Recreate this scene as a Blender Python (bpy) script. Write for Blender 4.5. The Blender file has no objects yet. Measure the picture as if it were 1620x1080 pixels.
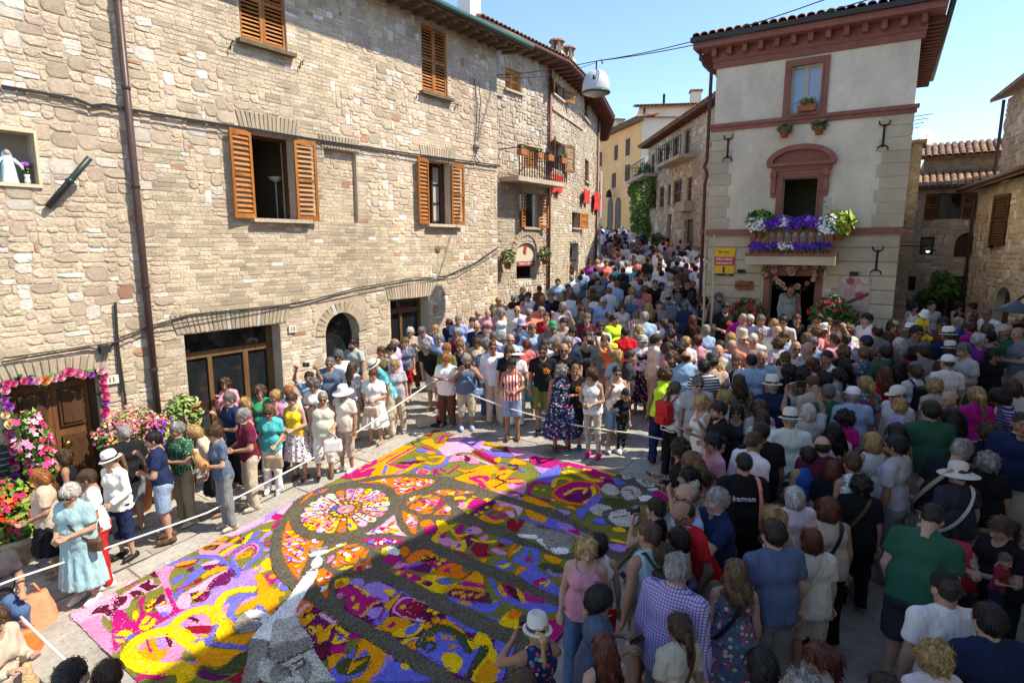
import bpy, bmesh, math, random
import numpy as np
from mathutils import Vector, Matrix, noise as mnoise
from mathutils.geometry import tessellate_polygon
R = math.radians
rnd = random.Random(7)
sc = bpy.context.scene
COL = sc.collection

# ---------------------------------------------------------------- camera, sky, sun, exposure
CAM_Z = 4.69                      # metres above the square's datum
FPX = 940.0                       # focal length in photograph pixels (1620 wide)
PITCH = math.atan(152 / FPX)
cam_d = bpy.data.cameras.new('camera')
cam = bpy.data.objects.new('camera', cam_d); COL.objects.link(cam)
cam.location = (0, 0, CAM_Z); cam.rotation_euler = (R(90) - PITCH, 0, 0)
cam_d.sensor_width = 36; cam_d.lens = FPX / 1620 * 36
cam_d.clip_start = .1; cam_d.clip_end = 3000
sc.camera = cam
SUN_AZ, SUN_EL = R(98.1), R(53)   # azimuth from +Y towards +X
w = bpy.data.worlds.new('World'); sc.world = w; w.use_nodes = True
nt = w.node_tree; bg = nt.nodes['Background']
sky = nt.nodes.new('ShaderNodeTexSky'); sky.sky_type = 'NISHITA'; sky.sun_disc = False
sky.sun_elevation = SUN_EL; sky.sun_rotation = SUN_AZ; sky.altitude = 400; sky.air_density = 1.0; sky.dust_density = .5; sky.ozone_density = 3.5
bg.inputs['Strength'].default_value = .145
nt.links.new(sky.outputs[0], bg.inputs[0])
sl = bpy.data.lights.new('sun', 'SUN'); sl.energy = 3.9; sl.angle = R(.5); sl.color = (1, .91, .76)
so = bpy.data.objects.new('sun', sl); COL.objects.link(so); so.location = (30, -5, 40)
SD = Vector((math.sin(SUN_AZ) * math.cos(SUN_EL), math.cos(SUN_AZ) * math.cos(SUN_EL), math.sin(SUN_EL)))
so.rotation_euler = SD.to_track_quat('Z', 'Y').to_euler()
sc.view_settings.view_transform = 'Standard'; sc.view_settings.look = 'None'
sc.view_settings.gamma = 1; sc.view_settings.use_curve_mapping = False
sc.view_settings.exposure = 1.06
sc.cycles.max_bounces = 8; sc.cycles.diffuse_bounces = 5; sc.cycles.use_denoising = True

# ---------------------------------------------------------------- the lie of the land
SLOPE = .105                      # the square and the street climb 10 % along the left house
AU = R(36.1)
U = (math.sin(AU), math.cos(AU)); NV = (-U[1], U[0])
def ray(x, y):                    # photograph pixel -> direction with unit forward component
    r = x - 810; v = y - 540
    f = FPX * math.cos(PITCH) - v * math.sin(PITCH); d = FPX * math.sin(PITCH) + v * math.cos(PITCH)
    return r / f, -d / f
def sm(a, b, x): x = min(1, max(0, (x - a) / (b - a))); return x * x * (3 - 2 * x)
def zg(x, y):                     # ground height: one slope, easing off in the lane right of the plastered house
    s = x * U[0] + y * U[1]; n = x * NV[0] + y * NV[1]
    return SLOPE * (s - sm(1.6, -.4, n) * max(0, s - 14.5) * .9 if s > 14.5 else s)
def G(x, y, h=0.):                # where a sight line meets the surface h above the ground
    a, b = ray(x, y); f = lambda t: CAM_Z + b * t - h - zg(a * t, t)
    t = 2.
    while f(t) > 0 and t < 110: t += .25
    lo, hi = t - .25, t
    for _ in range(24):
        m = (lo + hi) / 2
        if f(m) > 0: lo = m
        else: hi = m
    return Vector((a * hi, hi, zg(a * hi, hi)))
def P(s, n, h=0.):                # street coordinates (along, across) -> world, h above the ground
    return Vector((s * U[0] + n * NV[0], s * U[1] + n * NV[1], SLOPE * s + h))
class Frame:                      # a vertical wall plane with local coordinates (along, height)
    def __init__(s, ox, oy, az, z0=0.):
        s.o = (ox, oy); s.az = R(az); s.d = (math.sin(s.az), math.cos(s.az)); s.z0 = z0
        s.loc = (ox, oy, z0); s.rz = math.pi / 2 - s.az
    def at(s, x, y, off=0.):      # pixel -> (along, local z) on the plane moved off along its local y
        a, b = ray(x, y); n = (-s.d[1], s.d[0]); c = s.o[0] * n[0] + s.o[1] * n[1] + off
        t = c / (a * n[0] + n[1])
        return ((a * t - s.o[0]) * s.d[0] + (t - s.o[1]) * s.d[1], CAM_Z + b * t - s.z0)
    def world(s, x, y, z):
        return Vector((s.o[0] + s.d[0] * x - s.d[1] * y, s.o[1] + s.d[1] * x + s.d[0] * y, z + s.z0))

# ---------------------------------------------------------------- object helpers
def link(o, parent=None):
    COL.objects.link(o)
    if parent is not None: o.parent = parent
    return o
def tag(o, label=None, cat=None, group=None, kind=None):
    if label: o['label'] = label
    if cat: o['category'] = cat
    if group: o['group'] = group
    if kind: o['kind'] = kind
    return o
def thing(name, label, cat, loc=(0, 0, 0), rz=0., group=None):
    o = bpy.data.objects.new(name, None); o.empty_display_size = .2; link(o)
    o.location = loc; o.rotation_euler = (0, 0, rz)
    return tag(o, label, cat, group)
def obj(name, me, parent=None, loc=None, rot=None, scale=None, color=None):
    o = bpy.data.objects.new(name, me); link(o, parent)
    if loc is not None: o.location = loc
    if rot is not None: o.rotation_euler = rot
    if scale is not None: o.scale = (scale,) * 3 if isinstance(scale, (int, float)) else scale
    if color is not None: o.color = (*color[:3], 1)
    return o
def copy_tree(o, parent=None):
    c = o.copy(); link(c, parent)
    if parent is not None: c.matrix_parent_inverse = o.matrix_parent_inverse.copy()
    for ch in list(o.children): copy_tree(ch, c)
    return c
def np_mesh(name, V, F, mat=None, smooth=True, tint=None):
    V = np.asarray(V, np.float32); F = np.asarray(F, np.int32); k = F.shape[1]
    me = bpy.data.meshes.new(name)
    me.vertices.add(len(V)); me.vertices.foreach_set('co', V.ravel())
    me.loops.add(F.size); me.loops.foreach_set('vertex_index', F.ravel())
    me.polygons.add(len(F)); me.polygons.foreach_set('loop_start', np.arange(0, F.size, k, dtype=np.int32))
    me.polygons.foreach_set('use_smooth', np.full(len(F), smooth))
    if tint is not None:
        a = me.color_attributes.new('tint', 'FLOAT_COLOR', 'POINT')
        a.data.foreach_set('color', np.c_[tint, np.ones(len(tint))].astype(np.float32).ravel())
    me.update(calc_edges=True)
    if mat: me.materials.append(mat)
    return me
class MB:                         # gathers shapes into one mesh
    def __init__(s): s.v = []; s.f = []; s.c = []; s.col = None
    def add(s, vs, fs):
        b = len(s.v); s.v += [tuple(q) for q in vs]
        for f in fs: s.f.append([i + b for i in f]); s.c.append(s.col)
        return s
    def box(s, x0, x1, y0, y1, z0, z1):
        return s.add([(x0, y0, z0), (x1, y0, z0), (x1, y1, z0), (x0, y1, z0), (x0, y0, z1), (x1, y0, z1), (x1, y1, z1), (x0, y1, z1)],
                     [(3, 2, 1, 0), (4, 5, 6, 7), (0, 1, 5, 4), (1, 2, 6, 5), (2, 3, 7, 6), (3, 0, 4, 7)])
    def obox(s, M, sx, sy, sz):   # centred box under a matrix
        c = [M @ Vector((x * sx / 2, y * sy / 2, z * sz / 2)) for z in (-1, 1) for x, y in ((-1, -1), (1, -1), (1, 1), (-1, 1))]
        return s.add(c, [(3, 2, 1, 0), (4, 5, 6, 7), (0, 1, 5, 4), (1, 2, 6, 5), (2, 3, 7, 6), (3, 0, 4, 7)])
    def quad(s, a, b, c, d): return s.add([a, b, c, d], [(0, 1, 2, 3)])
    def prism(s, poly, z0, z1, ax='z'):   # extrude a 2D outline; ax 'y': outline in x,z extruded along y
        m = {'z': lambda p, t: (p[0], p[1], t), 'y': lambda p, t: (p[0], t, p[1]), 'x': lambda p, t: (t, p[0], p[1])}[ax]
        n = len(poly); a = sum(poly[i][0] * poly[(i + 1) % n][1] - poly[(i + 1) % n][0] * poly[i][1] for i in range(n))
        if (a < 0) != (ax == 'y'): poly = poly[::-1]
        vs = [m(p, z0) for p in poly] + [m(p, z1) for p in poly]
        tri = tessellate_polygon([[Vector((p[0], p[1], 0)) for p in poly]])
        fs = []
        for t in tri:
            pa = [poly[i] for i in t]
            ar = (pa[1][0] - pa[0][0]) * (pa[2][1] - pa[0][1]) - (pa[2][0] - pa[0][0]) * (pa[1][1] - pa[0][1])
            if (ar < 0) != (ax == 'y'): t = t[::-1]
            fs.append(tuple(t[::-1])); fs.append(tuple(i + n for i in t))
        fs += [(i, (i + 1) % n, (i + 1) % n + n, i + n) for i in range(n)]
        return s.add(vs, fs)
    def tube(s, pts, r, seg=6, r1=None, cap=True):
        pts = [Vector(p) for p in pts]; n = len(pts); vs = []; up = Vector((.31, .17, 1))
        for i, p in enumerate(pts):
            d = (pts[min(i + 1, n - 1)] - pts[max(i - 1, 0)]).normalized()
            if abs(d.dot(up.normalized())) > .95: up = Vector((1, .2, .1))
            x = d.cross(up).normalized(); y = x.cross(d)
            rr = r if r1 is None else r + (r1 - r) * i / max(1, n - 1)
            vs += [p + (x * math.cos(2 * math.pi * k / seg) + y * math.sin(2 * math.pi * k / seg)) * rr for k in range(seg)]
        fs = [(i * seg + k, i * seg + (k + 1) % seg, (i + 1) * seg + (k + 1) % seg, (i + 1) * seg + k) for i in range(n - 1) for k in range(seg)]
        if cap: fs += [tuple(range(seg))[::-1], tuple((n - 1) * seg + k for k in range(seg))]
        return s.add(vs, fs)
    def lathe(s, prof, seg=16, c=(0, 0, 0), sx=1, sy=1):
        vs = [(c[0] + r * sx * math.cos(2 * math.pi * k / seg), c[1] + r * sy * math.sin(2 * math.pi * k / seg), c[2] + z) for r, z in prof for k in range(seg)]
        n = len(prof)
        fs = [(i * seg + k, i * seg + (k + 1) % seg, (i + 1) * seg + (k + 1) % seg, (i + 1) * seg + k) for i in range(n - 1) for k in range(seg)]
        fs += [tuple(range(seg))[::-1], tuple((n - 1) * seg + k for k in range(seg))]
        return s.add(vs, fs)
    def mesh(s, name, mat=None, smooth=False):
        me = bpy.data.meshes.new(name); me.from_pydata(s.v, [], s.f)
        if any(c is not None for c in s.c):
            a = me.color_attributes.new('tint', 'FLOAT_COLOR', 'CORNER'); i = 0
            out = np.ones((sum(len(f) for f in s.f), 4), np.float32)
            for f, c in zip(s.f, s.c):
                if c is not None: out[i:i + len(f), :3] = c
                i += len(f)
            a.data.foreach_set('color', out.ravel())
        if smooth: me.polygons.foreach_set('use_smooth', [True] * len(me.polygons))
        if mat: me.materials.append(mat)
        return me
    def build(s, name, mat=None, parent=None, smooth=False, **k): return obj(name, s.mesh(name, mat, smooth), parent, **k)

# ---------------------------------------------------------------- materials
def mat(name, col=(.5, .5, .5), src='flat', rough=.8, n1=None, n2=None, bump=None, metal=0., stretch=(1, 1, 1), vor=None, spec=.3, extra=None):
    """col x (object colour | tint attribute) x noise mottling, with noise bump; everything in the object's own coordinates"""
    m = bpy.data.materials.new(name); m.use_nodes = True; t = m.node_tree; N = t.nodes; L = t.links
    b = N['Principled BSDF']; b.inputs['Roughness'].default_value = rough; b.inputs['Metallic'].default_value = metal
    b.inputs['Specular IOR Level'].default_value = spec
    tc = N.new('ShaderNodeTexCoord'); oi = N.new('ShaderNodeObjectInfo')
    mp = N.new('ShaderNodeMapping'); mp.inputs['Scale'].default_value = stretch
    ad = N.new('ShaderNodeVectorMath'); ad.operation = 'MULTIPLY_ADD'; ad.inputs[1].default_value = (37, 23, 51)
    L.new(oi.outputs['Random'], ad.inputs[0]); L.new(tc.outputs['Object'], ad.inputs[2]); L.new(ad.outputs[0], mp.inputs[0])
    vec = mp.outputs[0]
    def mul(a, bsock):
        x = N.new('ShaderNodeMix'); x.data_type = 'RGBA'; x.blend_type = 'MULTIPLY'; x.inputs[0].default_value = 1
        L.new(a, x.inputs[6]); L.new(bsock, x.inputs[7]); return x.outputs[2]
    rgb = N.new('ShaderNodeRGB'); rgb.outputs[0].default_value = (*col, 1); c = rgb.outputs[0]
    if 'obj' in src: c = mul(c, oi.outputs['Color'])
    if 'tint' in src:
        a = N.new('ShaderNodeAttribute'); a.attribute_name = 'tint'; c = mul(c, a.outputs['Color'])
    def nz(scale, detail=4):
        n = N.new('ShaderNodeTexNoise'); n.inputs['Scale'].default_value = scale; n.inputs['Detail'].default_value = detail; n.inputs['Roughness'].default_value = .6
        L.new(vec, n.inputs['Vector']); return n.outputs['Fac']
    def remap(f, lo, hi, a=.3, z=.7):
        r = N.new('ShaderNodeMapRange'); r.inputs[1].default_value = a; r.inputs[2].default_value = z; r.inputs[3].default_value = lo; r.inputs[4].default_value = hi
        L.new(f, r.inputs[0]); return r.outputs[0]
    for q in (n1, n2):
        if q: c = mul(c, remap(nz(q[0]), 1 - q[1], 1 + q[1]))
    h = None
    if vor:                        # petal or tile sized cells: (scale, value spread, bump height)
        v = N.new('ShaderNodeTexVoronoi'); v.inputs['Scale'].default_value = vor[0]; L.new(vec, v.inputs['Vector'])
        sp = N.new('ShaderNodeSeparateColor'); L.new(v.outputs['Color'], sp.inputs[0])
        c = mul(c, remap(sp.outputs[0], 1 - vor[1], 1 + vor[1], 0, 1)); h = v.outputs['Distance']
    if extra: c = extra(N, L, c, vec, oi, mul, nz, remap)
    L.new(c, b.inputs['Base Color'])
    if bump or (vor and vor[2]):
        bp = N.new('ShaderNodeBump'); bp.inputs['Strength'].default_value = bump[1] if bump else 1
        bp.inputs['Distance'].default_value = bump[2] if bump and len(bump) > 2 else (vor[2] if vor else .01)
        L.new(nz(bump[0], bump[3] if len(bump) > 3 else 6) if bump else h, bp.inputs['Height']); L.new(bp.outputs[0], b.inputs['Normal'])
        if not bump: bp.invert = True
    return m
# ---------------------------------------------------------------- ground and paving
M_ground = mat('worn_paving', (.25, .225, .19), rough=.9, n1=(.6, .22), n2=(7, .25), bump=(14, .5, .02))
M_slab = mat('slab_stone', (.33, .31, .275), src='obj', rough=.8, n1=(1.5, .16), n2=(14, .16), bump=(16, .4, .012))
sx = Vector((U[0], U[1], SLOPE)).normalized(); sy = Vector((NV[0], NV[1], 0)); sz = sx.cross(sy)
GM = Matrix(((sx.x, sy.x, sz.x, 0), (sx.y, sy.y, sz.y, 0), (sx.z, sy.z, sz.z, 0), (0, 0, 0, 1)))   # local x up the street, y towards the left house
KS = math.sqrt(1 + SLOPE ** 2)
def grid_axis(lo, hi, a, b, st): return [lo] + [a + i * st for i in range(int((b - a) / st) + 1)] + [hi]
gx = grid_axis(-150, 400, -10, 60, 1.0); gy = grid_axis(-260, 260, -20, 16, 1.0)
gv, gf = [], []
for s in gx:
    for n in gy:
        x = s * U[0] + n * NV[0]; y = s * U[1] + n * NV[1]
        gv.append(GM.inverted() @ Vector((x, y, zg(x, y) - .014)))
for i in range(len(gx) - 1):
    for j in range(len(gy) - 1):
        a = i * len(gy) + j; gf.append((a, a + len(gy), a + len(gy) + 1, a + 1))
ground = MB().add(gv, gf).build('ground', M_ground); ground.matrix_world = GM; ground['kind'] = 'structure'
def slab_mesh(nm, L, W):
    b = .008; r = rnd.Random(nm) if False else random.Random(L * 7 + W); j = lambda: r.uniform(-.006, .006)
    c = [(-L / 2 + j(), -W / 2 + j()), (L / 2 + j(), -W / 2 + j()), (L / 2 + j(), W / 2 + j()), (-L / 2 + j(), W / 2 + j())]
    m = MB(); vs = [(x, y, -.02) for x, y in c] + [(x * .995, y * .995, -b * .6) for x, y in c] + [(x * (1 - b * 2 / L), y * (1 - b * 2 / W), r.uniform(-.001, .001)) for x, y in c]
    m.add(vs, [(0, 1, 5, 4), (1, 2, 6, 5), (2, 3, 7, 6), (3, 0, 4, 7), (4, 5, 9, 8), (5, 6, 10, 9), (6, 7, 11, 10), (7, 4, 8, 11), (8, 9, 10, 11)])
    return m.mesh(nm, M_slab)
CARPET = (2.17, 8.66, 3.0, 8.28)   # s0, s1, n0, n1
SLABS = [slab_mesh('paving_slab', 1.1, .62), slab_mesh('paving_slab', .95, .62), slab_mesh('paving_slab', 1.25, .62)]
def lay(s0, s1, n0, n1):
    k = 0; n = n0
    while n < n1:
        s = s0 + rnd.uniform(-.5, 0)
        while s < s1:
            i = rnd.randrange(3); L = (1.1, .95, 1.25)[i]; c = (s + L / 2, n + .31)
            if not (CARPET[0] + .1 < c[0] < CARPET[1] - .1 and CARPET[2] < c[1] < CARPET[3] - .1):
                v = rnd.uniform(.9, 1.05); o = obj('paving_slab', SLABS[i], ground, (c[0] * KS, c[1], rnd.uniform(-.002, .002)), color=(v, v * rnd.uniform(.97, 1.02), v * rnd.uniform(.93, 1.02)))
            s += L + .007
        n += .627
lay(-.6, 2.6, 3.6, 8.2); lay(8.3, 12.6, -1.5, 8.2)
n = 8.78
while n < 10.7:
    W = rnd.choice((.24, .3, .36, .42)); s = .2 + rnd.uniform(-.3, 0); LL = (.34, .27, .5, .64); CB = [slab_mesh('cobble', L, W) for L in LL]
    while s < 11.5:
        i = rnd.randrange(4); v = rnd.uniform(.88, 1.2)
        obj('cobble', CB[i], ground, ((s + LL[i] / 2) * KS, n + W / 2, rnd.uniform(-.004, .003)), (0, 0, rnd.uniform(-.02, .02)), color=(v, v * .98, v * .92)); s += LL[i] + .008
    n += W + .008
KB = slab_mesh('kerb_stone', 1.3, .4)
for i in range(12):
    v = rnd.uniform(.95, 1.1); obj('kerb_stone', KB, ground, ((-.3 + i * 1.315) * KS, 8.53, .001), color=(v, v, v))
# ---------------------------------------------------------------- masonry helpers
def weathered(N, L, c, vec, oi, mul, nz, remap):   # broad stains and run-off streaks that belong to the wall
    g = N.new('ShaderNodeNewGeometry'); m = N.new('ShaderNodeMapping'); m.inputs['Scale'].default_value = (1, 1, .45); L.new(g.outputs['Position'], m.inputs[0])
    for sc_, lo, hi in ((.55, .8, 1.1), (2.3, .88, 1.07)):
        n = N.new('ShaderNodeTexNoise'); n.inputs['Scale'].default_value = sc_; n.inputs['Detail'].default_value = 5; L.new(m.outputs[0], n.inputs['Vector']); c = mul(c, remap(n.outputs['Fac'], lo, hi))
    return c
M_stone = mat('rubble_stone', (1, 1, 1), src='obj', rough=.9, n1=(5, .14), n2=(28, .2), bump=(22, .8, .03), extra=weathered)
M_stone_t = mat('rubble_stone_joined', (1, 1, 1), src='tint', rough=.9, n1=(5, .14), n2=(28, .2), bump=(22, .8, .03), extra=weathered)
M_mortar = mat('lime_mortar', (.52, .43, .32), rough=.95, n1=(1.2, .16), n2=(18, .2), bump=(30, .6, .02), extra=weathered)
M_wood = mat('shutter_wood', (.34, .125, .024), src='obj', rough=.55, n1=(4, .32), n2=(40, .25), stretch=(1, 1, .15), bump=(50, .2, .004))
M_dwood = mat('dark_wood', (.075, .035, .016), rough=.5, n1=(5, .3), n2=(40, .25), stretch=(1, 1, .12), bump=(40, .4, .006))
M_glass = mat('dark_glass', (.012, .015, .017), rough=.06, spec=.6)
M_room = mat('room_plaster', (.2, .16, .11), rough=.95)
M_iron = mat('wrought_iron', (.025, .023, .022), rough=.5, metal=.6, n1=(30, .3))
M_pipe = mat('painted_pipe', (.075, .045, .04), src='obj', rough=.4, n1=(6, .15))
M_cable = mat('cable', (.03, .03, .028), rough=.6)
M_tile = mat('roof_tile', (.27, .165, .105), src='obj', rough=.9, n1=(3, .35), n2=(16, .35), bump=(20, .5, .02))
M_white = mat('white_paint', (.75, .74, .71), rough=.6, n1=(8, .05))
M_terra = mat('terracotta', (.36, .13, .06), rough=.85, n1=(10, .15))
def _stone(i):
    r = random.Random(100 + i); k = 9; o = []
    for a in range(k):
        t = 2 * math.pi * (a + r.uniform(-.2, .2)) / k; c, s = math.cos(t), math.sin(t); q = .5 / max(abs(c), abs(s)) * r.uniform(.97, 1.07); q = min(q, .69)
        o.append((max(-.5, min(.5, c * q)), max(-.5, min(.5, s * q))))
    b = [(x, 0, z) for x, z in o] + [(x * .97, -.55 * r.uniform(.8, 1.1), z * .95) for x, z in o] + [(x * .84 + r.uniform(-.05, .05), -r.uniform(.7, 1.2), z * .78 + r.uniform(-.06, .06)) for x, z in o]
    b.append((r.uniform(-.1, .1), -r.uniform(.85, 1.25), r.uniform(-.1, .1)))
    f = []
    for a in range(k):
        c = (a + 1) % k
        f += [(a, c, k + c, k + a), (k + a, k + c, 2 * k + c, 2 * k + a), (2 * k + a, 2 * k + c, 3 * k)]
    return b, f
STONES = [_stone(i) for i in range(14)]
def _brick(i):
    r = random.Random(300 + i); j = lambda a: r.uniform(-a, a)
    o = [(-.5, -.5), (0, -.5 + j(.05)), (.5, -.5), (.5, .5), (j(.2), .5 + j(.05)), (-.5, .5)]; k = 6
    o = [(x + j(.012), z + j(.05)) for x, z in o]
    b = [(x, 0, z) for x, z in o] + [(x * .985, -.8 + j(.1), z * .93) for x, z in o] + [(x * .93, -1 + j(.18), z * .7) for x, z in o]
    f = [q for a in range(k) for q in ((a, (a + 1) % k, k + (a + 1) % k, k + a), (k + a, k + (a + 1) % k, 2 * k + (a + 1) % k, 2 * k + a))] + [tuple(range(2 * k, 3 * k))]
    return b, f
BRICKS = [_brick(i) for i in range(10)]
SM = [MB().add(*q).mesh('stone', M_stone) for q in STONES]; BM = [MB().add(*q).mesh('brick', M_stone) for q in BRICKS]
def stone_colour(kind, warm=1.):
    if kind == 'brick': c = Vector((.575, .475, .34)) * rnd.uniform(.84, 1.1); c.x *= rnd.uniform(.97, 1.05); q = rnd.random()
    else:
        q = rnd.random(); c = Vector((.60, .465, .35) if q < .5 else (.74, .67, .565) if q < .60 else (.58, .475, .335) if q < .9 else (.64, .53, .38)) * rnd.uniform(.84, 1.1)
        q = rnd.random()
    if q < .01: c = Vector((.46, .26, .16))
    elif q < .03: c = Vector((.74, .69, .6))
    return tuple(c)
def masonry(parent, x0, x1, z0, z1, holes, zone, row=.076, bulge=.013, nparts=300, base=None, brick_w=(.18, .34), stone_w=(.13, .36), gap=.006, tone=1.):
    """courses of bricks and rubble over a wall face at local y=0; the largest nparts are parts, the rest one joined part"""
    dx = .02; nx = int((x1 - x0) / dx); nz = int((z1 - z0) / row); occ = np.zeros((nz, nx), bool)
    for hx0, hx1, hz0, hz1 in holes:
        a = max(0, int((hx0 - x0) / dx)); b = min(nx, int(math.ceil((hx1 - x0) / dx))); c = max(0, int((hz0 - z0) / row + .3)); d = min(nz, int(math.ceil((hz1 - z0) / row - .3)))
        occ[c:d, a:b] = True
    L = []
    for k in range(nz):
        i = 0
        while i < nx:
            if occ[k, i]: i += 1; continue
            x = x0 + i * dx; z = z0 + k * row
            if base and z + row < base(x): i += 1; continue
            kd = zone(x, z); wd = rnd.uniform(*(brick_w if kd == 'brick' else stone_w)); n = max(4, int(wd / dx)); hgt = 1
            if kd != 'brick': hgt = rnd.choice((1, 1, 2, 2, 2, 3))
            j = i
            while j < min(nx, i + n) and not occ[k, j]: j += 1
            if nx - j < 5 and not occ[k, j:].any(): j = nx
            while hgt > 1 and (k + hgt > nz or occ[k:k + hgt, i:j].any()): hgt -= 1
            occ[k:k + hgt, i:j] = True; n = j - i
            if n >= 3:
                w_ = n * dx - gap; h_ = hgt * row - gap; wob = .012 * math.sin(x * .9 + k * .13)
                L.append((x + n * dx / 2, z + hgt * row / 2 + wob, w_, h_, kd if hgt == 1 and kd == 'brick' else 'stone', rnd.uniform(.5, 1.3) * bulge * (.55 if kd == 'brick' else 1), [v * (tone if isinstance(tone, float) else tone[k_]) for k_, v in enumerate(stone_colour(kd))]))
            i = j
    L.sort(key=lambda q: -q[2] * q[3])
    cnt = {'brick': 0, 'stone': 0}; rest = []
    for q in L:
        if cnt[q[4]] >= nparts: rest.append(q); continue
        cnt[q[4]] += 1; o = obj(q[4], rnd.choice(BM if q[4] == 'brick' else SM), parent, (q[0], 0, q[1]), color=q[6]); o.scale = (q[2] * rnd.choice((-1, 1)) if False else q[2], q[5], q[3])
    V, F4, T = [], [], []; b = MB()
    for q in rest:
        v, f = rnd.choice(BRICKS if q[4] == 'brick' else STONES); b.col = q[6]
        b.add([(q[0] + x * q[2], y * q[5], q[1] + z * q[3]) for x, y, z in v], f)
    if rest: tag(b.build('masonry', M_stone_t, parent), kind='stuff')
def wall_mesh(b, x0, x1, z0, z1, holes, depth=.4, y=0.):
    """a face at local y with rectangular openings and their reveals"""
    xs = sorted({x0, x1, *[v for h in holes for v in h[:2] if x0 < v < x1]}); zs = sorted({z0, z1, *[v for h in holes for v in h[2:4] if z0 < v < z1]})
    for i in range(len(xs) - 1):
        for j in range(len(zs) - 1):
            cx = (xs[i] + xs[i + 1]) / 2; cz = (zs[j] + zs[j + 1]) / 2
            if any(h[0] < cx < h[1] and h[2] < cz < h[3] for h in holes): continue
            b.quad((xs[i], y, zs[j]), (xs[i + 1], y, zs[j]), (xs[i + 1], y, zs[j + 1]), (xs[i], y, zs[j + 1]))
    for h in holes:
        d = h[4] if len(h) > 4 else depth; a, c, e, g = h[:4]
        b.quad((a, y, e), (a, y, g), (a, y + d, g), (a, y + d, e)); b.quad((c, y, g), (c, y, e), (c, y + d, e), (c, y + d, g))
        b.quad((a, y, g), (c, y, g), (c, y + d, g), (a, y + d, g)); b.quad((a, y, e), (a, y + d, e), (c, y + d, e), (c, y, e))
    return b
def shell(b, x0, x1, z0, z1, D):   # other sides of a building
    b.quad((x0, 0, z0), (x0, 0, z1), (x0, D, z1), (x0, D, z0)); b.quad((x1, 0, z1), (x1, 0, z0), (x1, D, z0), (x1, D, z1)); b.quad((x1, D, z0), (x0, D, z0), (x0, D, z1), (x1, D, z1))
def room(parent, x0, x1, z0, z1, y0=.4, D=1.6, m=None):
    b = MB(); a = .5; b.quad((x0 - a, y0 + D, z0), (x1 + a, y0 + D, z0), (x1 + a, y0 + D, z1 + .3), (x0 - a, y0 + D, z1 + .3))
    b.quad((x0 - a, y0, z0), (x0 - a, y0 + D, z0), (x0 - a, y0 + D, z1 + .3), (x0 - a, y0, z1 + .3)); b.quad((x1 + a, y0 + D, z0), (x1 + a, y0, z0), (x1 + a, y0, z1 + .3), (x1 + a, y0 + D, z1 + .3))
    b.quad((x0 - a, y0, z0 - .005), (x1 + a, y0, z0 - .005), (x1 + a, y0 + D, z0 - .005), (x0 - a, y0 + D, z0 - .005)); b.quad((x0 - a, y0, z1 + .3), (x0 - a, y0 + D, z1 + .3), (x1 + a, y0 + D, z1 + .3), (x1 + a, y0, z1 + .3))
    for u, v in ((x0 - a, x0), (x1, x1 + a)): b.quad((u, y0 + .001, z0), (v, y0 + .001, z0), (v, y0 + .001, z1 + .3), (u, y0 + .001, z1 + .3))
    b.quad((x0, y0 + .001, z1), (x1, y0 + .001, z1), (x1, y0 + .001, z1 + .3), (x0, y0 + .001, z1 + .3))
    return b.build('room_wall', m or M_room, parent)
_SH = {}
def shutter(parent, w, h, loc, rot=0., n=15, col=(1, 1, 1), flip=1):
    """louvred leaf hinged at local x=0, spreading to +x (flip=1) or -x; slats are its sub-parts"""
    k = (round(w, 2), round(h, 2), n)
    if k not in _SH:
        b = MB(); t = .055; b.box(0, t, -.02, .02, 0, h); b.box(w - t, w, -.02, .02, 0, h)
        for a, c in ((0, .09), (h - .09, h), (h * .5 - .03, h * .5 + .03)): b.box(t, w - t, -.02, .02, a, c)
        s = MB(); s.add([(t, -.017, -.024), (w - t, -.017, -.024), (w - t, .014, .024), (t, .014, .024), (t, -.010, -.027), (w - t, -.010, -.027), (w - t, .021, .021), (t, .021, .021)],
                        [(0, 1, 2, 3), (7, 6, 5, 4), (0, 4, 5, 1), (3, 2, 6, 7)])
        _SH[k] = (b.mesh('shutter', M_wood), s.mesh('slat', M_wood))
    f, s = _SH[k]; o = obj('shutter', f, parent, loc, (0, 0, rot), color=col); o.scale = (flip, 1, 1)
    for i in range(n):
        z = .09 + (h - .18) * (i + .5) / n
        if abs(z - h / 2) < .045: continue
        obj('slat', s, o, (0, 0, z), color=[c * rnd.uniform(.9, 1.1) for c in col])
    return o
def sill(parent, x0, x1, z, m, d=.14, t=.07): return MB().box(x0, x1, -d, .1, z - t, z).build('sill', m, parent)
def window_unit(parent, x0, x1, z0, z1, y=.18, m=None, leaves=2, rails=1):
    b = MB(); t = .05; b.box(x0, x0 + t, y, y + .06, z0, z1); b.box(x1 - t, x1, y, y + .06, z0, z1); b.box(x0 + t, x1 - t, y, y + .06, z0, z0 + t); b.box(x0 + t, x1 - t, y, y + .06, z1 - t, z1)
    if leaves == 2: b.box((x0 + x1) / 2 - .04, (x0 + x1) / 2 + .04, y - .004, y + .056, z0 + t, z1 - t)
    o = b.build('window', m or M_dwood, parent)
    for i in range(leaves):
        a = x0 + t + (x1 - x0 - 2 * t) * i / leaves; c = x0 + t + (x1 - x0 - 2 * t) * (i + 1) / leaves
        MB().quad((a, y + .03, z0 + t), (c, y + .03, z0 + t), (c, y + .03, z1 - t), (a, y + .03, z1 - t)).build('pane', M_glass, o)
    return o
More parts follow.
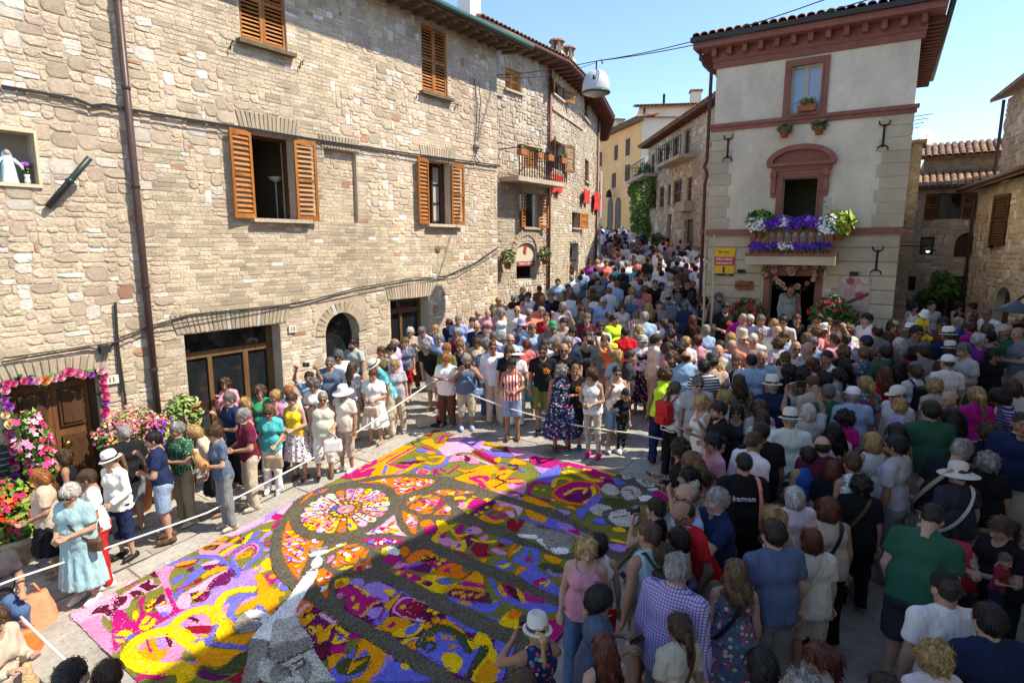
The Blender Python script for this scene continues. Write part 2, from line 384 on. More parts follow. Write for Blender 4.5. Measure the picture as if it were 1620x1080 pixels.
def flat_arch(parent, x0, x1, z0, h, n, spread=.25, tone=1.):
    cx = (x0 + x1) / 2
    for i in range(n):
        x = x0 + (x1 - x0) * (i + .5) / n; a = (x - cx) / (x1 - x0) * 2 * spread; w_ = (x1 - x0) / n
        c = [v * tone for v in stone_colour('brick')]; o = obj('brick', rnd.choice(BM), parent, (x + math.sin(a) * h / 2, -.002, z0 + h / 2), (0, a + math.pi / 2, 0), color=c); o.scale = (h - .006, .02, w_ - .008)
def ring_arch(parent, cx, z, r, h, n, a0=0., a1=math.pi, sz=.02, tone=1.):
    for i in range(n):
        t = a0 + (a1 - a0) * (i + .5) / n; rr = r + h / 2
        o = obj('brick', rnd.choice(BM), parent, (cx - rr * math.cos(t), -.004, z + rr * math.sin(t)), (0, t - math.pi, 0), color=[v * tone for v in stone_colour('brick')]); o.scale = (h - .006, sz, rr * (a1 - a0) / n - .008)
def spandrel(b, x0, x1, zs, zt, y=0., d=.4, seg=14):   # fills the corners above a round-headed opening, with its soffit
    cx = (x0 + x1) / 2; r = (x1 - x0) / 2; k = (zt - zs) / r
    pts = [(cx - r * math.cos(math.pi * i / seg), zs + k * r * math.sin(math.pi * i / seg)) for i in range(seg + 1)]
    for (a, c), (e, g) in zip(pts, pts[1:]):
        b.quad((a, y, c), (e, y, g), (e, y, zt + .001), (a, y, zt + .001)); b.quad((a, y, c), (a, y + d, c), (e, y + d, g), (e, y, g))
def tile_roof(parent, x0, x1, ye, ze, yr, zr, tw=.2, tl=.38, limit=300, tone=1.):
    """pantiles on a slope from the eave (ye, ze) up to (yr, zr)"""
    b = MB(); n = 5; vs = [(tw * .46 * math.cos(math.pi * i / n), 0, tw * .34 * math.sin(math.pi * i / n)) for i in range(n + 1)] + [(tw * .40 * math.cos(math.pi * i / n), tl * 1.12, tw * .30 * math.sin(math.pi * i / n) + .0) for i in range(n + 1)]
    b.add(vs, [(i + 1, i, n + 1 + i, n + 2 + i) for i in range(n)]); b.add([(x, y + .003, z - .02) for x, y, z in vs], [(i, i + 1, n + 2 + i, n + 1 + i) for i in range(n)]); b.add([vs[i] for i in range(n + 1)] + [(vs[i][0], .003, vs[i][2] - .02) for i in range(n + 1)], [(i, i + 1, n + 2 + i, n + 1 + i) for i in range(n)])
    me = b.mesh('tile', M_tile, True)
    L = math.hypot(yr - ye, zr - ze); pitch = math.atan2(zr - ze, yr - ye); c, s = math.cos(pitch), math.sin(pitch)
    MB().add([(x0, ye, ze), (x1, ye, ze), (x1, yr, zr), (x0, yr, zr), (x0, ye, ze - .1), (x1, ye, ze - .1), (x1, yr, zr - .1), (x0, yr, zr - .1)], [(0, 1, 2, 3), (7, 6, 5, 4), (0, 4, 5, 1), (0, 3, 7, 4), (1, 5, 6, 2), (2, 6, 7, 3)]).build('roof', M_tile, parent, color=(.75, .7, .6))
    k = 0
    for j in range(int(L / tl) + 1):
        for i in range(int((x1 - x0) / tw)):
            if k >= limit: return
            l = j * tl; v = rnd.uniform(.7, 1.25) * tone; o = obj('tile', me, parent, (x0 + tw * (i + .5), ye - .05 * c + l * c, ze - .05 * s + l * s + .02), (pitch, 0, rnd.uniform(-.02, .02)), color=(v, v * rnd.uniform(.88, 1.12), v * rnd.uniform(.8, 1.15))); k += 1
def rafters(parent, x0, x1, n, y0, y1, z, m, slope=.0, w=.09, h=.13):
    me = MB().add([(-w / 2, y0, z - slope * 0 - h), (w / 2, y0, z - h), (w / 2, y1, z - h + (y1 - y0) * slope), (-w / 2, y1, z - h + (y1 - y0) * slope), (-w / 2, y0, z), (w / 2, y0, z), (w / 2, y1, z + (y1 - y0) * slope), (-w / 2, y1, z + (y1 - y0) * slope)],
                  [(3, 2, 1, 0), (4, 5, 6, 7), (0, 1, 5, 4), (1, 2, 6, 5), (2, 3, 7, 6), (3, 0, 4, 7)]).mesh('rafter', m)
    for i in range(n): obj('rafter', me, parent, (x0 + (x1 - x0) * i / (n - 1), 0, 0))
def sag(p, q, d, n=10): return [tuple(a + (b - a) * i / n - (d * 4 * i / n * (1 - i / n) if k == 2 else 0) for k, (a, b) in enumerate(zip(p, q))) for i in range(n + 1)]

# ---------------------------------------------------------------- the long stone house on the left
A = Frame(NV[0] * 10.8, NV[1] * 10.8, 36.1)
hA = thing('stone_house', 'long sunlit rubble stone house with brown louvred shutters along the left side', 'house', A.loc, A.rz)
gA = lambda x: SLOPE * x
ops = dict(w1=(6.46, 7.37, 5.2, 6.77), w2=(11.18, 12.04, 5.23, 6.80), u1=(6.43, 7.38, 8.38, 9.94, .12), u2=(11.08, 12.0, 8.4, 9.97, .12), blind=(8.12, 8.96, 5.17, 6.7, .1), niche=(2.36, 3.13, 5.56, 6.27, .3),
           gate=(4.97, 6.85, .3, 3.13, .45), arch=(7.93, 8.84, 1.2, 3.24), d3=(9.82, 11.14, .8, 3.38, .42), fd=(2.42, 3.58, .1, 2.69, .3))
b = MB(); wall_mesh(b, -5, 14.08, -2, 10.12, list(ops.values())); shell(b, -5, 14.08, -2, 10.12, 7); spandrel(b, 7.93, 8.84, 2.75, 3.24)
b.build('wall', M_mortar, hA)
hl = [v[:4] for v in ops.values()] + [(6.25, 7.55, 6.77, 7.16), (4.8, 7.05, 3.13, 3.52), (10.95, 12.25, 6.8, 7.15), (9.7, 11.35, 3.38, 3.76), (2.3, 3.75, 2.69, 3.0), (7.72, 9.05, 2.6, 3.5), (8.0, 9.1, 6.7, 7.0), (10.9, 12.15, 9.97, 10.2)]
def zoneA(x, z):
    q = mnoise.noise(Vector((x * .45 + 3, z * .5, 1.7))) + .45 * mnoise.noise(Vector((x * 1.3, z * 1.5, 5)))
    if x < 4.55: return 'stone' if z > 1.6 or x < 3.9 else 'brick'
    if x < 6.1 and z > 7.0 - (x - 4.5) * .5: q += .45
    if 8.3 < x < 10.8 and z > 6.9: q += .35
    if x > 12.2: q += .3
    if 5.8 < x < 9.2 and 3.5 < z < 6.8: q -= .5
    return 'stone' if q > .12 else 'brick'
masonry(hA, 1.6, 14.06, .1, 10.1, hl, zoneA, base=lambda x: gA(x) - .1)
flat_arch(hA, 6.3, 7.5, 6.775, .38, 15); flat_arch(hA, 4.85, 7.0, 3.135, .38, 26, .3); flat_arch(hA, 11.0, 12.2, 6.805, .34, 15); flat_arch(hA, 9.75, 11.3, 3.385, .36, 19); flat_arch(hA, 2.35, 3.7, 2.695, .3, 15, .35)
flat_arch(hA, 8.05, 9.05, 6.705, .28, 13); ring_arch(hA, 8.385, 2.75, .46, .24, 17)
WC = (1, 1, 1)
for key, yy in (('w1', 1), ('w2', 1)):
    x0, x1, z0, z1 = ops[key]; w_ = (x1 - x0) / 2 + .015
    shutter(hA, w_, z1 - z0 + .02, (x0 + .0, -.05, z0 - .01), R(10), 15, WC, -1) if True else 0
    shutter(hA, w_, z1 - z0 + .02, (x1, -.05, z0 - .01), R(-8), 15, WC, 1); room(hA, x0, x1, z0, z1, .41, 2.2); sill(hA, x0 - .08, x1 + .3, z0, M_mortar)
x0, x1, z0, z1 = ops['w1']
wf = MB().box(x0, x0 + .06, .2, .27, z0, z1).box(x1 - .06, x1, .2, .27, z0, z1).box(x0 + .06, x1 - .06, .2, .27, z1 - .06, z1).build('window', M_dwood, hA)
x0, x1, z0, z1 = ops['w2']
wf = MB().box(x0, x0 + .06, .2, .27, z0, z1).box(x1 - .06, x1, .2, .27, z0, z1).build('window', M_dwood, hA)
lf = MB(); lf.box(x0 + .48, x0 + .53, .3, .34, z0 + .05, z1 - .05); lf.box(x0 + .76, x0 + .81, .3, .34, z0 + .05, z1 - .05)
for zz in (z0 + .05, z0 + .52, z0 + 1.0, z1 - .1): lf.box(x0 + .53, x0 + .76, .3, .34, zz, zz + .05)
lf = lf.build('window', M_dwood, hA); MB().quad((x0 + .53, .32, z0 + .1), (x0 + .76, .32, z0 + .1), (x0 + .76, .32, z1 - .1), (x0 + .53, .32, z1 - .1)).build('pane', mat('curtained_glass', (.42, .42, .38), rough=.2), lf)
for key in ('u1', 'u2'):
    x0, x1, z0, z1 = ops[key][:4]; w_ = (x1 - x0) / 2 - .004
    shutter(hA, w_, z1 - z0 - .01, (x0 + .002, .05, z0 + .004), 0, 19, WC, 1); shutter(hA, w_, z1 - z0 - .01, (x1 - .002, .05, z0 + .004), 0, 19, WC, -1)
    MB().quad((x0, .115, z0), (x1, .115, z0), (x1, .115, z1), (x0, .115, z1)).build('window', M_glass, hA); sill(hA, x0 - .1, x1 + .12, z0, mat('weathered_sill', (.13, .1, .06), n1=(6, .3)))
    for sx_ in (x0 - .22, x1 + .26): MB().tube([(sx_, .02, z0 - .28), (sx_, -.05, z0 - .12), (sx_, -.12, z0 - .1), (sx_, -.1, z0 - .18)], .012).build('shutter_hook', M_iron, hA)
x0, x1, z0, z1 = ops['blind'][:4]
MB().quad((x0, .1, z0), (x1, .1, z0), (x1, .1, z1), (x0, .1, z1)).build('blocked_window', M_mortar, hA)
bw = MB().box(x0 + .01, x0 + .02, .002, .01, z0, z0 + .01).build('infill', M_mortar, hA, loc=(0, .1, 0)); masonry(bw, x0, x1, z0, z1, [], lambda x, z: 'brick' if z < 6.1 else 'stone', nparts=0)
# gate with its timber frame
x0, x1, z0, z1 = ops['gate'][:4]
g_ = MB().box(x0, x1, .3, .38, 2.62, 2.74).box(x0, x0 + .12, .3, .38, z0, 2.62).box(x0, x0 + .1, .3, .38, 2.74, z1).box(6.2, 6.3, .3, .38, z0, 2.62).box(5.5, 5.58, .3, .38, z0, 2.62).box(x1 - .13, x1, .3, .4, z0, z1).build('shopfront', mat('brown_wood', (.16, .085, .035), rough=.5, n1=(8, .25), stretch=(1, 1, .2)), hA)
for a, c, e, g in ((x0 + .1, x1 - .13, 2.74, z1), (x0 + .12, 5.5, z0, 2.62), (5.58, 6.2, z0, 2.62), (6.3, x1 - .13, z0, 2.62)): MB().quad((a, .34, e), (c, .34, e), (c, .34, g), (a, .34, g)).build('pane', M_glass, g_)
x0, x1, z0, z1 = ops['arch']
a_ = MB().box(x0, x0 + .05, .25, .31, z0, 2.75).box(x1 - .05, x1, .25, .31, z0, 2.75).build('arched_window', M_dwood, hA)
MB().add([(x0, .29, z0), (x1, .29, z0)] + [((x0 + x1) / 2 + .46 * math.cos(math.pi * i / 14), .29, 2.75 + .5 * math.sin(math.pi * i / 14)) for i in range(15)], [tuple(range(17))]).build('pane', M_glass, a_)
x0, x1, z0, z1 = ops['d3'][:4]
d_ = MB().box(x0, x0 + .09, .3, .38, z0, z1).box(x1 - .09, x1, .3, .38, z0, z1).box(x0 + .09, x1 - .09, .3, .38, 3.0, 3.12).box(10.4, 10.48, .3, .38, z0, 3.0).box(x0 + .09, x1 - .09, .3, .38, z1 - .08, z1).build('glazed_door', mat('oak_frame', (.13, .07, .028), rough=.5, n1=(8, .25)), hA)
for a, c, e, g in ((x0 + .09, 10.4, z0, 3.0), (10.48, x1 - .09, z0, 3.0), (x0 + .09, x1 - .09, 3.12, z1 - .08)): MB().quad((a, .34, e), (c, .34, e), (c, .34, g), (a, .34, g)).build('pane', M_glass, d_)
# panelled front door under the garland
x0, x1, z0, z1 = ops['fd'][:4]
fd = MB().box(x0, x0 + .09, .1, .28, z0, z1).box(x1 - .09, x1, .1, .28, z0, z1).box(x0 + .09, x1 - .09, .1, .28, z1 - .08, z1).build('door_frame', M_dwood, hA)
for a, c in ((x0 + .09, 3.0), (3.0, x1 - .09)):
    dr = MB().box(a + .003, c - .003, .17, .23, z0, z1 - .09).build('door', mat('door_walnut', (.15, .066, .026), rough=.45, n1=(5, .3), n2=(40, .2), stretch=(1, 1, .12)), hA)
    for e, g in ((z0 + .2, .95), (1.08, 1.75), (1.9, z1 - .2)):
        MB().box(a + .08, c - .08, .135, .172, e, g).box(a + .12, c - .12, .115, .14, e + .05, g - .05).build('panel', M_dwood, dr)
M_brass = mat('brass', (.62, .4, .1), rough=.25, metal=1)
MB().lathe([(.03, 0), (.05, .01), (.05, .03), (.025, .035), (.03, .06), (.055, .08), (.05, .11), (.02, .12)], 14).build('door_knob', M_brass, hA, True, loc=(3.12, .17, 1.62), rot=(R(90), 0, 0))
# eaves, gutter, chimney
M_gut = mat('green_gutter', (.05, .115, .09), rough=.4, n1=(4, .2))
M_soff = mat('eave_boards', (.17, .11, .06), rough=.8, n1=(6, .3), stretch=(.3, 1, 1))
rafters(hA, -4.5, 14.5, 48, -.62, .1, 10.13, mat('rafter_wood', (.13, .078, .036), rough=.7, n1=(8, .25)), .12)
MB().add([(-5, -.68, 10.135), (14.7, -.68, 10.135), (14.7, 3.5, 10.95), (-5, 3.5, 10.95), (-5, -.68, 10.19), (14.7, -.68, 10.19), (14.7, 3.5, 11.0), (-5, 3.5, 11.0)], [(0, 3, 2, 1), (4, 5, 6, 7), (0, 1, 5, 4), (1, 2, 6, 5), (0, 4, 7, 3), (2, 3, 7, 6)]).build('roof', M_soff, hA)
MB().tube([(-5, -.76, 10.2), (14.75, -.76, 10.2)], .075, 10).build('gutter', M_gut, hA, True)
tile_roof(hA, 6, 14.7, -.7, 10.21, .4, 10.43, limit=160)
ch = MB().box(13.3, 13.75, .3, .75, 10.3, 11.5).build('chimney', M_white, hA); MB().box(13.22, 13.83, .22, .83, 11.5, 11.58).box(13.27, 13.42, .27, .78, 11.58, 11.7).box(13.63, 13.78, .27, .78, 11.58, 11.7).box(13.22, 13.83, .22, .83, 11.7, 11.78).build('chimney_cap', M_terra, ch)
for i in range(1): pass
dp = MB().tube([(4.38, -.11, .5), (4.385, -.11, 10.15)], .055, 10).build('drainpipe', M_pipe, hA, True)
for z in (2.6, 4.0, 5.6, 7.1, 8.4, 9.6): MB().lathe([(.062, 0), (.066, .01), (.066, .04), (.062, .05)], 12, (4.383, -.11, z)).box(4.36, 4.40, -.05, .02, z + .01, z + .04).build('pipe_bracket', M_pipe, dp, color=(.7, .7, .7))
MB().tube([(4.05, -.06, 9.3), (4.02, -.06, 10.12)], .05, 8, .05).build('drainpipe', M_pipe, hA, True, color=(1.3, .7, .6))
def wire(pts, r=.014, off=-.05): return MB().tube([(x, off, z) for x, z in pts], r, 5).build('cable', M_cable, hA)
at = lambda x, y, o=0.: A.at(x, y, o)
wire([at(*p) for p in ((0, 137), (60, 147), (120, 158), (143, 168), (165, 166), (200, 173), (300, 190), (400, 205), (500, 222), (560, 231), (650, 244), (787, 262))], .02)
wire([at(*p) for p in ((0, 141), (60, 150), (120, 161), (143, 171), (165, 169), (200, 176), (300, 193), (400, 208), (500, 225), (650, 247), (787, 265))], .012, -.09)
wire([at(*p) for p in ((0, 572), (60, 562), (140, 549), (163, 555), (185, 535), (240, 514), (300, 497), (400, 487), (470, 480), (560, 456), (650, 440), (700, 438), (750, 415), (787, 390))], .013)
wire([at(*p) for p in ((0, 566), (140, 546), (185, 540), (240, 518), (405, 490), (550, 462), (650, 443), (720, 434), (787, 396))], .01, -.08)
wire([at(*p) for p in ((748, 125), (751, 165), (751, 222))], .012); wire([at(*p) for p in ((753, 130), (757, 160), (752, 222))], .012, -.08); wire([at(*p) for p in ((753, 238), (750, 248), (757, 258))], .014)
wire([at(*p) for p in ((182, 535), (184, 560), (190, 620))], .016); wire([at(*p) for p in ((180, 478), (184, 545), (197, 640))], .022)
x, z = at(752, 231); MB().lathe([(.09, 0), (.1, .02), (.1, .08), (.03, .11)], 14).build('junction_box', mat('grey_plastic', (.3, .3, .28), rough=.5), hA, True, loc=(x, 0, z), rot=(R(90), 0, 0))
x, z = at(692, 394); MB().lathe([(.1, 0), (.1, .02), (.075, .03)], 16).build('vent_cap', mat('vent_metal', (.16, .13, .1), rough=.5), hA, True, loc=(x, 0, z), rot=(R(90), 0, 0))
x, z = at(163, 551); MB().box(x - .07, x + .07, -.12, 0, z - .06, z + .06).build('junction_box', M_cable, hA)
fp = MB(); p0, p1 = at(73, 328), at(130, 252); fp.tube([(p0[0], -.06, p0[1]), ((p0[0] * .5 + p1[0] * .5), -.18, p0[1] * .5 + p1[1] * .5), (p1[0], -.3, p1[1])], .045, 8); mx, mz = at(103, 288); fp.lathe([(.02, -.05), (.06, -.03), (.06, .03), (.02, .05)], 10, (mx, -.18, mz)); fp.build('flag_holder', mat('green_iron', (.03, .045, .04), rough=.4), hA, True)
# house numbers, plaque
M_plate = mat('number_plate', (.62, .58, .5), rough=.4)
M_ink = mat('ink', (.03, .03, .035), rough=.6)
def text(parent, s, loc, size, m, rot=(R(90), 0, 0), name='lettering', depth=.002, align='CENTER', bold=0.):
    c = bpy.data.curves.new(name, 'FONT'); c.body = s; c.size = size; c.align_x = align; c.align_y = 'CENTER'; c.extrude = depth; c.resolution_u = 2; c.offset = bold
    o = bpy.data.objects.new('t', c); COL.objects.link(o); dg = bpy.context.evaluated_depsgraph_get(); me = bpy.data.meshes.new_from_object(o.evaluated_get(dg)); bpy.data.objects.remove(o)
    me.name = name; me.materials.clear(); me.materials.append(m); return obj(name, me, parent, loc, rot)
for (px, py, s, w_) in ((175, 600, '11', .22), (461, 520, '13', .17)):
    x, z = at(px, py); q = MB().box(x - w_ / 2, x + w_ / 2, -.05, -.015, z - .07, z + .07).build('number_plate', M_plate, hA); text(q, s, (x, -.053, z), .11, M_ink)
x, z = 2.28, 1.62; q = MB().box(x - .22, x + .22, -.06, -.02, z - .22, z + .24).build('notice_plaque', mat('slate_plaque', (.035, .04, .045), rough=.5), hA)
for i in range(4): MB().box(x - .14, x + .14 - i * .03, -.064, -.06, z + .12 - i * .09, z + .135 - i * .09).build('engraved_line', mat('engraving', (.3, .3, .3)), q)
# shrine niche
x0, x1, z0, z1 = ops['niche'][:4]
MB().quad((x0, .3, z0), (x1, .3, z0), (x1, .3, z1), (x0, .3, z1)).build('niche_back', mat('niche_plaster', (.3, .27, .22)), hA)
MB().box(x0 - .05, x0, -.04, .02, z0 - .05, z1 + .05).box(x1, x1 + .04, -.04, .02, z0 - .05, z1 + .05).box(x0, x1, -.04, .02, z1, z1 + .04).box(x0, x1, -.04, .02, z0 - .05, z0).build('niche_frame', mat('cream_frame', (.55, .5, .33), rough=.6), hA)
# ---------------------------------------------------------------- the plastered house in the middle
Pk = Frame(5.3, 16.3, 121.9)
Z0 = 1.74
hP = thing('plastered_house', 'cream plastered house with dark red cornice and flower balcony in the middle', 'house', Pk.loc, Pk.rz)
M_plast = mat('cream_plaster', (.77, .68, .515), rough=.9, n1=(.8, .08), n2=(9, .06), bump=(60, .25, .006), extra=weathered)
M_ochre = mat('ochre_render', (.56, .475, .335), src='obj', rough=.9, n1=(2, .1), n2=(30, .08), bump=(50, .3, .006), extra=weathered)
M_red = mat('red_trim', (.29, .115, .085), rough=.75, n1=(5, .15), n2=(40, .15), bump=(30, .3, .006))
PW = 4.38
opP = [(1.8, 2.47, 7.86, 8.97, .2), (1.78, 2.56, 5.02, 6.33, .3), (1.64, 2.68, 1.6, 3.93, .35)]
b = MB(); wall_mesh(b, 0, PW, 0, 9.32, opP); shell(b, 0, PW, 0, 9.32, 7); b.build('wall', M_plast, hP)
def block(nm, m, x0, x1, z0, z1, d, parent=None, y1=0.02, **k): return MB().box(x0, x1, -d, y1, z0, z1).build(nm, m, parent or hP, **k)
MB().box(.001, 1.4, -.006, .01, 1.0, 4.92).box(2.92, PW - .001, -.006, .01, 1.0, 4.92).box(1.4, 2.92, -.006, .01, 4.08, 4.92).build('render_ground', mat('ochre_joint', (.27, .22, .145), rough=.95), hP)
# rusticated ground floor: planks of render, joints open between them
zz = 1.3; k = 0
while zz < 4.9:
    h = min(.335, 4.93 - zz); segs = [(0.02, PW - .02)]
    for x0, x1, z0, z1 in [(1.42, 2.9, 1.0, 4.1)]:
        if zz < z1 and zz + h > z0: segs = [(0.02, x0), (x1, PW - .02)]
    for a, c in segs: v = rnd.uniform(.95, 1.04); block('render_course', M_ochre, a, c, zz, zz + h - .022, .028, color=(v, v, v))
    zz += .335; k += 1
for side in (0, 1):               # quoins, long and short
    zz = 5.12; i = 0
    while zz < 7.55:
        h = .27 if i % 2 else .3; L = (.5, .42)[i % 2] if side == 0 else (.62, .54)[i % 2]; v = rnd.uniform(.92, 1.05)
        block('quoin', M_ochre, *((-.02, L) if side == 0 else (PW - L, PW + .02)), zz, min(zz + h - .02, 7.6), .03, color=(v, v, v)); zz += h; i += 1
block('string_course', M_red, -.06, PW + .06, 7.62, 7.72, .05); block('string_course', M_red, -.1, PW + .1, 7.72, 7.8, .09); block('string_course', M_red, -.05, 1.1, 4.94, 5.1, .07); block('string_course', M_red, 3.1, PW + .05, 4.94, 5.1, .07)
block('cornice', M_red, -.08, PW + .08, 9.18, 9.34, .05); block('cornice', M_red, -.5, PW + .4, 9.62, 9.76, .5); block('cornice', M_red, -.1, PW + .1, 9.34, 9.63, .08)
for i in range(13): x = -.02 + (PW + .04) * i / 12; block('modillion', M_red, x - .055, x + .055, 9.44, 9.622, .3, y1=-.078)
block('gutter', mat('dark_gutter', (.05, .04, .035), rough=.5), -.55, PW + .45, 9.76, 9.87, .6, y1=-.5)
M_rust = mat('rafter_red', (.16, .062, .04), rough=.8)
for sd, x in ((0, -.5), (1, PW)):
    for i in range(22): MB().box(x, x + .5 - .08 * sd, .1 + i * .3, .22 + i * .3, 9.5, 9.62).build('rafter', M_rust, hP)
MB().box(-.52, PW + .42, -.5, 7.4, 9.765, 9.8).build('roof_boards', M_soff, hP)
tile_roof(hP, -.5, PW + .42, -.58, 9.88, 3.0, 10.8, limit=220, tone=1.3)
MB().tube([(PW + .5, -.55, 9.8), (PW + .5, 7, 9.8)], .06, 8).build('gutter', mat('copper_gutter', (.1, .11, .08), rough=.5), hP, True)
dpp = MB().tube([(-.42, -.3, 9.7), (-.3, -.12, 9.3), (-.12, -.06, 9.1), (-.12, -.06, 6.9), (-.17, -.1, 6.75), (-.08, -.1, 6.55), (-.14, -.07, 6.3), (-.1, -.07, 1.7)], .045, 8).build('drainpipe', M_pipe, hP, True)
MB().box(-.2, -.1, -.16, -.04, 5.0, 5.12).build('pipe_bracket', M_red, dpp)
# upper window
def surround(parent, x0, x1, z0, z1, w_, d, top=0., m=None, bottom=True):
    b = MB().box(x0 - w_, x0, -d, .01, z0 - (w_ * .6 if bottom else 0), z1 + w_ + top).box(x1, x1 + w_, -d, .01, z0 - (w_ * .6 if bottom else 0), z1 + w_ + top).box(x0, x1, -d, .01, z1, z1 + w_ + top)
    if bottom: b.box(x0, x1, -d - .03, .01, z0 - w_ * .6, z0)
    b.box(x0 - .035, x0, -d - .02, -d, z0, z1 + .035).box(x1, x1 + .035, -d - .02, -d, z0, z1 + .035).box(x0, x1, -d - .02, -d, z1, z1 + .035)
    return b.build('window_surround', m or M_red, parent)
surround(hP, 1.8, 2.47, 7.86, 8.97, .15, .06); M_pale = mat('pale_frame', (.5, .45, .35), rough=.5)
wn = window_unit(hP, 1.8, 2.47, 7.86, 8.97, .1, M_pale); M_sky = mat('sky_painted_glass', (.30, .38, .50), rough=.08, spec=.8)  # pale blue sky reflection painted into the panes' base colour
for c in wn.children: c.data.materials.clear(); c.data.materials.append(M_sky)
# balcony door with segmental pediment on consoles
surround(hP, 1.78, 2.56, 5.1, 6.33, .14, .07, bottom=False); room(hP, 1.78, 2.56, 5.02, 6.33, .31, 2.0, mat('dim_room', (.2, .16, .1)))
block('entablature', M_red, 1.5, 2.84, 6.5, 6.62, .1); block('cornice', M_red, 1.4, 2.92, 6.62, 6.7, .2)
arc = [(2.16 + .78 * math.cos(math.pi * i / 16), 6.7 + .42 * math.sin(math.pi * i / 16)) for i in range(17)]; arc2 = [(2.16 + .64 * math.cos(math.pi * i / 16), 6.7 + .30 * math.sin(math.pi * i / 16)) for i in range(17)]
b = MB()
for i in range(16):
    (a, c), (e, g), (a2, c2), (e2, g2) = arc[i], arc[i + 1], arc2[i], arc2[i + 1]
    b.quad((a, -.2, c), (a2, -.2, c2), (e2, -.2, g2), (e, -.2, g)); b.quad((a, -.2, c), (e, -.2, g), (e, 0, g), (a, 0, c)); b.quad((a2, 0, c2), (e2, 0, g2), (e2, -.2, g2), (a2, -.2, c2))
b.build('pediment', M_red, hP); MB().add([(x, -.06, z) for x, z in arc2], [tuple(range(17))[::-1]]).build('tympanum', M_red, hP)
for x in (1.56, 2.74): MB().box(x - .07, x + .07, -.17, -.002, 6.36, 6.5).box(x - .06, x + .06, -.12, -.002, 5.98, 6.36).box(x - .05, x + .05, -.08, -.002, 5.88, 5.98).build('console', M_red, hP)
# balcony
block('balcony_slab', M_ochre, 1.12, 3.12, 4.22, 4.42, .75); block('balcony_slab', M_red, 1.12, 3.12, 4.42, 4.5, .72)
bl = MB().box(1.2, 3.04, -.7, -.6, 5.0, 5.08).box(1.2, 1.32, -.7, -.58, 4.5, 5.0).box(2.92, 3.04, -.7, -.58, 4.5, 5.0).box(1.2, 1.3, -.6, .0, 5.0, 5.08).box(2.94, 3.04, -.6, 0, 5.0, 5.08).build('balustrade', M_red, hP)
bm = MB().lathe([(.05, 0), (.05, .04), (.028, .07), (.05, .2), (.05, .26), (.025, .4), (.045, .46), (.045, .5)], 8).mesh('baluster', M_red, True)
for i in range(9): obj('baluster', bm, bl, (1.42 + i * .175, -.65, 4.5))
# shop door under the balcony
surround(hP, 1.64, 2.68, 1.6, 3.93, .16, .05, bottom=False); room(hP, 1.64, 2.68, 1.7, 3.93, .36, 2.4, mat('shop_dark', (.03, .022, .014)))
for x in (.92, 3.5): block('wall_light', M_iron, x - .09, x + .09, 3.97, 4.06, .13)
for nm, (px, py), h in (('wall_anchor', (1152, 235), .5), ('wall_anchor', (1398, 215), .5), ('wall_anchor', (1387, 412), .5)):
    x, z = Pk.at(px, py); m = MB().tube([(x, -.05, z - h / 2), (x, -.05, z + h / 2)], .022, 6)
    for s in (-1, 1):
        m.tube([(x, -.05, z + s * .2), (x - .1, -.05, z + s * .26), (x - .11, -.05, z + s * .33)], .016, 5).tube([(x, -.05, z + s * .2), (x + .1, -.05, z + s * .26), (x + .11, -.05, z + s * .33)], .016, 5)
    m.build(nm, M_iron, hP)
# festival sign
x, z = Pk.at(1146.5, 414); sg = thing('festival_sign', 'yellow and red sign reading PERCORSO INFIORATE on the plastered house', 'sign', Pk.world(x, -.06, z), Pk.rz)
M_yel = mat('sign_yellow', (.78, .47, .02), rough=.5); M_sred = mat('sign_red', (.55, .045, .025), rough=.5)
MB().box(-.27, .27, -.015, .015, -.37, .37).build('board', M_yel, sg); MB().quad((-.27, -.019, -.1), (.27, -.019, -.1), (.27, -.019, .13), (-.27, -.019, .13)).build('red_band', M_sred, sg)
MB().quad((-.27, -.019, -.37), (.27, -.019, -.37), (.27, -.019, -.31), (-.27, -.019, -.31)).build('footer', mat('sign_navy', (.04, .035, .07)), sg)
text(sg, 'PERCORSO', (0, -.021, .065), .085, M_white, bold=.002); text(sg, 'INFIORATE', (0, -.021, -.04), .085, M_white, bold=.002); text(sg, 'a sfoma', (.03, -.021, .26), .06, M_ink)
MB().lathe([(.028, 0), (.028, .002)], 12).build('emblem', M_ink, sg, loc=(-.12, -.02, .265), rot=(R(90), 0, 0)); MB().box(-.025, .025, -.021, -.019, -.3, -.13).build('arrow', M_ink, sg)
MB().lathe([(.025, 0), (.025, .002)], 10).build('emblem', mat('sign_green', (.1, .4, .1)), sg, loc=(-.2, -.021, -.34), rot=(R(90), 0, 0)); text(sg, 'comune', (.1, -.021, -.34), .035, M_white)
x, z = Pk.at(1178, 451); ws = thing('wooden_sign', 'irregular reddish wood sign with carved script beside the shop door', 'sign', Pk.world(x, -.06, z), Pk.rz)
MB().prism([(-.22, -.1), (-.1, -.13), (.08, -.11), (.21, -.12), (.23, .03), (.2, .12), (.05, .1), (-.1, .13), (-.23, .1), (-.24, 0)], -.03, .02, 'y').build('board', mat('sign_wood', (.27, .105, .045), n1=(12, .4), n2=(50, .3), stretch=(.2, 1, 1)), ws); text(ws, 'Bottega', (0, -.033, 0), .11, M_dwood)
x, z = Pk.at(1350, 465); po = thing('flower_poster', 'large poster of pale roses hung on the plastered wall by the oleander', 'poster', Pk.world(x, -.05, z), Pk.rz)
MB().box(-.34, .34, -.012, .012, -.42, .42).build('sheet', mat('poster_print', (.55, .40, .36), rough=.5, n1=(4, .25)), po)
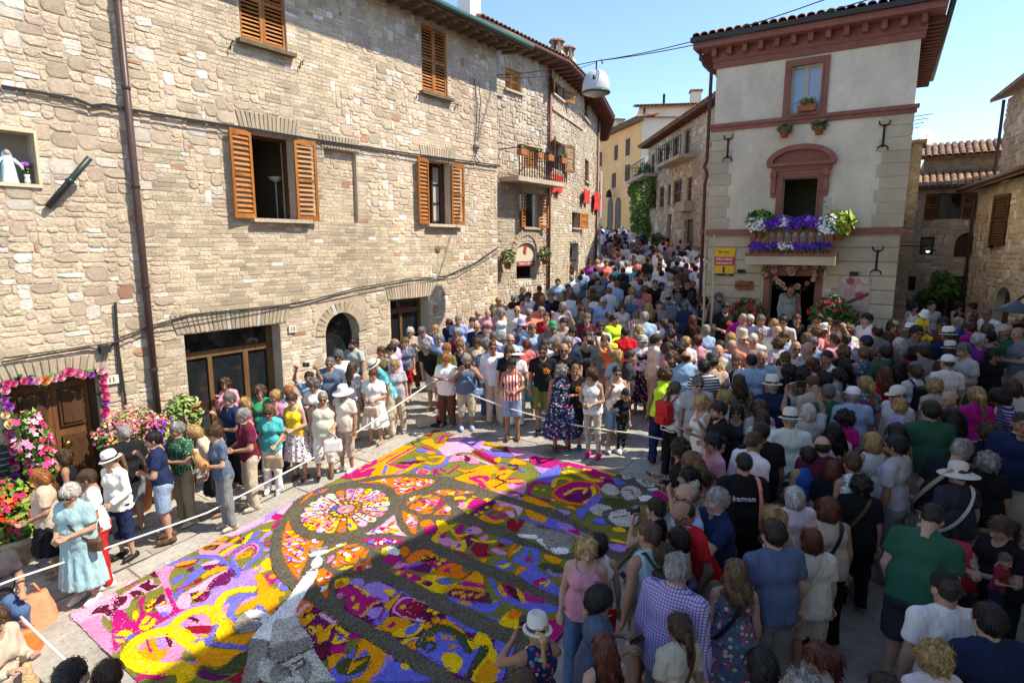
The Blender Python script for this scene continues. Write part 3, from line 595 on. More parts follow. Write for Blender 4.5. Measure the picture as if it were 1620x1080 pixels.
for i in range(16):
    cx, cz, r_ = rnd.uniform(-.27, .27), rnd.uniform(-.05, .36), rnd.uniform(.05, .11); q = rnd.random()
    MB().add([(cx + r_ * (1 + .2 * math.sin(5 * a)) * math.cos(a), -.0135 - i * .0006, cz + r_ * math.sin(a)) for a in [2 * math.pi * k / 12 for k in range(12)]], [tuple(range(12))[::-1]]).build('printed_rose', mat('rose_print', ((.62, .5, .42), (.55, .32, .3), (.4, .1, .12))[int(q * 3)], n1=(20, .3)), po)
MB().add([(-.3, -.024, -.28), (-.28, -.024, -.34), (.33, -.024, -.02), (.31, -.024, .06)], [(0, 1, 2, 3)]).build('printed_basket', mat('basket_print', (.18, .07, .035)), po)
x, z = Pk.at(1310, 459); MB().box(x - .07, x + .07, -.05, -.03, z - .05, z + .05).build('number_plate', M_plate, hP)
x, z = Pk.at(1308, 322); [MB().box(x - .09, x + .09, -.03, 0, z - .12 + i * .15, z + i * .15).build('ceramic_tile', mat('painted_tile', (.5, .5, .4), n1=(14, .5)), hP) for i in range(2)]

# ---------------------------------------------------------------- curved house up the street on the left
def simple_house(nm, label, segs, D, zb, zt, m, ops, name='house'): pass
B1 = Frame(.43, 18.9, 36.1); ez = 10.75
# footprint corners of the bending facade
bp = [Vector((.0, 18.3)), Vector((1.29, 21.5)), Vector((2.98, 25.8)), Vector((4.32, 30.5)), Vector((4.9, 36.0))]
bp[0] = Vector((1.29 - math.sin(AU) * 4.3, 21.5 - math.cos(AU) * 4.3))
hB = thing('curved_stone_house', 'tall stone house bending along the street with a small railed balcony and red cloths', 'house', (0, 0, 0))
M_fars = mat('small_rubble', (.50, .44, .34), rough=.95, n1=(2, .12), vor=(9, .22, .03), stretch=(1, 1, 1.7))
BF = []
for i in range(4):
    d = bp[i + 1] - bp[i]; az = math.degrees(math.atan2(d.x, d.y)); f = Frame(bp[i].x, bp[i].y, az); f.L = d.length; BF.append(f)
def panel(parent, nm, f): # an anchor carrying wall-local geometry
    o = bpy.data.objects.new(nm, None); return o
def tf(f, b):                      # move a mesh builder from wall coordinates to the world
    b.v = [tuple(f.world(*v)) for v in b.v]; return b
def in_frame(f, o): o.location = f.loc; o.rotation_euler = (0, 0, f.rz); return o
def dpx(f, *pts, off=0.): return [f.at(x, y, off) for x, y in pts]
def rect(f, x0, y0, x1, y1): (a, c), (e, g) = f.at(x0, y0), f.at(x1, y1); return (a, e, g, c)
opsB = [[rect(BF[0], 822, 304, 856, 361), rect(BF[0], 799, 106, 824, 149), rect(BF[0], 829, 229, 850, 268), rect(BF[0], 817, 384, 848, 440)],
        [rect(BF[1], 874, 125, 890, 160), rect(BF[1], 875, 220, 890, 272), rect(BF[1], 905, 335, 915, 361), rect(BF[1], 901, 384, 914, 440)],
        [rect(BF[2], 923, 150, 931, 195), rect(BF[2], 925, 250, 931, 290)], []]
b = MB()
for f, oo in zip(BF, opsB):
    oo = [(x0, x1, max(z0, .5), z1, .25) for x0, x1, z0, z1 in oo]; q = MB(); wall_mesh(q, 0, f.L, -1, ez, oo)
    if f is BF[0]: spandrel(q, *(lambda o: (o[0], o[1], o[3] - .35, o[3]))(oo[3]), d=.25)
    tf(f, q); b.add(q.v, q.f)
back = [Vector((-4.5, 22)), Vector((-1, 38))]
b.add([(bp[0].x, bp[0].y, -1), (back[0].x, back[0].y, -1), (back[0].x, back[0].y, ez), (bp[0].x, bp[0].y, ez)], [(0, 3, 2, 1)]); b.add([(bp[4].x, bp[4].y, 0), (back[1].x, back[1].y, 0), (back[1].x, back[1].y, ez), (bp[4].x, bp[4].y, ez)], [(0, 1, 2, 3)])
b.build('wall', M_mortar, hB)
for f, oo in zip(BF, opsB):
    an = bpy.data.objects.new('facade', MB().quad((0, .02, 0), (.01, .02, 0), (.01, .02, .01), (0, .02, .01)).mesh('facade', M_mortar)); link(an, hB); in_frame(f, an)
    st = [k for k in bpy.data.objects.keys()] if False else None
    masonry(an, 0, f.L, 1.2, ez - .05, [o[:4] for o in oo], lambda x, z: 'brick' if mnoise.noise(Vector((x * .5, z * .4, f.L))) > .28 else 'stone', row=.1, bulge=.022, nparts=0, stone_w=(.13, .3), brick_w=(.2, .36), gap=.014, tone=(.86, .9, .93))
    f.an = an
M_oak = mat('pale_shutter', (.36, .2, .075), src='obj', rough=.6, n1=(20, .15))
def win_far(f, o, kind='closed', col=(1, 1, 1), n=9, sill_=True):
    x0, x1, z0, z1 = o[:4]; par = f.an
    MB().quad((x0, .2, z0), (x1, .2, z0), (x1, .2, z1), (x0, .2, z1)).build('pane', M_glass, par)
    if kind == 'closed':
        w_ = (x1 - x0) / 2 - .01; shutter(par, w_, z1 - z0, (x0, .1, z0), 0, n, col, 1); shutter(par, w_, z1 - z0, (x1, .1, z0), 0, n, col, -1)
    elif kind == 'open':
        w_ = (x1 - x0) * .55; shutter(par, w_, z1 - z0, (x0, -.05, z0), R(20), n, col, -1); shutter(par, w_, z1 - z0, (x1, -.05, z0), R(-20), n, col, 1)
    elif kind == 'right': shutter(par, (x1 - x0) * .6, z1 - z0, (x1, -.05, z0), R(-20), n, col, 1)
    if sill_: sill(par, x0 - .08, x1 + .08, z0, M_mortar, .1, .06)
o = opsB[0]; pc = (1.5, 1.35, 1.2); win_far(BF[0], o[1], 'closed', (1.5, 1.9, 2.0)); win_far(BF[0], o[2], 'closed', (1.1, 1.3, 1.6), 10, False)
win_far(BF[0], (o[0][0] + .25, o[0][1] - .25, o[0][2], o[0][3]), 'open', (1., 1., 1.)); o = opsB[1]
win_far(BF[1], o[0], 'open', (.9, 1.2, 1.5)); win_far(BF[1], o[1], 'open', (.6, .8, 1.1), 12, False); win_far(BF[1], o[2], 'right', (1.2, 1.3, 1.4)); o = opsB[2]; win_far(BF[2], o[0], 'closed', (.9, .8, .8), 10); win_far(BF[2], o[1], 'closed', (.5, .5, .6), 10)
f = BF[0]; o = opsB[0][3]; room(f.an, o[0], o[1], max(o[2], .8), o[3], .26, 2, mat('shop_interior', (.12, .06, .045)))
ring_arch(f.an, (o[0] + o[1]) / 2, o[3] - .35, (o[1] - o[0]) / 2, .3, 15, sz=.04, tone=.8)
aw = MB(); cx, r_ = (o[0] + o[1]) / 2, (o[1] - o[0]) / 2 - .02; ln = [(cx + r_ * math.cos(math.pi * i / 10), o[3] - .35 + .33 * math.sin(math.pi * i / 10)) for i in range(11)]
aw.prism(ln + [(cx - r_, o[3] - .62), (cx + r_, o[3] - .62)], .08, .12, 'y'); aw = aw.build('lunette', mat('cream_lunette', (.55, .52, .38), rough=.6), f.an)
MB().box(cx - r_, cx + r_, .04, .08, o[3] - .78, o[3] - .62).build('fascia', mat('shop_red', (.3, .03, .03)), aw); text(aw, 'TABACCHERIA', (cx, .035, o[3] - .7), .13, M_white)
MB().prism([(cx - .1, o[3] - .3), (cx + .05, o[3] - .38), (cx + .1, o[3] - .12), (cx - .04, o[3] - .1)], .05, .08, 'y').build('logo', M_sred, aw)
o = opsB[1][3]; win = MB().box(o[0], o[1] - (o[1] - o[0]) * .45, .12, .17, o[2], o[3] - .75).build('door', mat('pale_door', (.4, .22, .08), n1=(6, .3)), BF[1].an)
gr = MB().box(o[0], o[1], .1, .14, o[3] - .75, o[3] - .68)
for i in range(6): t = math.pi * i / 5; gr.tube([((o[0] + o[1]) / 2, .1, o[3] - .6), ((o[0] + o[1]) / 2 + .3 * math.cos(t), .1, o[3] - .35 + .3 * math.sin(t))], .015, 4)
gr.build('iron_fanlight', M_iron, BF[1].an)
# balcony
o = dpx(BF[0], (790, 288), (868, 292), (868, 297)); x0, x1 = o[0][0], o[1][0] - .1; zb = o[1][1]
bs = MB().box(x0, x1, -.75, .02, zb - .14, zb).build('balcony_slab', M_mortar, BF[0].an)
rl = MB().box(x0, x1, -.74, -.71, zb + .82, zb + .85).box(x0, x0 + .03, -.74, 0, zb + .82, zb + .85).box(x1 - .03, x1, -.74, 0, zb + .82, zb + .85).build('railing', M_iron, bs)
bar = MB().box(-.012, .012, -.012, .012, 0, .83).mesh('bar', M_iron)
for i in range(20): obj('bar', bar, rl, (x0 + .06 + (x1 - x0 - .1) * i / 19, -.725, zb))
BPOT = [(x0 + (x1 - x0) * t, zb + .86) for t in (.06, .4, .62, .92)]
# eaves and roof of the bending house
b = MB(); ov = .65
top = []
for i, p in enumerate(bp):
    d = ((bp[min(i + 1, 4)] - bp[max(i - 1, 0)])).normalized(); nn = Vector((d.y, -d.x)); top.append(p + nn * ov)
for i in range(4):
    a, c = top[i], top[i + 1]; e, g = bp[i + 1] + (bp[i + 1] - top[i + 1]) * 6, bp[i] + (bp[i] - top[i]) * 6
    b.add([(a.x, a.y, ez - .02), (c.x, c.y, ez - .02), (e.x, e.y, ez + 1.2), (g.x, g.y, ez + 1.2), (a.x, a.y, ez + .08), (c.x, c.y, ez + .08), (e.x, e.y, ez + 1.3), (g.x, g.y, ez + 1.3)], [(0, 3, 2, 1), (4, 5, 6, 7), (0, 1, 5, 4), (1, 2, 6, 5), (3, 0, 4, 7)])
b.build('roof', M_soff, hB)
for i in range(4): MB().tube([(top[i].x, top[i].y, ez + .02), (top[i + 1].x, top[i + 1].y, ez + .02)], .07, 8).build('gutter', mat('red_gutter', (.13, .05, .035), rough=.5), hB, True)
for i in range(4):
    f = BF[i]; tile_roof(f.an, -.3, f.L + .2, -ov - .02, ez + .1, .2, ez + .38, limit=75)
    rafters(f.an, .1, f.L - .1, int(f.L / .45), -ov + .05, .1, ez - .01, M_rust, 0., .08, .1)
for px, py, hh in ((881, 66, 1.0), (899, 77, .85)):
    ax, az = BF[1].at(px, py, 1.2); q = MB().box(ax - .28, ax + .28, .92, 1.48, az - 1.9, az - .42).build('chimney', M_fars, BF[1].an)
    for k in range(6): MB().lathe([(.06, 0), (.06, .4)], 6, (ax - .2 + .2 * (k % 3), 1.05 + .28 * (k // 3), az - .42)).build('chimney_pot', M_tile, q)
    MB().lathe([(.34, 0), (.3, .08), (.04, .14)], 12, (ax, 1.2, az - .03)).build('chimney_cap', M_tile, q)
for px, f in ((867, BF[0]), (944, BF[2])):
    x, _ = f.at(px, 200); MB().tube([(min(x, f.L - .02), -.09, 1.5), (min(x, f.L - .02), -.09, ez - .1)], .05, 8).build('drainpipe', mat('red_pipe', (.17, .045, .04), rough=.5), f.an, True)
for pts, r_ in (([(790, 272), (815, 278), (830, 262), (845, 262), (868, 268), (875, 276), (945, 300)], .01), ([(795, 280), (868, 285), (900, 282), (918, 285), (940, 295)], .01), ([(868, 312), (918, 322)], .02)):
    MB().tube([(*(lambda q: (q[0], -.05, q[1]))(BF[0 if p[0] < 868 else 0].at(*p)),) for p in pts if p[0] <= 868] or [(0, 0, 0), (0, 0, .1)], r_, 4).build('cable', M_cable, BF[0].an)
MB().box(0, 1.6, -.06, .02, *(lambda z: (z - .08, z))(BF[0].at(800, 152)[1])).build('ledge', M_mortar, BF[0].an); MB().box(.2, BF[1].L - .3, -.07, .02, *(lambda z: (z - .1, z))(BF[1].at(900, 188)[1])).build('ledge', M_mortar, BF[1].an)
# red cloths hung from the windows
M_clothr = mat('red_damask', (.48, .035, .03), rough=.8, vor=(9, .35, 0))
def hanging(f, px0, py0, px1, py1, label):
    (x0, z1), (x1, z0) = f.at(px0, py0, -.12), f.at(px1, py1, -.12); t = thing('hung_cloth', label, 'cloth', f.world(x0, -.12, z1), f.rz, 'red cloths hung on the stone house'); b = MB(); n = 12; vs = []
    for j in range(9):
        for i in range(n + 1): vs.append(((x1 - x0) * i / n * (1 - .12 * j / 8), -.05 * math.sin(i * 1.7 + j * .35) - .02 * j / 8, -(z1 - z0) * j / 8 - .05 * math.sin(i * .9)))
    b.add(vs, [(j * (n + 1) + i, (j + 1) * (n + 1) + i, (j + 1) * (n + 1) + i + 1, j * (n + 1) + i + 1) for j in range(8) for i in range(n)]); b.build('fabric', M_clothr, t, True)
hanging(BF[1], 873, 274, 890, 307, 'largest red damask cloth hanging beside the small balcony'); hanging(BF[2], 923, 297, 932, 323, 'narrow red cloth hanging from the middle window of the curved house'); hanging(BF[2], 939, 302, 949, 335, 'red cloth hanging from the corner of the curved house')

# ---------------------------------------------------------------- yellow house and stone house at the head of the street
M_yell = mat('yellow_stucco', (.86, .48, .2), rough=.9, n1=(.6, .1), n2=(5, .08)); M_pinkst = mat('pink_stucco', (.72, .60, .47), rough=.9, n1=(.6, .08))
M_sfar = mat('far_shutter', (.10, .05, .035), src='obj', rough=.7)
def far_window(f, par, x, y, x2, y2, kind=0):
    a, c, e, g = rect(f, x, y, x2, y2)[0], rect(f, x, y, x2, y2)[1], rect(f, x, y, x2, y2)[2], rect(f, x, y, x2, y2)[3]
    w0 = MB().box(a - .08, c + .08, -.05, .02, e - .1, e).build('window', M_pinkst, par)
    m = (a + c) / 2
    for u, v in ((a, m - .01), (m + .01, c)):
        s = MB().box(u, v, -.06, -.01, e, g); s.build('shutter', M_sfar, w0)
C1 = Frame(9.66, 46, 180 - 14 + 180); C1 = Frame(7.65 - .242 * 0, 54 - .97 * 0, 166)
hC = thing('yellow_house', 'yellow stucco house with dark shutters at the top of the street', 'house', C1.loc, C1.rz)
LC = math.hypot(9.66 - 7.65, 54 - 46)
b = MB(); b.quad((-6, 0, 0), (LC, 0, 0), (LC, 0, 14.0), (-6, 0, 14.0)); b.build('wall', M_yell, hC)
MB().quad((LC, 0, 0), (LC + 1.2, 5.2, 0), (LC + 1.2, 5.2, 14.0), (LC, 0, 14.0)).build('wall', M_pinkst, hC)
MB().box(-6, LC + .25, -.4, .0, 13.75, 14.0).build('eaves', M_soff, hC); tile_roof(hC, -6, LC + .3, -.45, 14.02, 1.2, 14.35, .25, .45, 200)
rf = MB().add([(LC + .3, -.45, 14.0), (LC + 1.5, 5.4, 14.0), (LC - 5, 5.4, 15.2), (LC - 5, 1.2, 14.6)], [(0, 1, 2, 3)]).build('roof', M_tile, hC, color=(1.1, 1, .95))
for p in ((973, 231, 977, 253), (991, 221, 996, 246), (946, 242, 950, 264), (969, 275, 974, 297), (990, 262, 996, 286), (947, 292, 951, 315), (948, 243, 952, 263)): far_window(C1, hC, *p)
for px in (966, 978): x, z = C1.at(px, 324); MB().prism([(x - .55, z - 3), (x + .55, z - 3)] + [(x + .55 * math.cos(math.pi * i / 8), z + .6 * math.sin(math.pi * i / 8)) for i in range(9)], -.04, .02, 'y').build('arched_door', M_dwood, hC)
for px, py, w_ in ((978, 192, .5),): x, z = C1.at(px, py, 1.); q = MB().box(x - w_, x + w_, .6, 1.3, z - 1.2, z).build('chimney', M_pinkst, hC); MB().box(x - w_ * 1.2, x + w_ * 1.2, .5, 1.4, z, z + .12).build('chimney_cap', M_tile, q)
for px, py in ((967, 305), (1002, 298)): x, z = C1.at(px, py, -.3); q = MB().lathe([(.05, 0), (.28, .05), (.2, .5), (.05, .62)], 8, (x, -.5, z - .4)).tube([(x, 0, z + .3), (x, -.5, z + .25)], .03, 5).build('wall_lantern', M_iron, hC)
# upper pale block behind
C2 = Frame(10.0, 50, 98); hC2 = thing('pale_house', 'pale pink stucco house with low tiled roof behind the yellow house', 'house', C2.loc, C2.rz)
b = MB(); b.quad((.2, 0, 2), (9, 0, 2), (9, 0, 15.6), (.2, 0, 15.6)); b.quad((.2, 8, 2), (.2, 0, 2), (.2, 0, 15.6), (.2, 8, 15.6)); b.build('wall', M_pinkst, hC2); tile_roof(hC2, -.1, 9, -.4, 15.6, 4, 16.6, .28, .5, 240); MB().tube([(.6, -.1, 3), (.6, -.1, 15.5)], .07, 6).build('drainpipe', M_cable, hC2)
for x0, z0 in ((2.0, 12.2), (4.6, 12.2), (1.6, 9.0)):
    q = MB().box(x0, x0 + 1.0, -.06, .02, z0 - .1, z0 + 1.7).build('window', M_plast, hC2); MB().box(x0 + .12, x0 + .88, -.07, -.055, z0, z0 + 1.55).build('shutter', mat('pink_shutter', (.42, .33, .28)), q)
q = MB().box(4.4, 5.2, 1.5, 2.2, 15.6, 17.0).build('chimney', M_pinkst, hC2); MB().box(4.3, 5.3, 1.4, 2.3, 17.0, 17.15).build('chimney_cap', M_tile, q); MB().tube([(6.8, 2, 15.8), (6.8, 2, 18.5)], .03, 4).build('antenna', M_iron, hC2); MB().tube([(2.3, 2, 15.8), (2.3, 2, 17)], .1, 6).build('flue', M_iron, hC2)
# stone house on the right of the street
D1 = Frame(8.84, 40, 178.5); hD = thing('street_stone_house', 'brown stone house with dark shutters along the right of the street', 'house', D1.loc, D1.rz); LD = 14.; D1.an = hD
wD = [rect(D1, *p) for p in ((1031, 246, 1035, 275), (1042, 239, 1048, 270), (1053, 229, 1059, 262), (1066, 218, 1073, 252), (1084, 207, 1091, 250), (1034, 303, 1038, 330), (1044, 297, 1050, 328), (1057, 293, 1061, 325), (1066, 287, 1078, 322), (1088, 281, 1094, 318), (1056, 340, 1061, 378), (1083, 348, 1096, 392))]
wD = [(a, c, e, g, .2) for a, c, e, g in wD]; eD = D1.at(1059, 211)[1]
b = MB(); wall_mesh(b, 0, LD, 1, eD, wD); b.quad((0, 0, 1), (0, 0, eD), (0, 7, eD), (0, 7, 1)); b.quad((LD, 0, eD), (LD, 0, 1), (LD, 7, 1), (LD, 7, eD)); b.build('wall', M_mortar, hD)
masonry(hD, 0, LD, 3, eD - .02, [o[:4] for o in wD], lambda x, z: 'stone', row=.17, bulge=.04, nparts=0, stone_w=(.25, .6), gap=.02, tone=1.0)
for i, o in enumerate(wD):
    if i < 10: win_far(D1, o, 'closed', (.45, .4, .45), 8)
    else: MB().quad((o[0], .18, o[2]), (o[1], .18, o[2]), (o[1], .18, o[3]), (o[0], .18, o[3])).build('door', M_dwood, hD)
tile_roof(hD, -.3, LD, -.6, eD + .02, 2.5, eD + .9, .28, .45, 240); rafters(hD, 0, LD, 30, -.5, .1, eD + .0, M_rust, 0)
for px0, py, px1 in ((1062, 262, 1103), (1011, 287, 1040)):
    x0, z = D1.at(px0, py); x1, _ = D1.at(px1, py); q = MB().box(x0, x1, -.9, 0, z - .18, z).build('balcony_slab', M_mortar, hD); r_ = MB().box(x0, x1, -.88, -.85, z + .85, z + .9).box(x0, x0 + .03, -.88, 0, z + .85, z + .9).build('railing', M_iron, q)
    for i in range(12): MB().box(x0 + (x1 - x0) * i / 11 - .015, x0 + (x1 - x0) * i / 11 + .015, -.88, -.85, z, z + .86).build('bar', M_iron, r_)
x, z = D1.at(1090, 335); q = MB().prism([(-.75 + x, z), (x + .75, z), (x + .75, z + .5), (x - .75, z + .5)], -.5, 0, 'y').build('door_canopy', M_mortar, hD)

# ---------------------------------------------------------------- houses of the lane on the right
M_rub = mat('lane_rubble', (.33, .265, .18), rough=.95, n1=(2, .15), vor=(7, .2, .03), stretch=(1, 1, 1.8))
E1 = Frame(14.0, 21.6, 121.9); hE = thing('lane_house', 'low brown stone house with two tiled roofs at the end of the lane', 'house', E1.loc, E1.rz); E1.an = hE
wE = [rect(E1, 1486, 306, 1520, 346), rect(E1, 1457, 375, 1476, 403), rect(E1, 1513, 368, 1547, 407), rect(E1, 1478, 436, 1541, 510), rect(E1, 1435, 437, 1447, 460)]
wE = [(a, c, max(e, .2), g, .25) for a, c, e, g in wE]; eE = E1.at(1500, 297)[1]
b = MB(); wall_mesh(b, -2.5, 3.4, -.5, eE, wE); b.quad((-2.5, 0, -.5), (-2.5, 0, eE), (-2.5, 5, eE), (-2.5, 5, -.5)); spandrel(b, wE[2][0], wE[2][1], wE[2][3] - .4, wE[2][3], d=.25); b.build('wall', M_mortar, hE)
masonry(hE, -2.5, 3.3, .5, eE - .03, [o[:4] for o in wE], lambda x, z: 'stone', row=.12, bulge=.02, nparts=0, stone_w=(.2, .45), brick_w=(.2, .4), gap=.013, tone=1.0)
window_unit(hE, *wE[0][:4], .15, M_dwood); w_ = (wE[0][1] - wE[0][0]) * .55
for sgn, x in ((-1, wE[0][0]), (1, wE[0][1])): shutter(hE, w_, wE[0][3] - wE[0][2], (x, -.05, wE[0][2]), R(-10 * sgn), 12, (.28, .3, .3), sgn)
window_unit(hE, *wE[1][:4], .12, M_dwood, 1); MB().quad((wE[2][0], .15, wE[2][2]), (wE[2][1], .15, wE[2][2]), (wE[2][1], .15, wE[2][3]), (wE[2][0], .15, wE[2][3])).build('arched_shutter', M_dwood, hE); MB().quad((wE[3][0], .2, .2), (wE[3][1], .2, .2), (wE[3][1], .2, wE[3][3]), (wE[3][0], .2, wE[3][3])).build('garage_door', M_dwood, hE); MB().quad((wE[4][0], .2, wE[4][2]), (wE[4][1], .2, wE[4][2]), (wE[4][1], .2, wE[4][3]), (wE[4][0], .2, wE[4][3])).build('pane', M_glass, hE)
tile_roof(hE, E1.at(1449, 290)[0], 3.4, -.3, eE + .03, 1.1, eE + .62, .2, .3, 120, 1.25)
a, zt = E1.at(1462, 262, 1.2); MB().box(a, 3.4, 1.1, 5, eE + .3, zt + .25).build('upper_wall', M_rub, hE); tile_roof(hE, a - .2, 3.4, .95, zt + .27, 2.3, zt + .85, .2, .3, 120, .9)
MB().tube([(E1.at(1449, 298)[0], -.33, eE), (3.4, -.33, eE)], .05, 6).build('gutter', M_pipe, hE); MB().tube([(E1.at(1449, 298)[0], -.33, eE), (E1.at(1449, 298)[0] + .0, -.1, eE - .3), (E1.at(1449, 298)[0], -.1, 1.5)], .045, 6).build('drainpipe', M_pipe, hE)
# narrow house with dish between
E2 = Frame(12.3, 20.0, 121.9); hE2 = thing('narrow_house', 'narrow stone house with a satellite dish squeezed behind the plastered house', 'house', E2.loc, E2.rz)
zt = E2.at(1440, 228)[1]; x0 = -2; x1 = E2.at(1458, 250)[0]; MB().box(x0, x1, 0, 1.2, 0, zt).build('wall', M_rub, hE2); MB().box(x0, x1 + .1, -.15, 1.3, zt, zt + .1).build('roof', M_tile, hE2)
dx_, dz_ = E2.at(1466, 219, .3); q = MB().tube([(dx_ - .3, .3, zt), (dx_ - .2, .3, dz_)], .025, 5).build('dish_mast', M_iron, hE2)
MB().lathe([(.02, -.06), (.15, -.04), (.3, .03), (.3, .035), (.15, -.03), (.02, -.045)], 14).build('satellite_dish', M_white, hE2, True, loc=(dx_, .25, dz_), rot=(R(70), 0, R(50)))
ax_, az_ = E2.at(1446, 178, .3); an_ = MB().tube([(ax_ - .1, .3, zt), (ax_, .3, az_)], .02, 4); [an_.tube([(ax_ - .35 + .1 * i, .3, az_ - .15 - i * .12), (ax_ + .5 - .1 * i, .3, az_ - .1 - i * .12)], .012, 4) for i in range(4)]; an_.build('antenna', M_iron, hE2)
# right hand house, its face running away from us
F1 = Frame(15.0, 19.6, 206); hF = thing('right_stone_house', 'stone house with tall dark shutters and hanging lamp at the right edge', 'house', F1.loc, F1.rz); F1.an = hF
eF = F1.at(1592, 287)[1]; wF = [rect(F1, 1575, 312, 1590, 388), rect(F1, 1578, 452, 1593, 520)]; wF = [(min(a, c), max(a, c), max(e, 1.2), g, .25) for a, c, e, g in wF]
b = MB(); wall_mesh(b, 0, 9, -.5, eF, wF); b.quad((0, 0, -.5), (0, 0, eF), (0, 4, eF), (0, 4, -.5)); b.quad((9, 0, eF), (9, 0, -.5), (9, 4, -.5), (9, 4, eF)); spandrel(b, *wF[1][:2], wF[1][3] - .4, wF[1][3], d=.25); b.build('wall', M_mortar, hF)
masonry(hF, 0, 7, .8, eF - .03, [o[:4] for o in wF], lambda x, z: 'stone', row=.13, bulge=.025, nparts=0, stone_w=(.2, .5), gap=.015, tone=1.0)
x0, x1, z0, z1 = wF[0][:4]; shutter(hF, (x1 - x0) / 2, z1 - z0, (x0, -.03, z0), R(-12), 16, (.22, .25, .25), 1); shutter(hF, (x1 - x0) / 2, z1 - z0, (x1, -.03, z0), R(12), 16, (.22, .25, .25), -1)
MB().quad((wF[1][0], .2, wF[1][2]), (wF[1][1], .2, wF[1][2]), (wF[1][1], .2, wF[1][3]), (wF[1][0], .2, wF[1][3])).build('arched_door', M_dwood, hF)
tile_roof(hF, 0, 8, -.5, eF, 2, eF + .8, .2, .32, 160, 1.15); MB().tube([(-.1, -.55, eF), (8, -.55, eF)], .06, 8).build('gutter', M_pipe, hF, True); MB().tube([(-.05, -.5, eF), (.05, -.1, eF - .35), (.05, -.1, 1)], .05, 8).build('drainpipe', M_pipe, hF, True)
H1 = Frame(16.35, 20.6, 206); hH = thing('tower_house', 'taller rubble stone house rising behind the right hand roof', 'house', H1.loc, H1.rz); zt = H1.at(1605, 150)[1]
MB().quad((0, 0, 2), (10, 0, 2), (10, 0, zt), (0, 0, zt)).quad((0, 0, 2), (0, 0, zt), (0, 6, zt), (0, 6, 2)).build('wall', M_mortar, hH); masonry(hH, 0, 7, 5, zt - .05, [], lambda x, z: 'stone', row=.16, bulge=.04, nparts=0, stone_w=(.3, .7), gap=.02, tone=1.0)
MB().add([(-.4, -.4, zt), (10, -.4, zt), (10, 3, zt + 1), (-.4, 3, zt + 1), (-.4, -.4, zt + .12), (10, -.4, zt + .12), (10, 3, zt + 1.1), (-.4, 3, zt + 1.1)], [(0, 3, 2, 1), (4, 5, 6, 7), (0, 1, 5, 4), (3, 0, 4, 7)]).build('roof', M_tile, hH); MB().tube([(-.05, -.1, 3), (-.05, -.1, zt)], .05, 6).build('drainpipe', M_pipe, hH)
# the building on our own side: stands right of the camera and shades half the square
hS = thing('shade_house', 'tall stone house on the right side of the square, opposite the long stone house', 'house', (0, 0, 0))
HS = 11.0; q = math.cos(R(28)) / math.tan(SUN_EL), math.sin(R(28)) / math.tan(SUN_EL)
edge = [(s + HS * q[1], n - HS * q[0]) for s, n in ((-3, 6.5), (3.9, 5.92), (8.0, 5.0), (9.4, 3.7), (14.3, 1.0), (24, -4.0))]
b = MB(); pw = [P(s, n) for s, n in edge]; dep = 7
for (a, c), (e, g) in zip(zip(edge, edge[1:]), zip(pw, pw[1:])):
    bk = [P(a[0] + 1, a[1] - dep), P(c[0] + 1, c[1] - dep)]
    t0, t1 = e.z + HS, g.z + HS
    b.quad((g.x, g.y, -1), (e.x, e.y, -1), (e.x, e.y, t0), (g.x, g.y, t1)); b.quad((e.x, e.y, t0), (bk[0].x, bk[0].y, t0), (bk[1].x, bk[1].y, t1), (g.x, g.y, t1)); b.quad((bk[0].x, bk[0].y, -1), (bk[1].x, bk[1].y, -1), (bk[1].x, bk[1].y, t1), (bk[0].x, bk[0].y, t0))
b.build('wall', M_plast, hS)
# ---------------------------------------------------------------- the flower carpet: heaps of petals laid out on the paving
PC = dict(ye=((.80, .50, .004), 'yellow'), yo=((.76, .30, .002), 'amber'), ort=((.80, .17, .004), 'orange'), pk=((.62, .23, .40), 'pink'), lp=((.72, .36, .50), 'pale_pink'), mg=((.42, .008, .15), 'magenta'),
          cm=((.27, .006, .025), 'crimson'), pl=((.13, .008, .085), 'plum'), mr=((.10, .006, .03), 'maroon'), mv=((.36, .21, .58), 'violet'), bl=((.13, .13, .55), 'blue'), ol=((.17, .17, .03), 'green'),
          dg=((.055, .07, .02), 'dark_green'), dk=((.105, .09, .062), 'brown_stalk'), wt=((.80, .78, .74), 'white'), gr=((.24, .22, .18), 'grey'), lg=((.48, .45, .38), 'pale_grey'))
PC['or'] = PC.pop('ort')
PM = {k: mat(v[1] + '_petals', v[0], rough=.85, n1=(2.5, .14), vor=(72, (.27 if k not in ('dk', 'gr', 'lg') else .5), .009), spec=.1) for k, v in PC.items()}
VIEWS = {k: (x, y, f) for k, x, y, f in (('A', 190, 780, 6), ('B', 180, 900, 6), ('C', 420, 740, 6), ('D', 560, 665, 6), ('E', 620, 740, 6), ('F', 590, 850, 6), ('H', 440, 900, 6), ('I', 640, 900, 6), ('J', 700, 540, 4), ('K', 0, 810, 4), ('L', 700, 750, 3.272))}
carpet = thing('flower_carpet', 'large flower petal carpet with a rose window design laid on the square', 'flower carpet'); carpet.matrix_world = GM
GI = GM.inverted(); kz = [0]; crnd = random.Random(5)
def to_c(v, x, y): a, b_, f = VIEWS[v]; q = GI @ G(a + x / f, b_ + y / f); return (q.x, q.y)
def smooth(p, closed=True, k=4):
    n = len(p); o = []
    for i in range(n if closed else n - 1):
        a, b, c, d = (p[(i + j) % n] if closed else p[min(max(i + j, 0), n - 1)] for j in (-1, 0, 1, 2))
        for t in range(k):
            t /= k; o.append(tuple(.5 * (2 * b[m] + (c[m] - a[m]) * t + (2 * a[m] - 5 * b[m] + 4 * c[m] - d[m]) * t * t + (3 * b[m] - a[m] - 3 * c[m] + d[m]) * t ** 3) for m in (0, 1)))
    if not closed: o.append(p[-1])
    return o
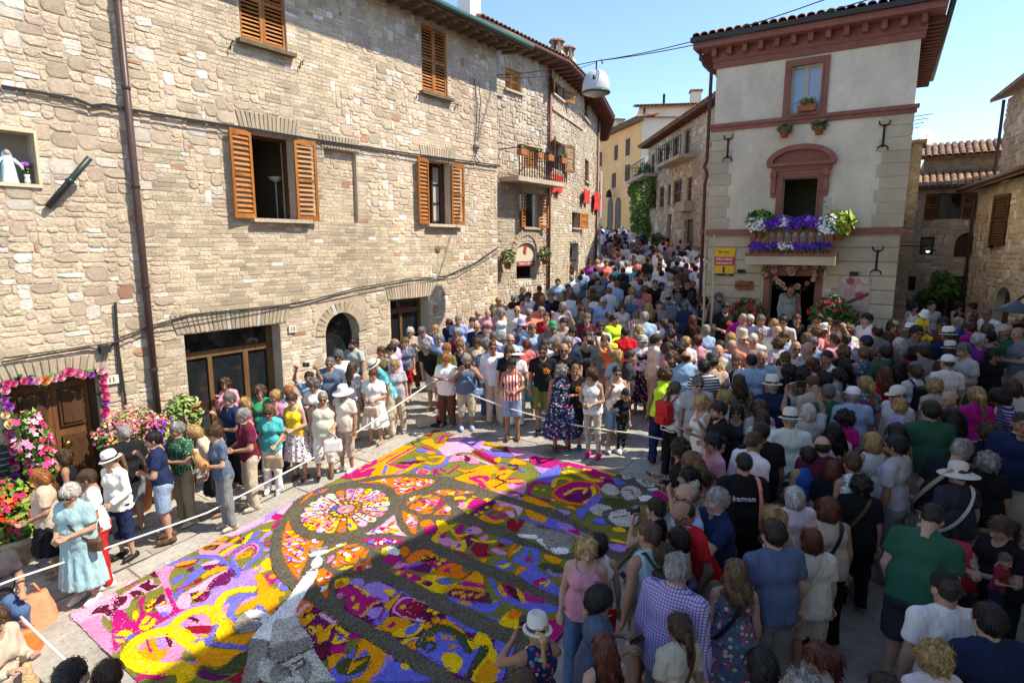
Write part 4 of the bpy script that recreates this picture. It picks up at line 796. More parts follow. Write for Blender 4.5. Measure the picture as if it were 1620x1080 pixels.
def heap(col, poly, h=None, jit=.007):
    kz[0] += 1; z = .012 + .00005 * kz[0] if h is None else h
    poly = clip(poly)
    if len(poly) < 3: return
    if jit:                        # ragged edge: petals a couple of centimetres long
        q = []
        for i, p in enumerate(poly):
            n = poly[(i + 1) % len(poly)]; d = math.hypot(n[0] - p[0], n[1] - p[1]); m = max(1, min(12, int(d / .03)))
            for t in range(m): q.append((p[0] + (n[0] - p[0]) * t / m + crnd.uniform(-jit, jit), p[1] + (n[1] - p[1]) * t / m + crnd.uniform(-jit, jit)))
        poly = q
    b = MB().prism(poly, -.004, z)
    if jit:
        for p in poly:             # loose petals spilling over the outline
            if crnd.random() < .8:
                c = (p[0] + crnd.uniform(-.022, .022), p[1] + crnd.uniform(-.022, .022)); a = crnd.uniform(0, 6.3); r = crnd.uniform(.008, .016); e = z + crnd.uniform(.0005, .004)
                b.add([(c[0] + r * math.cos(a + k * 1.57) * (1 if k % 2 else .6), c[1] + r * math.sin(a + k * 1.57) * (1 if k % 2 else .6), e + crnd.uniform(-.002, .005)) for k in range(4)], [(0, 1, 2, 3)])
    return b.build(PC[col][1] + '_petals', PM[col], carpet)
def clip(poly):
    for ax, lim, sg in ((0, CARPET[0] * KS, 1), (0, CARPET[1] * KS, -1), (1, CARPET[2], 1), (1, CARPET[3], -1)):
        o = []
        for i in range(len(poly)):
            a, c = poly[i - 1], poly[i]; da, dc = (a[ax] - lim) * sg, (c[ax] - lim) * sg
            if (da < 0) != (dc < 0): t = da / (da - dc); o.append((a[0] + (c[0] - a[0]) * t, a[1] + (c[1] - a[1]) * t))
            if dc >= 0: o.append(c)
        poly = o
        if not poly: break
    return poly
def ribbon(p, w):
    p = smooth(p, False, 5); L, Rr = [], []
    for i in range(len(p)):
        a, c = Vector(p[max(i - 1, 0)]), Vector(p[min(i + 1, len(p) - 1)]); d = (c - a).normalized(); n = Vector((-d.y, d.x)) * w * .5 * (1 if 0 < i < len(p) - 1 else .6)
        L.append(tuple(Vector(p[i]) + n)); Rr.append(tuple(Vector(p[i]) - n))
    return L + Rr[::-1]
def inside(p, poly):
    c = False; n = len(poly)
    for i in range(n):
        a, b = poly[i], poly[i - 1]
        if (a[1] > p[1]) != (b[1] > p[1]) and p[0] < (b[0] - a[0]) * (p[1] - a[1]) / (b[1] - a[1]) + a[0]: c = not c
    return c
MOS = MB(); 
def blob(col, c, r, e=.65):
    t0 = crnd.uniform(0, 3.1); n = 9; poly = []
    for i in range(n):
        t = 2 * math.pi * i / n; q = r * crnd.uniform(.75, 1.2); x, y = q * math.cos(t), q * e * math.sin(t); poly.append((c[0] + x * math.cos(t0) - y * math.sin(t0), c[1] + x * math.sin(t0) + y * math.cos(t0)))
    BLOBS.setdefault(col, []).append(poly)
BLOBS = {}
def parse(line):
    tok = line.split(); head = tok[0]; v = None; pts = []
    for t in tok[1:]:
        if t in VIEWS: v = t
        else: x, y = t.split(','); pts.append(to_c(v, float(x), float(y)))
    if head.endswith('.'):
        for p in pts: heap(head[:-1], smooth([(p[0] + .035 * math.cos(a), p[1] + .035 * math.sin(a)) for a in (0, 1.26, 2.5, 3.8, 5)], k=2))
    elif '~' in head: c, w_ = head.split('~'); heap(c, ribbon(pts, float(w_)))
    elif head.endswith('#'):
        q = smooth(pts); heap(head[:-1], q); xs = [p[0] for p in q]; ys = [p[1] for p in q]; n = 0
        ar = abs(sum(q[i - 1][0] * q[i][1] - q[i][0] * q[i - 1][1] for i in range(len(q)))) / 2
        for _ in range(400):
            p = (crnd.uniform(min(xs), max(xs)), crnd.uniform(min(ys), max(ys)))
            if all(inside((p[0] + a, p[1] + b), q) for a, b in ((0, 0), (.03, 0), (-.03, 0), (0, .03), (0, -.03))):
                blob(crnd.choice([k for k in ('ye', 'mg', 'lp', 'wt', 'or', 'pk', 'bl') if k != head[:-1]]), p, crnd.uniform(.025, .06), .5); n += 1
            if n > ar * 130: break
    else: heap(head, smooth(pts))
s0, s1, n0, n1 = CARPET
heap('ol', [(s0 * KS, n0), (s1 * KS, n0), (s1 * KS, n1), (s0 * KS, n1)], .012, 0)
for l in '''lp A 980,400 1140,330 1240,250 1400,180 1620,80 1620,160 1560,220 1480,260 1340,300 1200,360 1080,410
mv A 1090,400 1200,350 1350,280 1420,200 1500,170 1440,240 1300,320 1150,390
mv C 0,440 120,350 300,250 460,190 700,80 800,30 760,80 600,140 440,210 330,270 200,340 60,460 0,500
mg A 1450,240 1490,210 1550,210 1530,245 1480,255
mg A 1440,330 1500,260 1520,270 1470,335
mg C 60,480 90,440 160,450 150,490 90,500
pk K 455,650 600,580 720,510 740,560 640,690 760,830 720,880 670,900
lp K 455,650 720,515 700,560 540,690 500,700
pk B 0,430 60,400 120,420 60,560 20,620 60,760 0,770
lp B 0,300 60,260 130,220 250,140 370,100 380,140 450,150 440,180 330,220 240,260 160,310 150,360 60,400 0,420
lp K 560,680 590,620 680,570 740,560 750,600 720,650 690,680 640,650
mr K 580,650 620,605 690,590 690,620 740,610 710,665 650,640
mr B 0,290 60,265 130,270 110,320 70,350 30,385 0,380
mr B 150,235 210,205 260,215 290,240 240,260 210,290 180,260
mr B 240,170 290,140 340,110 350,150 420,160 380,190 320,215 280,190
mg A 20,890 170,835 165,850 30,910
mr A 270,765 310,750 350,760 360,800 310,800
pk A 340,740 400,700 530,690 490,740 470,800 470,860 490,960 540,1060 460,1080 430,960 400,860
mg B 0,420 90,400 170,500 250,440 240,300 310,270 270,370 330,420 420,410 480,380 560,370 520,290 490,200 540,190 570,290 620,370 700,380 780,330 760,350 640,420 500,480 380,560 250,620 100,700 0,770
ye B 175,440 215,395 245,440 210,495
ye B 260,520 300,460 350,455 310,510 280,530
ye B 240,550 330,530 370,475 400,485 370,550 290,590
ye B 20,640 70,590 150,590 180,620 120,650 60,640
ye B 20,670 100,665 110,690 60,705
bl B 0,650 100,660 180,620 210,640 130,680 60,665
mr B 310,380 330,330 380,310 470,240 490,300 480,340 410,350 370,400
ye. B 340,350 465,330 340,395 375,315
lp B 400,350 500,340 560,370 520,440 440,430
bl B 440,430 480,410 530,430 470,460
mv A 1060,810 1150,750 1300,700 1440,620 1440,720 1300,780 1290,900 1100,920 1000,990 900,1080 740,1080 800,1010 860,950 920,890 1020,875
mv B 380,560 500,490 620,420 760,330 860,300 930,200 1010,180 1120,80 1250,50 1380,0 1360,190 1200,220 1050,290 1000,360 930,390 800,410 640,470 540,560 420,570
bl A 440,690 560,640 700,605 830,590 930,600 1000,640 1060,680 1100,690 1150,740 1130,800 1080,800 1040,720 960,680 880,640 760,620 600,660 520,690
yo A 530,680 620,650 730,635 700,665 600,690 530,700
cm A 520,705 600,690 720,660 760,630 680,690 600,710
bl A 480,850 540,800 640,770 600,810 540,860
bl A 540,930 620,840 700,740 800,700 900,670 1000,680 900,710 800,750 740,800 680,850 600,900
pl A 800,700 900,680 1000,690 900,720 810,735
lp A 770,690 850,650 930,640 920,670 820,690
pl A 645,725 690,710 705,735 660,750
bl A 720,680 780,640 780,655 730,690
yo A 770,790 860,730 940,700 1030,710 960,740 860,780 780,815
lp A 650,930 760,870 830,820 1000,735 1010,750 900,830 830,930 660,960
cm A 700,860 720,830 770,810 780,830 720,870
mg~.04 A 530,940 600,900 700,870
pl A 830,920 860,850 920,800 1000,750 1060,720 1100,770 1060,810 1020,870 920,890
mr A 660,955 850,940 860,960 800,1030 740,1040 690,1020
ye. A 712,990 757,960
mg A 760,990 800,975 820,995 780,1015
lp B 590,330 640,250 720,230 740,310 700,380 620,380
bl A 490,980 560,930 620,930 560,970 540,1010 500,1010
bl A 1050,640 1080,570 1160,500 1250,450 1340,450 1360,520 1330,610 1250,680 1180,740 1150,720 1080,700
pk A 1100,620 1120,560 1200,500 1280,480 1320,520 1310,570 1250,630 1180,700 1150,730
ol A 1100,640 1160,570 1240,520 1280,550 1250,630 1170,700 1150,730
mg~.03 A 1110,570 1180,520 1250,495 1290,520 1280,590
yo~.05 A 1100,640 1120,600 1200,575 1235,570 1220,600 1140,615
mg~.04 A 1000,620 1030,580 1090,560
pk A 750,580 770,510 850,480 980,470 1080,490 1000,520 940,560 920,590 840,590
yo A 765,540 790,500 880,485 960,485 930,530 860,550 800,550
mr A 795,540 830,510 940,495 910,535 860,545
ol A 820,530 900,510 890,530 840,540
yo A 910,440 950,420 1020,430 1000,455 930,460
yo A 1030,480 1090,430 1150,405 1110,450 1060,480
mr~.03 A 1000,480 1090,425 1150,405
ye A 1160,470 1190,420 1260,375 1230,430 1190,480
pl A 1100,480 1160,430 1190,420 1160,470
ye A 940,590 1010,540 1080,500 1150,490 1060,540 980,590
pk A 960,600 1040,550 1100,520 1060,570 1000,610
ye A 1335,360 1420,350 1420,365 1360,370
bl A 1230,430 1320,360 1340,370 1280,430
mv A 1320,450 1380,390 1440,365 1440,390 1380,430 1340,465
mg~.03 A 1370,480 1440,450
mg~.03 A 1370,495 1430,500
mv A 1360,540 1430,520 1430,545 1370,560
mv A 1350,640 1420,580 1420,610
ye A 1330,690 1360,650 1420,620 1440,720 1400,740 1340,710
ye. A 1295,720 1345,750
bl B 1030,330 1130,260 1280,230 1360,235 1350,260 1240,290 1190,330 1170,420 1170,510 1100,480 1050,460 1100,350
pk B 990,400 1100,330 1060,440 1000,440
pk B 1190,370 1240,300 1360,260 1300,320 1220,350
mg A 1380,790 1440,765 1480,780 1500,830 1440,860 1420,900 1400,850
yo A 1420,790 1470,775 1490,800 1430,820
bl A 1480,850 1520,820 1600,910 1520,930
yo B 1350,60 1400,50 1450,120 1500,180 1540,200 1590,130 1560,210 1620,230 1620,260 1560,270 1580,330 1540,370 1500,450 1440,410 1380,350 1300,390 1250,400 1150,440 1180,380 1320,300 1360,260 1370,180 1340,110
bl B 1340,390 1380,350 1450,400 1400,420
mg~.03 B 1540,410 1560,370 1620,350
dg B 840,930 1000,960 1180,820 1290,790 1260,920 1150,990 1000,1000 860,1020
pl B 800,990 860,960 960,1000 1100,1020 1000,1060 850,1050
mg~.07 B 210,1070 300,1010 400,1030 500,1030
cm B 1080,1070 1200,990 1270,900 1300,850 1420,1000 1400,1080
pk B 570,600 660,500 780,430 900,420 980,480 990,560 920,640 760,690 680,660
mv B 580,580 640,520 760,450 840,420 700,500 690,550
mr B 690,470 740,460 800,480 800,510 740,490
cm B 680,580 720,550 940,550 920,620 740,610
yo B 910,480 970,465 970,505 920,510
yo B 730,690 820,640 920,620 900,650 800,690 760,690
yo B 1030,480 1120,490 1160,560 1140,620 1060,640
yo B 900,720 1000,680 1050,660 1180,630 1370,590 1300,680 1280,710 1180,740 1080,740
yo B 700,780 800,820 930,760 1100,770 1260,780 1170,820 1100,880 1000,940 840,910 760,1020 700,1040 760,900 780,870
pk B 190,800 240,720 330,660 480,640 620,700 700,770 780,880 700,940 560,930 380,930 260,890
yo B 210,820 290,760 330,690 420,670 430,740 500,770 510,810 440,870 380,880 290,860 240,870
mg B 310,690 340,690 330,740 370,780 340,790
mv B 400,640 480,640 510,740 430,770
mr B 490,640 560,680 540,750 510,720
ol B 640,860 690,780 780,860 740,880
ye~.17 B 700,1080 670,960 560,950 380,950 220,900 150,830 180,740 280,650 480,600 600,610 700,680 800,750 900,790
ye~.15 B 520,600 640,480 760,410 880,395 970,430 1010,500 1030,580 1070,650 1160,640
ye~.12 B 940,390 1000,340 1050,260 1180,210 1360,195
bl~.07 B 880,720 960,720 1100,740 1290,760
bl~.06 B 980,530 940,620 880,720
bl~.05 B 780,700 830,670 900,690
yo D 0,470 200,340 340,270 420,240 590,260 480,330 330,420 430,440 560,420 650,410 420,520 200,530 0,575
mg D 0,480 120,400 220,380 200,430 100,470 0,540
yo. D 60,460 150,415
mg D 40,540 100,510 170,510 140,540
mg D 110,480 180,460 200,475 140,490
mg C 700,90 800,20 900,50 980,20 1040,20 960,80 840,110
mg~.04 D 240,400 330,350 420,310
mg~.05 D 310,410 440,330 590,250
mg~.04 D 310,410 450,460
bl~.06 D 280,520 310,430
bl~.05 D 380,515 490,470
mg D 340,420 500,430 560,420 500,460 440,460
mr D 410,410 540,390 620,390 660,400 560,420
bl D 490,400 540,375 590,385
dg~.025 D 470,240 560,200
dg~.025 D 520,190 570,235
dg~.025 D 570,215 650,175
dg~.025 D 600,170 620,210
cm~.05 D 660,150 700,140 720,155 760,110 800,110 820,90 900,65
mg~.03 D 760,190 860,140 940,100
pk D 590,500 620,475 670,465 715,480 715,505 680,518 610,518
mg D 610,495 640,475 690,478 700,500 670,512 620,512
or D 630,495 660,485 680,495 650,505
bl~.04 D 560,500 570,475 610,465
mg D 750,480 790,470 800,500 760,520
mg~.04 D 890,510 940,480 1000,430
mg~.04 D 820,460 870,490
mg~.03 D 780,500 830,520
bl~.09 D 670,440 760,455 860,420 890,370 850,350
yo~.08 D 680,400 760,420 830,390 850,350 780,350 710,360
ol D 710,390 760,370 800,380 770,400
yo D 590,360 640,350 680,380 600,380
bl D 590,290 640,275 800,310 850,335 780,320 640,305
yo D 680,310 740,300 780,320 720,330
yo D 640,210 740,180 770,230 870,230 870,300 800,290 700,240
mg~.04 D 640,250 760,300
mg~.05 D 800,220 850,160 940,150
yo D 860,190 880,170 910,200 870,215
lp D 800,270 850,250 900,180 950,150 1010,150 1100,190 1100,250 1140,280 1100,310 1000,310 920,340 860,340
pl D 940,110 990,80 1080,80 1160,120 1080,130 1060,160 1010,130
mv D 1000,220 1060,170 1140,150 1260,140 1230,230 1200,280 1140,270 1090,240
yo D 1220,220 1250,160 1330,150 1450,190 1560,210 1440,260 1340,250
mv D 1290,210 1320,165 1370,190 1410,210 1310,215
pl D 1460,240 1560,215 1620,220 1620,250 1540,250
pk D 900,400 960,330 1060,330 1180,370 1190,410 1120,420 1030,390
mr D 970,330 1040,330 1110,370 1080,400 1020,370
lp. D 1000,350 1030,345 1035,365
cm D 1120,295 1180,300 1340,380 1340,420 1200,350
mg D 1180,300 1300,310 1340,350 1340,390
lp D 1090,330 1200,380 1330,430 1290,430 1180,390
lp D 1200,250 1300,260 1400,290 1340,300 1230,275
bl D 1230,300 1320,290 1420,310 1540,340 1500,355 1340,350
cm D 1420,280 1450,250 1490,290 1560,325 1490,325
pk D 1460,270 1560,270 1620,320 1620,370 1540,350
bl D 1480,250 1620,260 1620,290 1540,280
yo D 1340,370 1390,355 1390,400 1340,400
yo D 1480,400 1530,370 1620,400 1620,430 1500,420
bl D 1390,400 1480,420 1600,490 1620,480 1500,430
mr~.03 D 1470,430 1540,430 1550,460 1500,480
yo D 950,555 1050,510 980,470 1100,480 1200,440 1320,430 1370,470 1360,500 1300,520 1300,560 1260,660 1180,630 1060,600
yo D 1360,500 1440,480 1540,490 1490,510 1440,560 1360,570
mg D 1380,460 1420,440 1440,470 1400,480
yo D 1250,600 1330,570 1460,610 1480,650 1400,680 1300,680
mg D 1090,560 1180,530 1260,530 1290,570 1200,600
mg D 1180,600 1250,620 1260,660 1190,640
yo D 1190,510 1270,500 1280,530 1210,530
yo D 1170,560 1220,560 1240,590
pk D 1460,620 1620,580 1620,700 1540,680 1490,660
mg D 1470,560 1560,560 1620,600 1540,620
yo D 1420,580 1560,570 1620,590 1500,600
mr~.03 D 1330,650 1380,620 1440,590 1380,570 1360,540 1440,510
mr~.03 D 950,550 1040,515 1150,490
pk D 1320,680 1420,690 1620,750 1560,755
mg D 1470,700 1540,690 1600,720 1540,740
lp D 1500,705 1550,705 1570,725 1520,725
yo E 1240,310 1300,280 1470,340 1560,415 1400,370
lp J 470,740 540,690 620,700 700,700 740,740 640,740 560,760
mg J 550,760 580,730 640,745 740,760 740,810 640,800
mv J 580,800 700,810 740,800 720,860 640,850
bl J 600,870 740,780 760,800 720,880 690,920 630,910
mg J 740,800 780,770 900,770 1020,800 1060,860 1080,910 1000,940 940,900
pl J 1040,880 1090,900 1060,960 1010,930
ol J 760,810 860,810 960,870 1010,890 900,880
ye~.1 J 760,840 800,830 880,850 930,880 1010,890
ye. J 800,800 900,815 930,820 1010,870
mg J 540,970 560,910 600,890 720,920 700,1010 640,1010
ol J 560,960 600,910 700,930 690,1000 600,990
ye. J 590,940 640,945 700,1010
ye~.08 J 700,930 720,880 780,870 820,890
or J 690,980 740,920 840,890 940,890 1000,940 980,1000 900,1040 780,1030
mg J 710,970 760,920 860,895 940,905 980,950 900,1020 780,1010
pl J 760,1000 900,950 980,950 960,1000 880,1030
ye~.06 J 770,980 840,940 910,940 890,970
ye~.07 J 890,1030 960,990 950,920
bl J 900,1080 910,1030 980,970 1020,1000 980,1060 940,1080
dg J 1010,1000 1100,1000 1180,1030 1240,1080 1000,1080
ye~.05 J 980,820 1050,840 1100,850
bl J 1080,880 1160,870 1240,920 1330,960 1310,980 1200,950 1110,920
mg J 1320,970 1420,950 1430,1010 1340,1000
dk J 1100,830 1180,820 1220,850 1300,830 1420,860 1430,950 1330,950 1230,920 1120,880
lg J 1140,850 1190,840 1200,870 1150,880
lg J 1220,860 1280,830 1360,860 1380,910 1300,930 1240,900
dk~.02 J 1260,870 1290,910
dk~.02 J 1290,860 1320,910
dk~.02 J 1320,860 1350,905
wt J 1300,940 1400,930 1410,945 1330,950
dk J 1100,930 1220,900 1330,980 1300,1030 1200,1030 1110,990
lg J 1005,940 1040,905 1090,920 1120,960 1090,980 1040,970
lg J 1130,940 1200,920 1260,960 1220,1000 1160,1010
dk~.02 J 1150,950 1200,950 1200,980
wt J 1240,990 1300,980 1330,1000 1270,1020
lg L 760,190 800,160 870,175 880,210 820,220
dk L 830,200 930,180 1020,200 1010,270 920,290 850,250
lg L 860,220 920,190 1010,200 990,270 900,270
dk~.02 L 880,230 960,220
ye L 880,285 920,280 950,300 900,300
bl L 690,190 750,190 720,240
bl L 770,240 830,235 840,270
yo L 640,175 670,170 690,190
mv L 590,185 660,200 640,220
dk C 150,1080 70,960 50,800 60,690 110,560 200,420 290,320 380,240 600,180 820,135 1000,95 1250,70 1480,70 D 860,540 1000,580 1180,630 1340,690 1500,740 1620,780 E 1400,370 1560,410 L 760,290 940,365 1000,400 900,640 700,1000 560,1080 I 560,1160 250,1200 H 1450,1080 1240,960 1040,830 780,660 560,530 340,370 230,300 100,180
or# C 890,150 1000,140 1150,110 1400,105 1600,125 1580,160 1480,200 1280,265 1220,210 1120,160
or# C 330,355 400,270 480,235 595,210 540,240 440,270 380,310
or# C 220,510 250,590 330,670 430,700 550,710 490,780 420,790 400,870 340,1000 320,1060 250,990 200,900 165,790 170,660
lp# C 955,640 1080,570 1180,490 1230,465 1240,530 1280,600 1340,660 1150,630
mg# C 890,700 1000,680 1180,680 1330,715 1150,740 1030,760 960,710
or# C 1310,420 1330,440 1430,480 1420,640 1360,570 1310,480
or# C 690,870 680,810 750,790 830,790 870,755 940,770 920,820 890,850 860,910 760,920 700,950 630,940 650,890
ye# C 600,800 680,750 770,730 720,760 640,790
or C 740,770 800,740 880,735 830,760
or C 910,840 940,810 980,790 960,840 930,870
or# C 830,985 880,930 940,910 990,870 1000,920 1020,960 940,980
ye C 690,980 760,950 840,940 780,970
pk C 580,920 600,870 650,840 640,880
or# H 380,30 430,10 515,60 490,130 465,290 420,230 370,130
or# D 570,860 600,790 680,760 760,730 815,740 800,790 740,850 640,880
or# D 500,820 540,750 630,720 600,760 540,790
yo D 640,740 700,720 750,715 700,745
or D 530,840 560,800 575,830 550,855
or D 640,900 680,875 740,870 730,885
or# D 755,905 830,850 880,810 915,870 910,905 840,900
mg D 780,840 800,790 845,765 830,820
or# D 470,900 480,870 520,910 595,930 580,1070 510,1010
or# D 770,690 850,670 980,680 1150,690 1040,710 880,725
pl H 550,250 560,200 650,160 820,160 980,140 1130,200 1240,270 1390,340 1560,450 I 380,450 550,540 710,610 870,690 1040,770 1020,860 960,980 930,1080 560,1080 370,940 130,800 H 1180,710 1060,630 900,550 780,490 660,420 620,370 660,300
ye H 545,190 550,120 640,95 690,120 650,170 580,190
or H 550,180 580,130 620,140 600,190
mv H 680,150 720,105 800,105 820,150 790,190
mg H 560,270 570,230 640,180 740,190 700,260 640,285
pk H 565,275 590,240 620,260 600,285
mv H 800,200 870,150 980,140 1130,220 1060,260 1050,330 980,330 870,260
mg H 640,330 700,240 780,200 870,270 990,300 900,350 840,420 770,460 680,410
ye~.04 H 720,170 800,210 860,270
ye H 710,380 760,340 770,380 745,400
ye~.04 H 705,270 715,310
ye~.04 H 780,465 850,420 900,350 970,325
yo H 1010,360 1090,290 1170,240 1150,290 1080,370 1040,460 1060,490 960,580 940,560 1040,440
ye H 1010,220 1060,200 1120,240 1080,280
bl~.05 H 1100,270 1170,230 1240,270
mv H 840,440 880,390 960,380 1000,400 960,480 900,480
bl H 900,520 980,440 1040,390 1050,450 1010,520 950,550
mg H 945,480 1000,400 1020,405 970,490
lp H 1090,420 1110,350 1170,290 1270,280 1330,310 1390,350 1260,380 1240,440 1340,480 1400,520 1360,520 1180,470
mg H 1110,400 1140,340 1200,300 1290,300 1250,360 1240,440 1180,460
cm H 1180,430 1240,350 1320,320 1400,360 1360,420 1300,490 1240,470
mr H 1370,440 1430,380 1560,450 1490,490 1400,510
ye. H 1435,405 1495,430 1185,375
yo H 950,570 1070,470 1250,500 1220,560 1100,610 1010,600
mg~.06 H 1050,570 1110,530
ye H 1080,620 1180,580 1260,540 1300,530 1390,540 1360,600 1290,650 1140,660
bl H 1205,620 1240,570 1320,530 1350,540 1310,610 1250,640
yo H 1390,570 1440,520 1530,590 1440,630
ye H 1180,710 1240,670 1390,655 1390,680 1300,690 1240,720
bl H 1240,710 1300,680 1380,680 1340,710
yo H 1220,730 1290,700 1340,730 1330,790
bl I 130,790 180,690 260,630 400,610 500,660 570,740 620,820 710,750 720,780 640,900 580,1030 500,1000 340,920
dg~.12 I 140,760 220,630 340,580 470,600 560,680 630,800
ye I 350,870 380,820 440,805 520,840 555,900 500,1000 420,970
yo. I 387,664 452,672 463,750 235,680 270,680
dg~.03 I 200,780 200,740 240,710 290,730 270,780 220,800
ye I 640,700 700,620 780,640 830,720 870,800 950,880 900,980 880,1080 640,1080 700,930 800,800 740,740 650,780 600,680
yo I 720,960 800,870 850,920 880,1000 850,1080 680,1080
dg I 570,1060 620,960 740,740 800,790 700,920 600,1060
bl I 850,730 900,700 1040,770 1000,860 960,880 890,830
bl I 890,1000 960,940 940,1040 890,1080
bl I 390,480 420,460 600,560 710,610 620,620 480,540
yo I 260,490 310,470 350,510 300,530
yo I 340,540 390,490 480,540 580,620 540,620 440,550
dg I 250,520 330,540 400,560 340,590 270,560
ol F 190,350 170,300 330,260 520,180 620,200 760,250 860,310 960,340 1050,370 1110,390 I 850,110 1000,170 1100,210 1230,270 1350,330 1510,390 1600,420 1500,560 1400,780 1040,590 900,520 720,440 560,350 400,280 F 600,540 400,440
ye F 85,170 90,120 150,105 140,180
wt F 130,150 150,105 200,105 250,140 240,180 180,175
or F 255,130 300,100 340,120 340,170 300,200 260,160
mg F 100,240 120,200 200,185 280,230 260,270 150,260
or F 320,220 400,150 500,130 590,180 520,220 430,240 360,270
pk F 190,300 240,250 350,270 250,310
yo F 500,190 560,170 620,200 590,260 520,260
mr F 450,220 500,180 560,210 600,190 590,260 500,260
mg F 200,340 330,280 480,260 620,230 760,250 620,300 560,340 480,330 330,320
bl F 320,300 380,260 480,255 400,290
pl F 350,310 480,270 560,280 560,350 440,340
ye F 560,330 570,300 590,310 570,350
ye. F 670,230 630,265 480,205
or F 580,360 640,300 740,260 850,290 840,340 910,360 870,400 740,390
mg F 670,330 720,310 730,345
ye F 200,350 280,335 290,350 240,375
mg F 260,370 330,330 440,380 500,400 380,430
ye F 330,370 360,365 365,390 340,390
ye F 470,410 510,375 600,370 720,390 600,420 680,470 840,430 860,440 740,490 690,530 620,545 480,480 400,430 560,440
pl F 470,450 520,430 570,450 530,480
bl F 610,410 690,405 740,430 720,470 660,450
yo F 870,420 960,340 1030,365 1045,460 940,440
cm~.03 F 860,410 950,340
mg F 800,460 880,430 1050,465 1050,510 940,490
yo~.07 F 660,530 780,480 900,500 1060,520
pl F 720,560 760,510 900,510 1030,540 1100,540 1080,620 1000,640 800,590
yo. F 780,545 840,540 925,565 860,577 990,580 1035,557
bl F 700,580 760,590 900,620 1040,640 1140,640 1190,620 1215,640 1150,720 1060,730 930,690 800,640
yo F 800,630 870,625 940,650 900,665
yo F 1130,640 1170,612 1180,625
dg F 1070,640 1090,580 1130,620 1120,640
bl I 1100,310 1330,350 1500,390 1300,440 1050,360 900,280 840,190 800,110 840,110 900,220
yo I 890,200 910,160 980,270 920,260
mg I 920,160 1000,170 1100,220 1340,330 1160,330 980,260
mr I 960,170 1060,210 1120,320 1020,280
ye I 1065,215 1090,215 1165,330 1110,320
ye I 890,520 1030,400 1060,480 1110,490 1090,580 1030,580
or I 985,480 1030,405 1140,450 1110,490
or I 1280,490 1370,510 1330,550 1300,540
mg I 1370,510 1500,520 1490,640 1400,740 1340,660
bl I 770,460 910,490 880,510
ol E 440,650 540,540 640,535 960,650 1250,760 1620,880 L 650,460 670,520 650,640 E 1220,1050 1060,990 880,920 700,850 540,780 440,740
or E 275,530 370,505 390,560 290,575
mg E 310,600 380,560 440,580 400,640 320,640
ye E 380,690 440,600 420,520 500,520 540,560 620,540 560,600 480,640 440,730
pk E 440,700 480,650 560,690 620,720 560,760 480,740
mg E 460,680 480,640 520,640 510,680
or E 600,660 650,650 660,690 620,710
mg E 590,640 640,560 690,560 660,640
ye~.04 E 560,590 620,660 740,640
pk E 700,620 760,570 860,600 830,640
bl E 690,600 760,600 740,620
pl E 660,720 720,650 800,680 760,740 700,770
ye E 560,780 620,720 690,700 710,760 670,810
bl E 600,780 640,730 660,760
pk E 830,680 900,650 920,680 870,710
ye~.05 E 760,690 870,720 1000,710
cm E 750,800 780,740 850,720 920,750 900,820 960,850 840,860
cm E 1000,760 1030,730 1080,750 1040,770
mg E 540,760 600,790 740,840 880,860 700,850
bl E 1010,690 1080,690 1160,730 1100,740
pk E 940,790 1000,780 1100,830 1040,840
or E 1100,840 1140,760 1180,740 1160,800 1130,860
ye~.04 E 1150,830 1200,790 1240,760
yo E 840,890 880,870 905,885 870,915
bl E 1150,890 1240,770 1390,790 1400,870 1380,960 1420,1010 1500,1060 1350,1080 1210,1040 1260,960
ol~.04 E 1200,870 1250,780
ol~.04 E 1325,930 1310,790
mg E 1260,900 1300,860 1320,910
bl E 970,950 1040,895 1110,910 1160,950 1080,990
ye E 1005,945 1050,945 1110,920 1120,940 1070,970
yo E 1165,1030 1220,960 1300,980 1230,1030
yo E 1440,860 1480,840 1610,890 1540,930
dg E 1390,950 1480,920 1620,960 1620,1010 1480,1000
mv~.05 E 1480,980 1530,1030 1620,1040
bl L 400,540 480,500 560,560 640,630 600,640
mg L 470,570 510,545 540,560 500,590
ye~.04 L 505,575 555,565 530,590
ol E 650,300 830,310 960,310 1240,400 1270,410 1480,490 1620,540 L 480,280 780,340 650,420 400,330 E 1180,630 1080,570 960,545 840,500 720,450 650,400
ye E 600,290 690,285 700,310 610,320
mg E 610,320 690,310 660,340
pk E 630,370 690,340 740,350 700,400 650,400
ye~.05 E 700,380 740,320 800,290
cm~.03 E 740,300 820,300
mg E 720,390 760,320 880,320 900,370 820,420
ye E 880,310 940,310 920,340
pl E 930,330 990,340 900,420 820,470 740,460 780,430
ye. E 905,390 850,440 800,460 730,440
lp E 980,320 1100,350 1240,400 1180,490 1120,480 1080,440
or E 960,410 1000,350 1040,350 1000,380 1150,390 1140,420 1040,430
ye E 1000,400 1040,380 1060,405 1030,420
mg E 890,480 960,430 1100,460 1060,490 940,500
ol E 940,460 1000,445 1050,460 990,480
yo E 830,490 880,460 960,510 1070,510 1040,535 940,540
cm E 1090,540 1130,500 1250,510 1270,560 1200,625 1110,590
ol~.04 E 1190,540 1180,460 1160,410
yo E 1270,415 1320,420 1480,490 1440,540 1310,490
bl E 1200,485 1300,490 1440,540 1490,490 1620,530 1620,610 1480,580 1330,530
gr E 1195,650 1280,520 1400,590 1620,640 1620,830 1540,820 1480,760 1380,720 1370,690 1250,680
wt E 1200,650 1330,650 1380,660 1370,690 1250,680
wt E 1370,700 1480,700 1490,760 1620,790 1620,830 1530,820
lg E 1490,720 1620,720 1620,770 1500,760
dk E 1440,650 1490,650 1540,710 1500,690
gr L 540,310 640,320 680,360 640,420 560,410 520,350
wt L 560,395 640,390 650,420 590,420
mv L 590,260 660,270 700,300 790,340 740,350 640,310
mg L 650,300 700,300 720,330
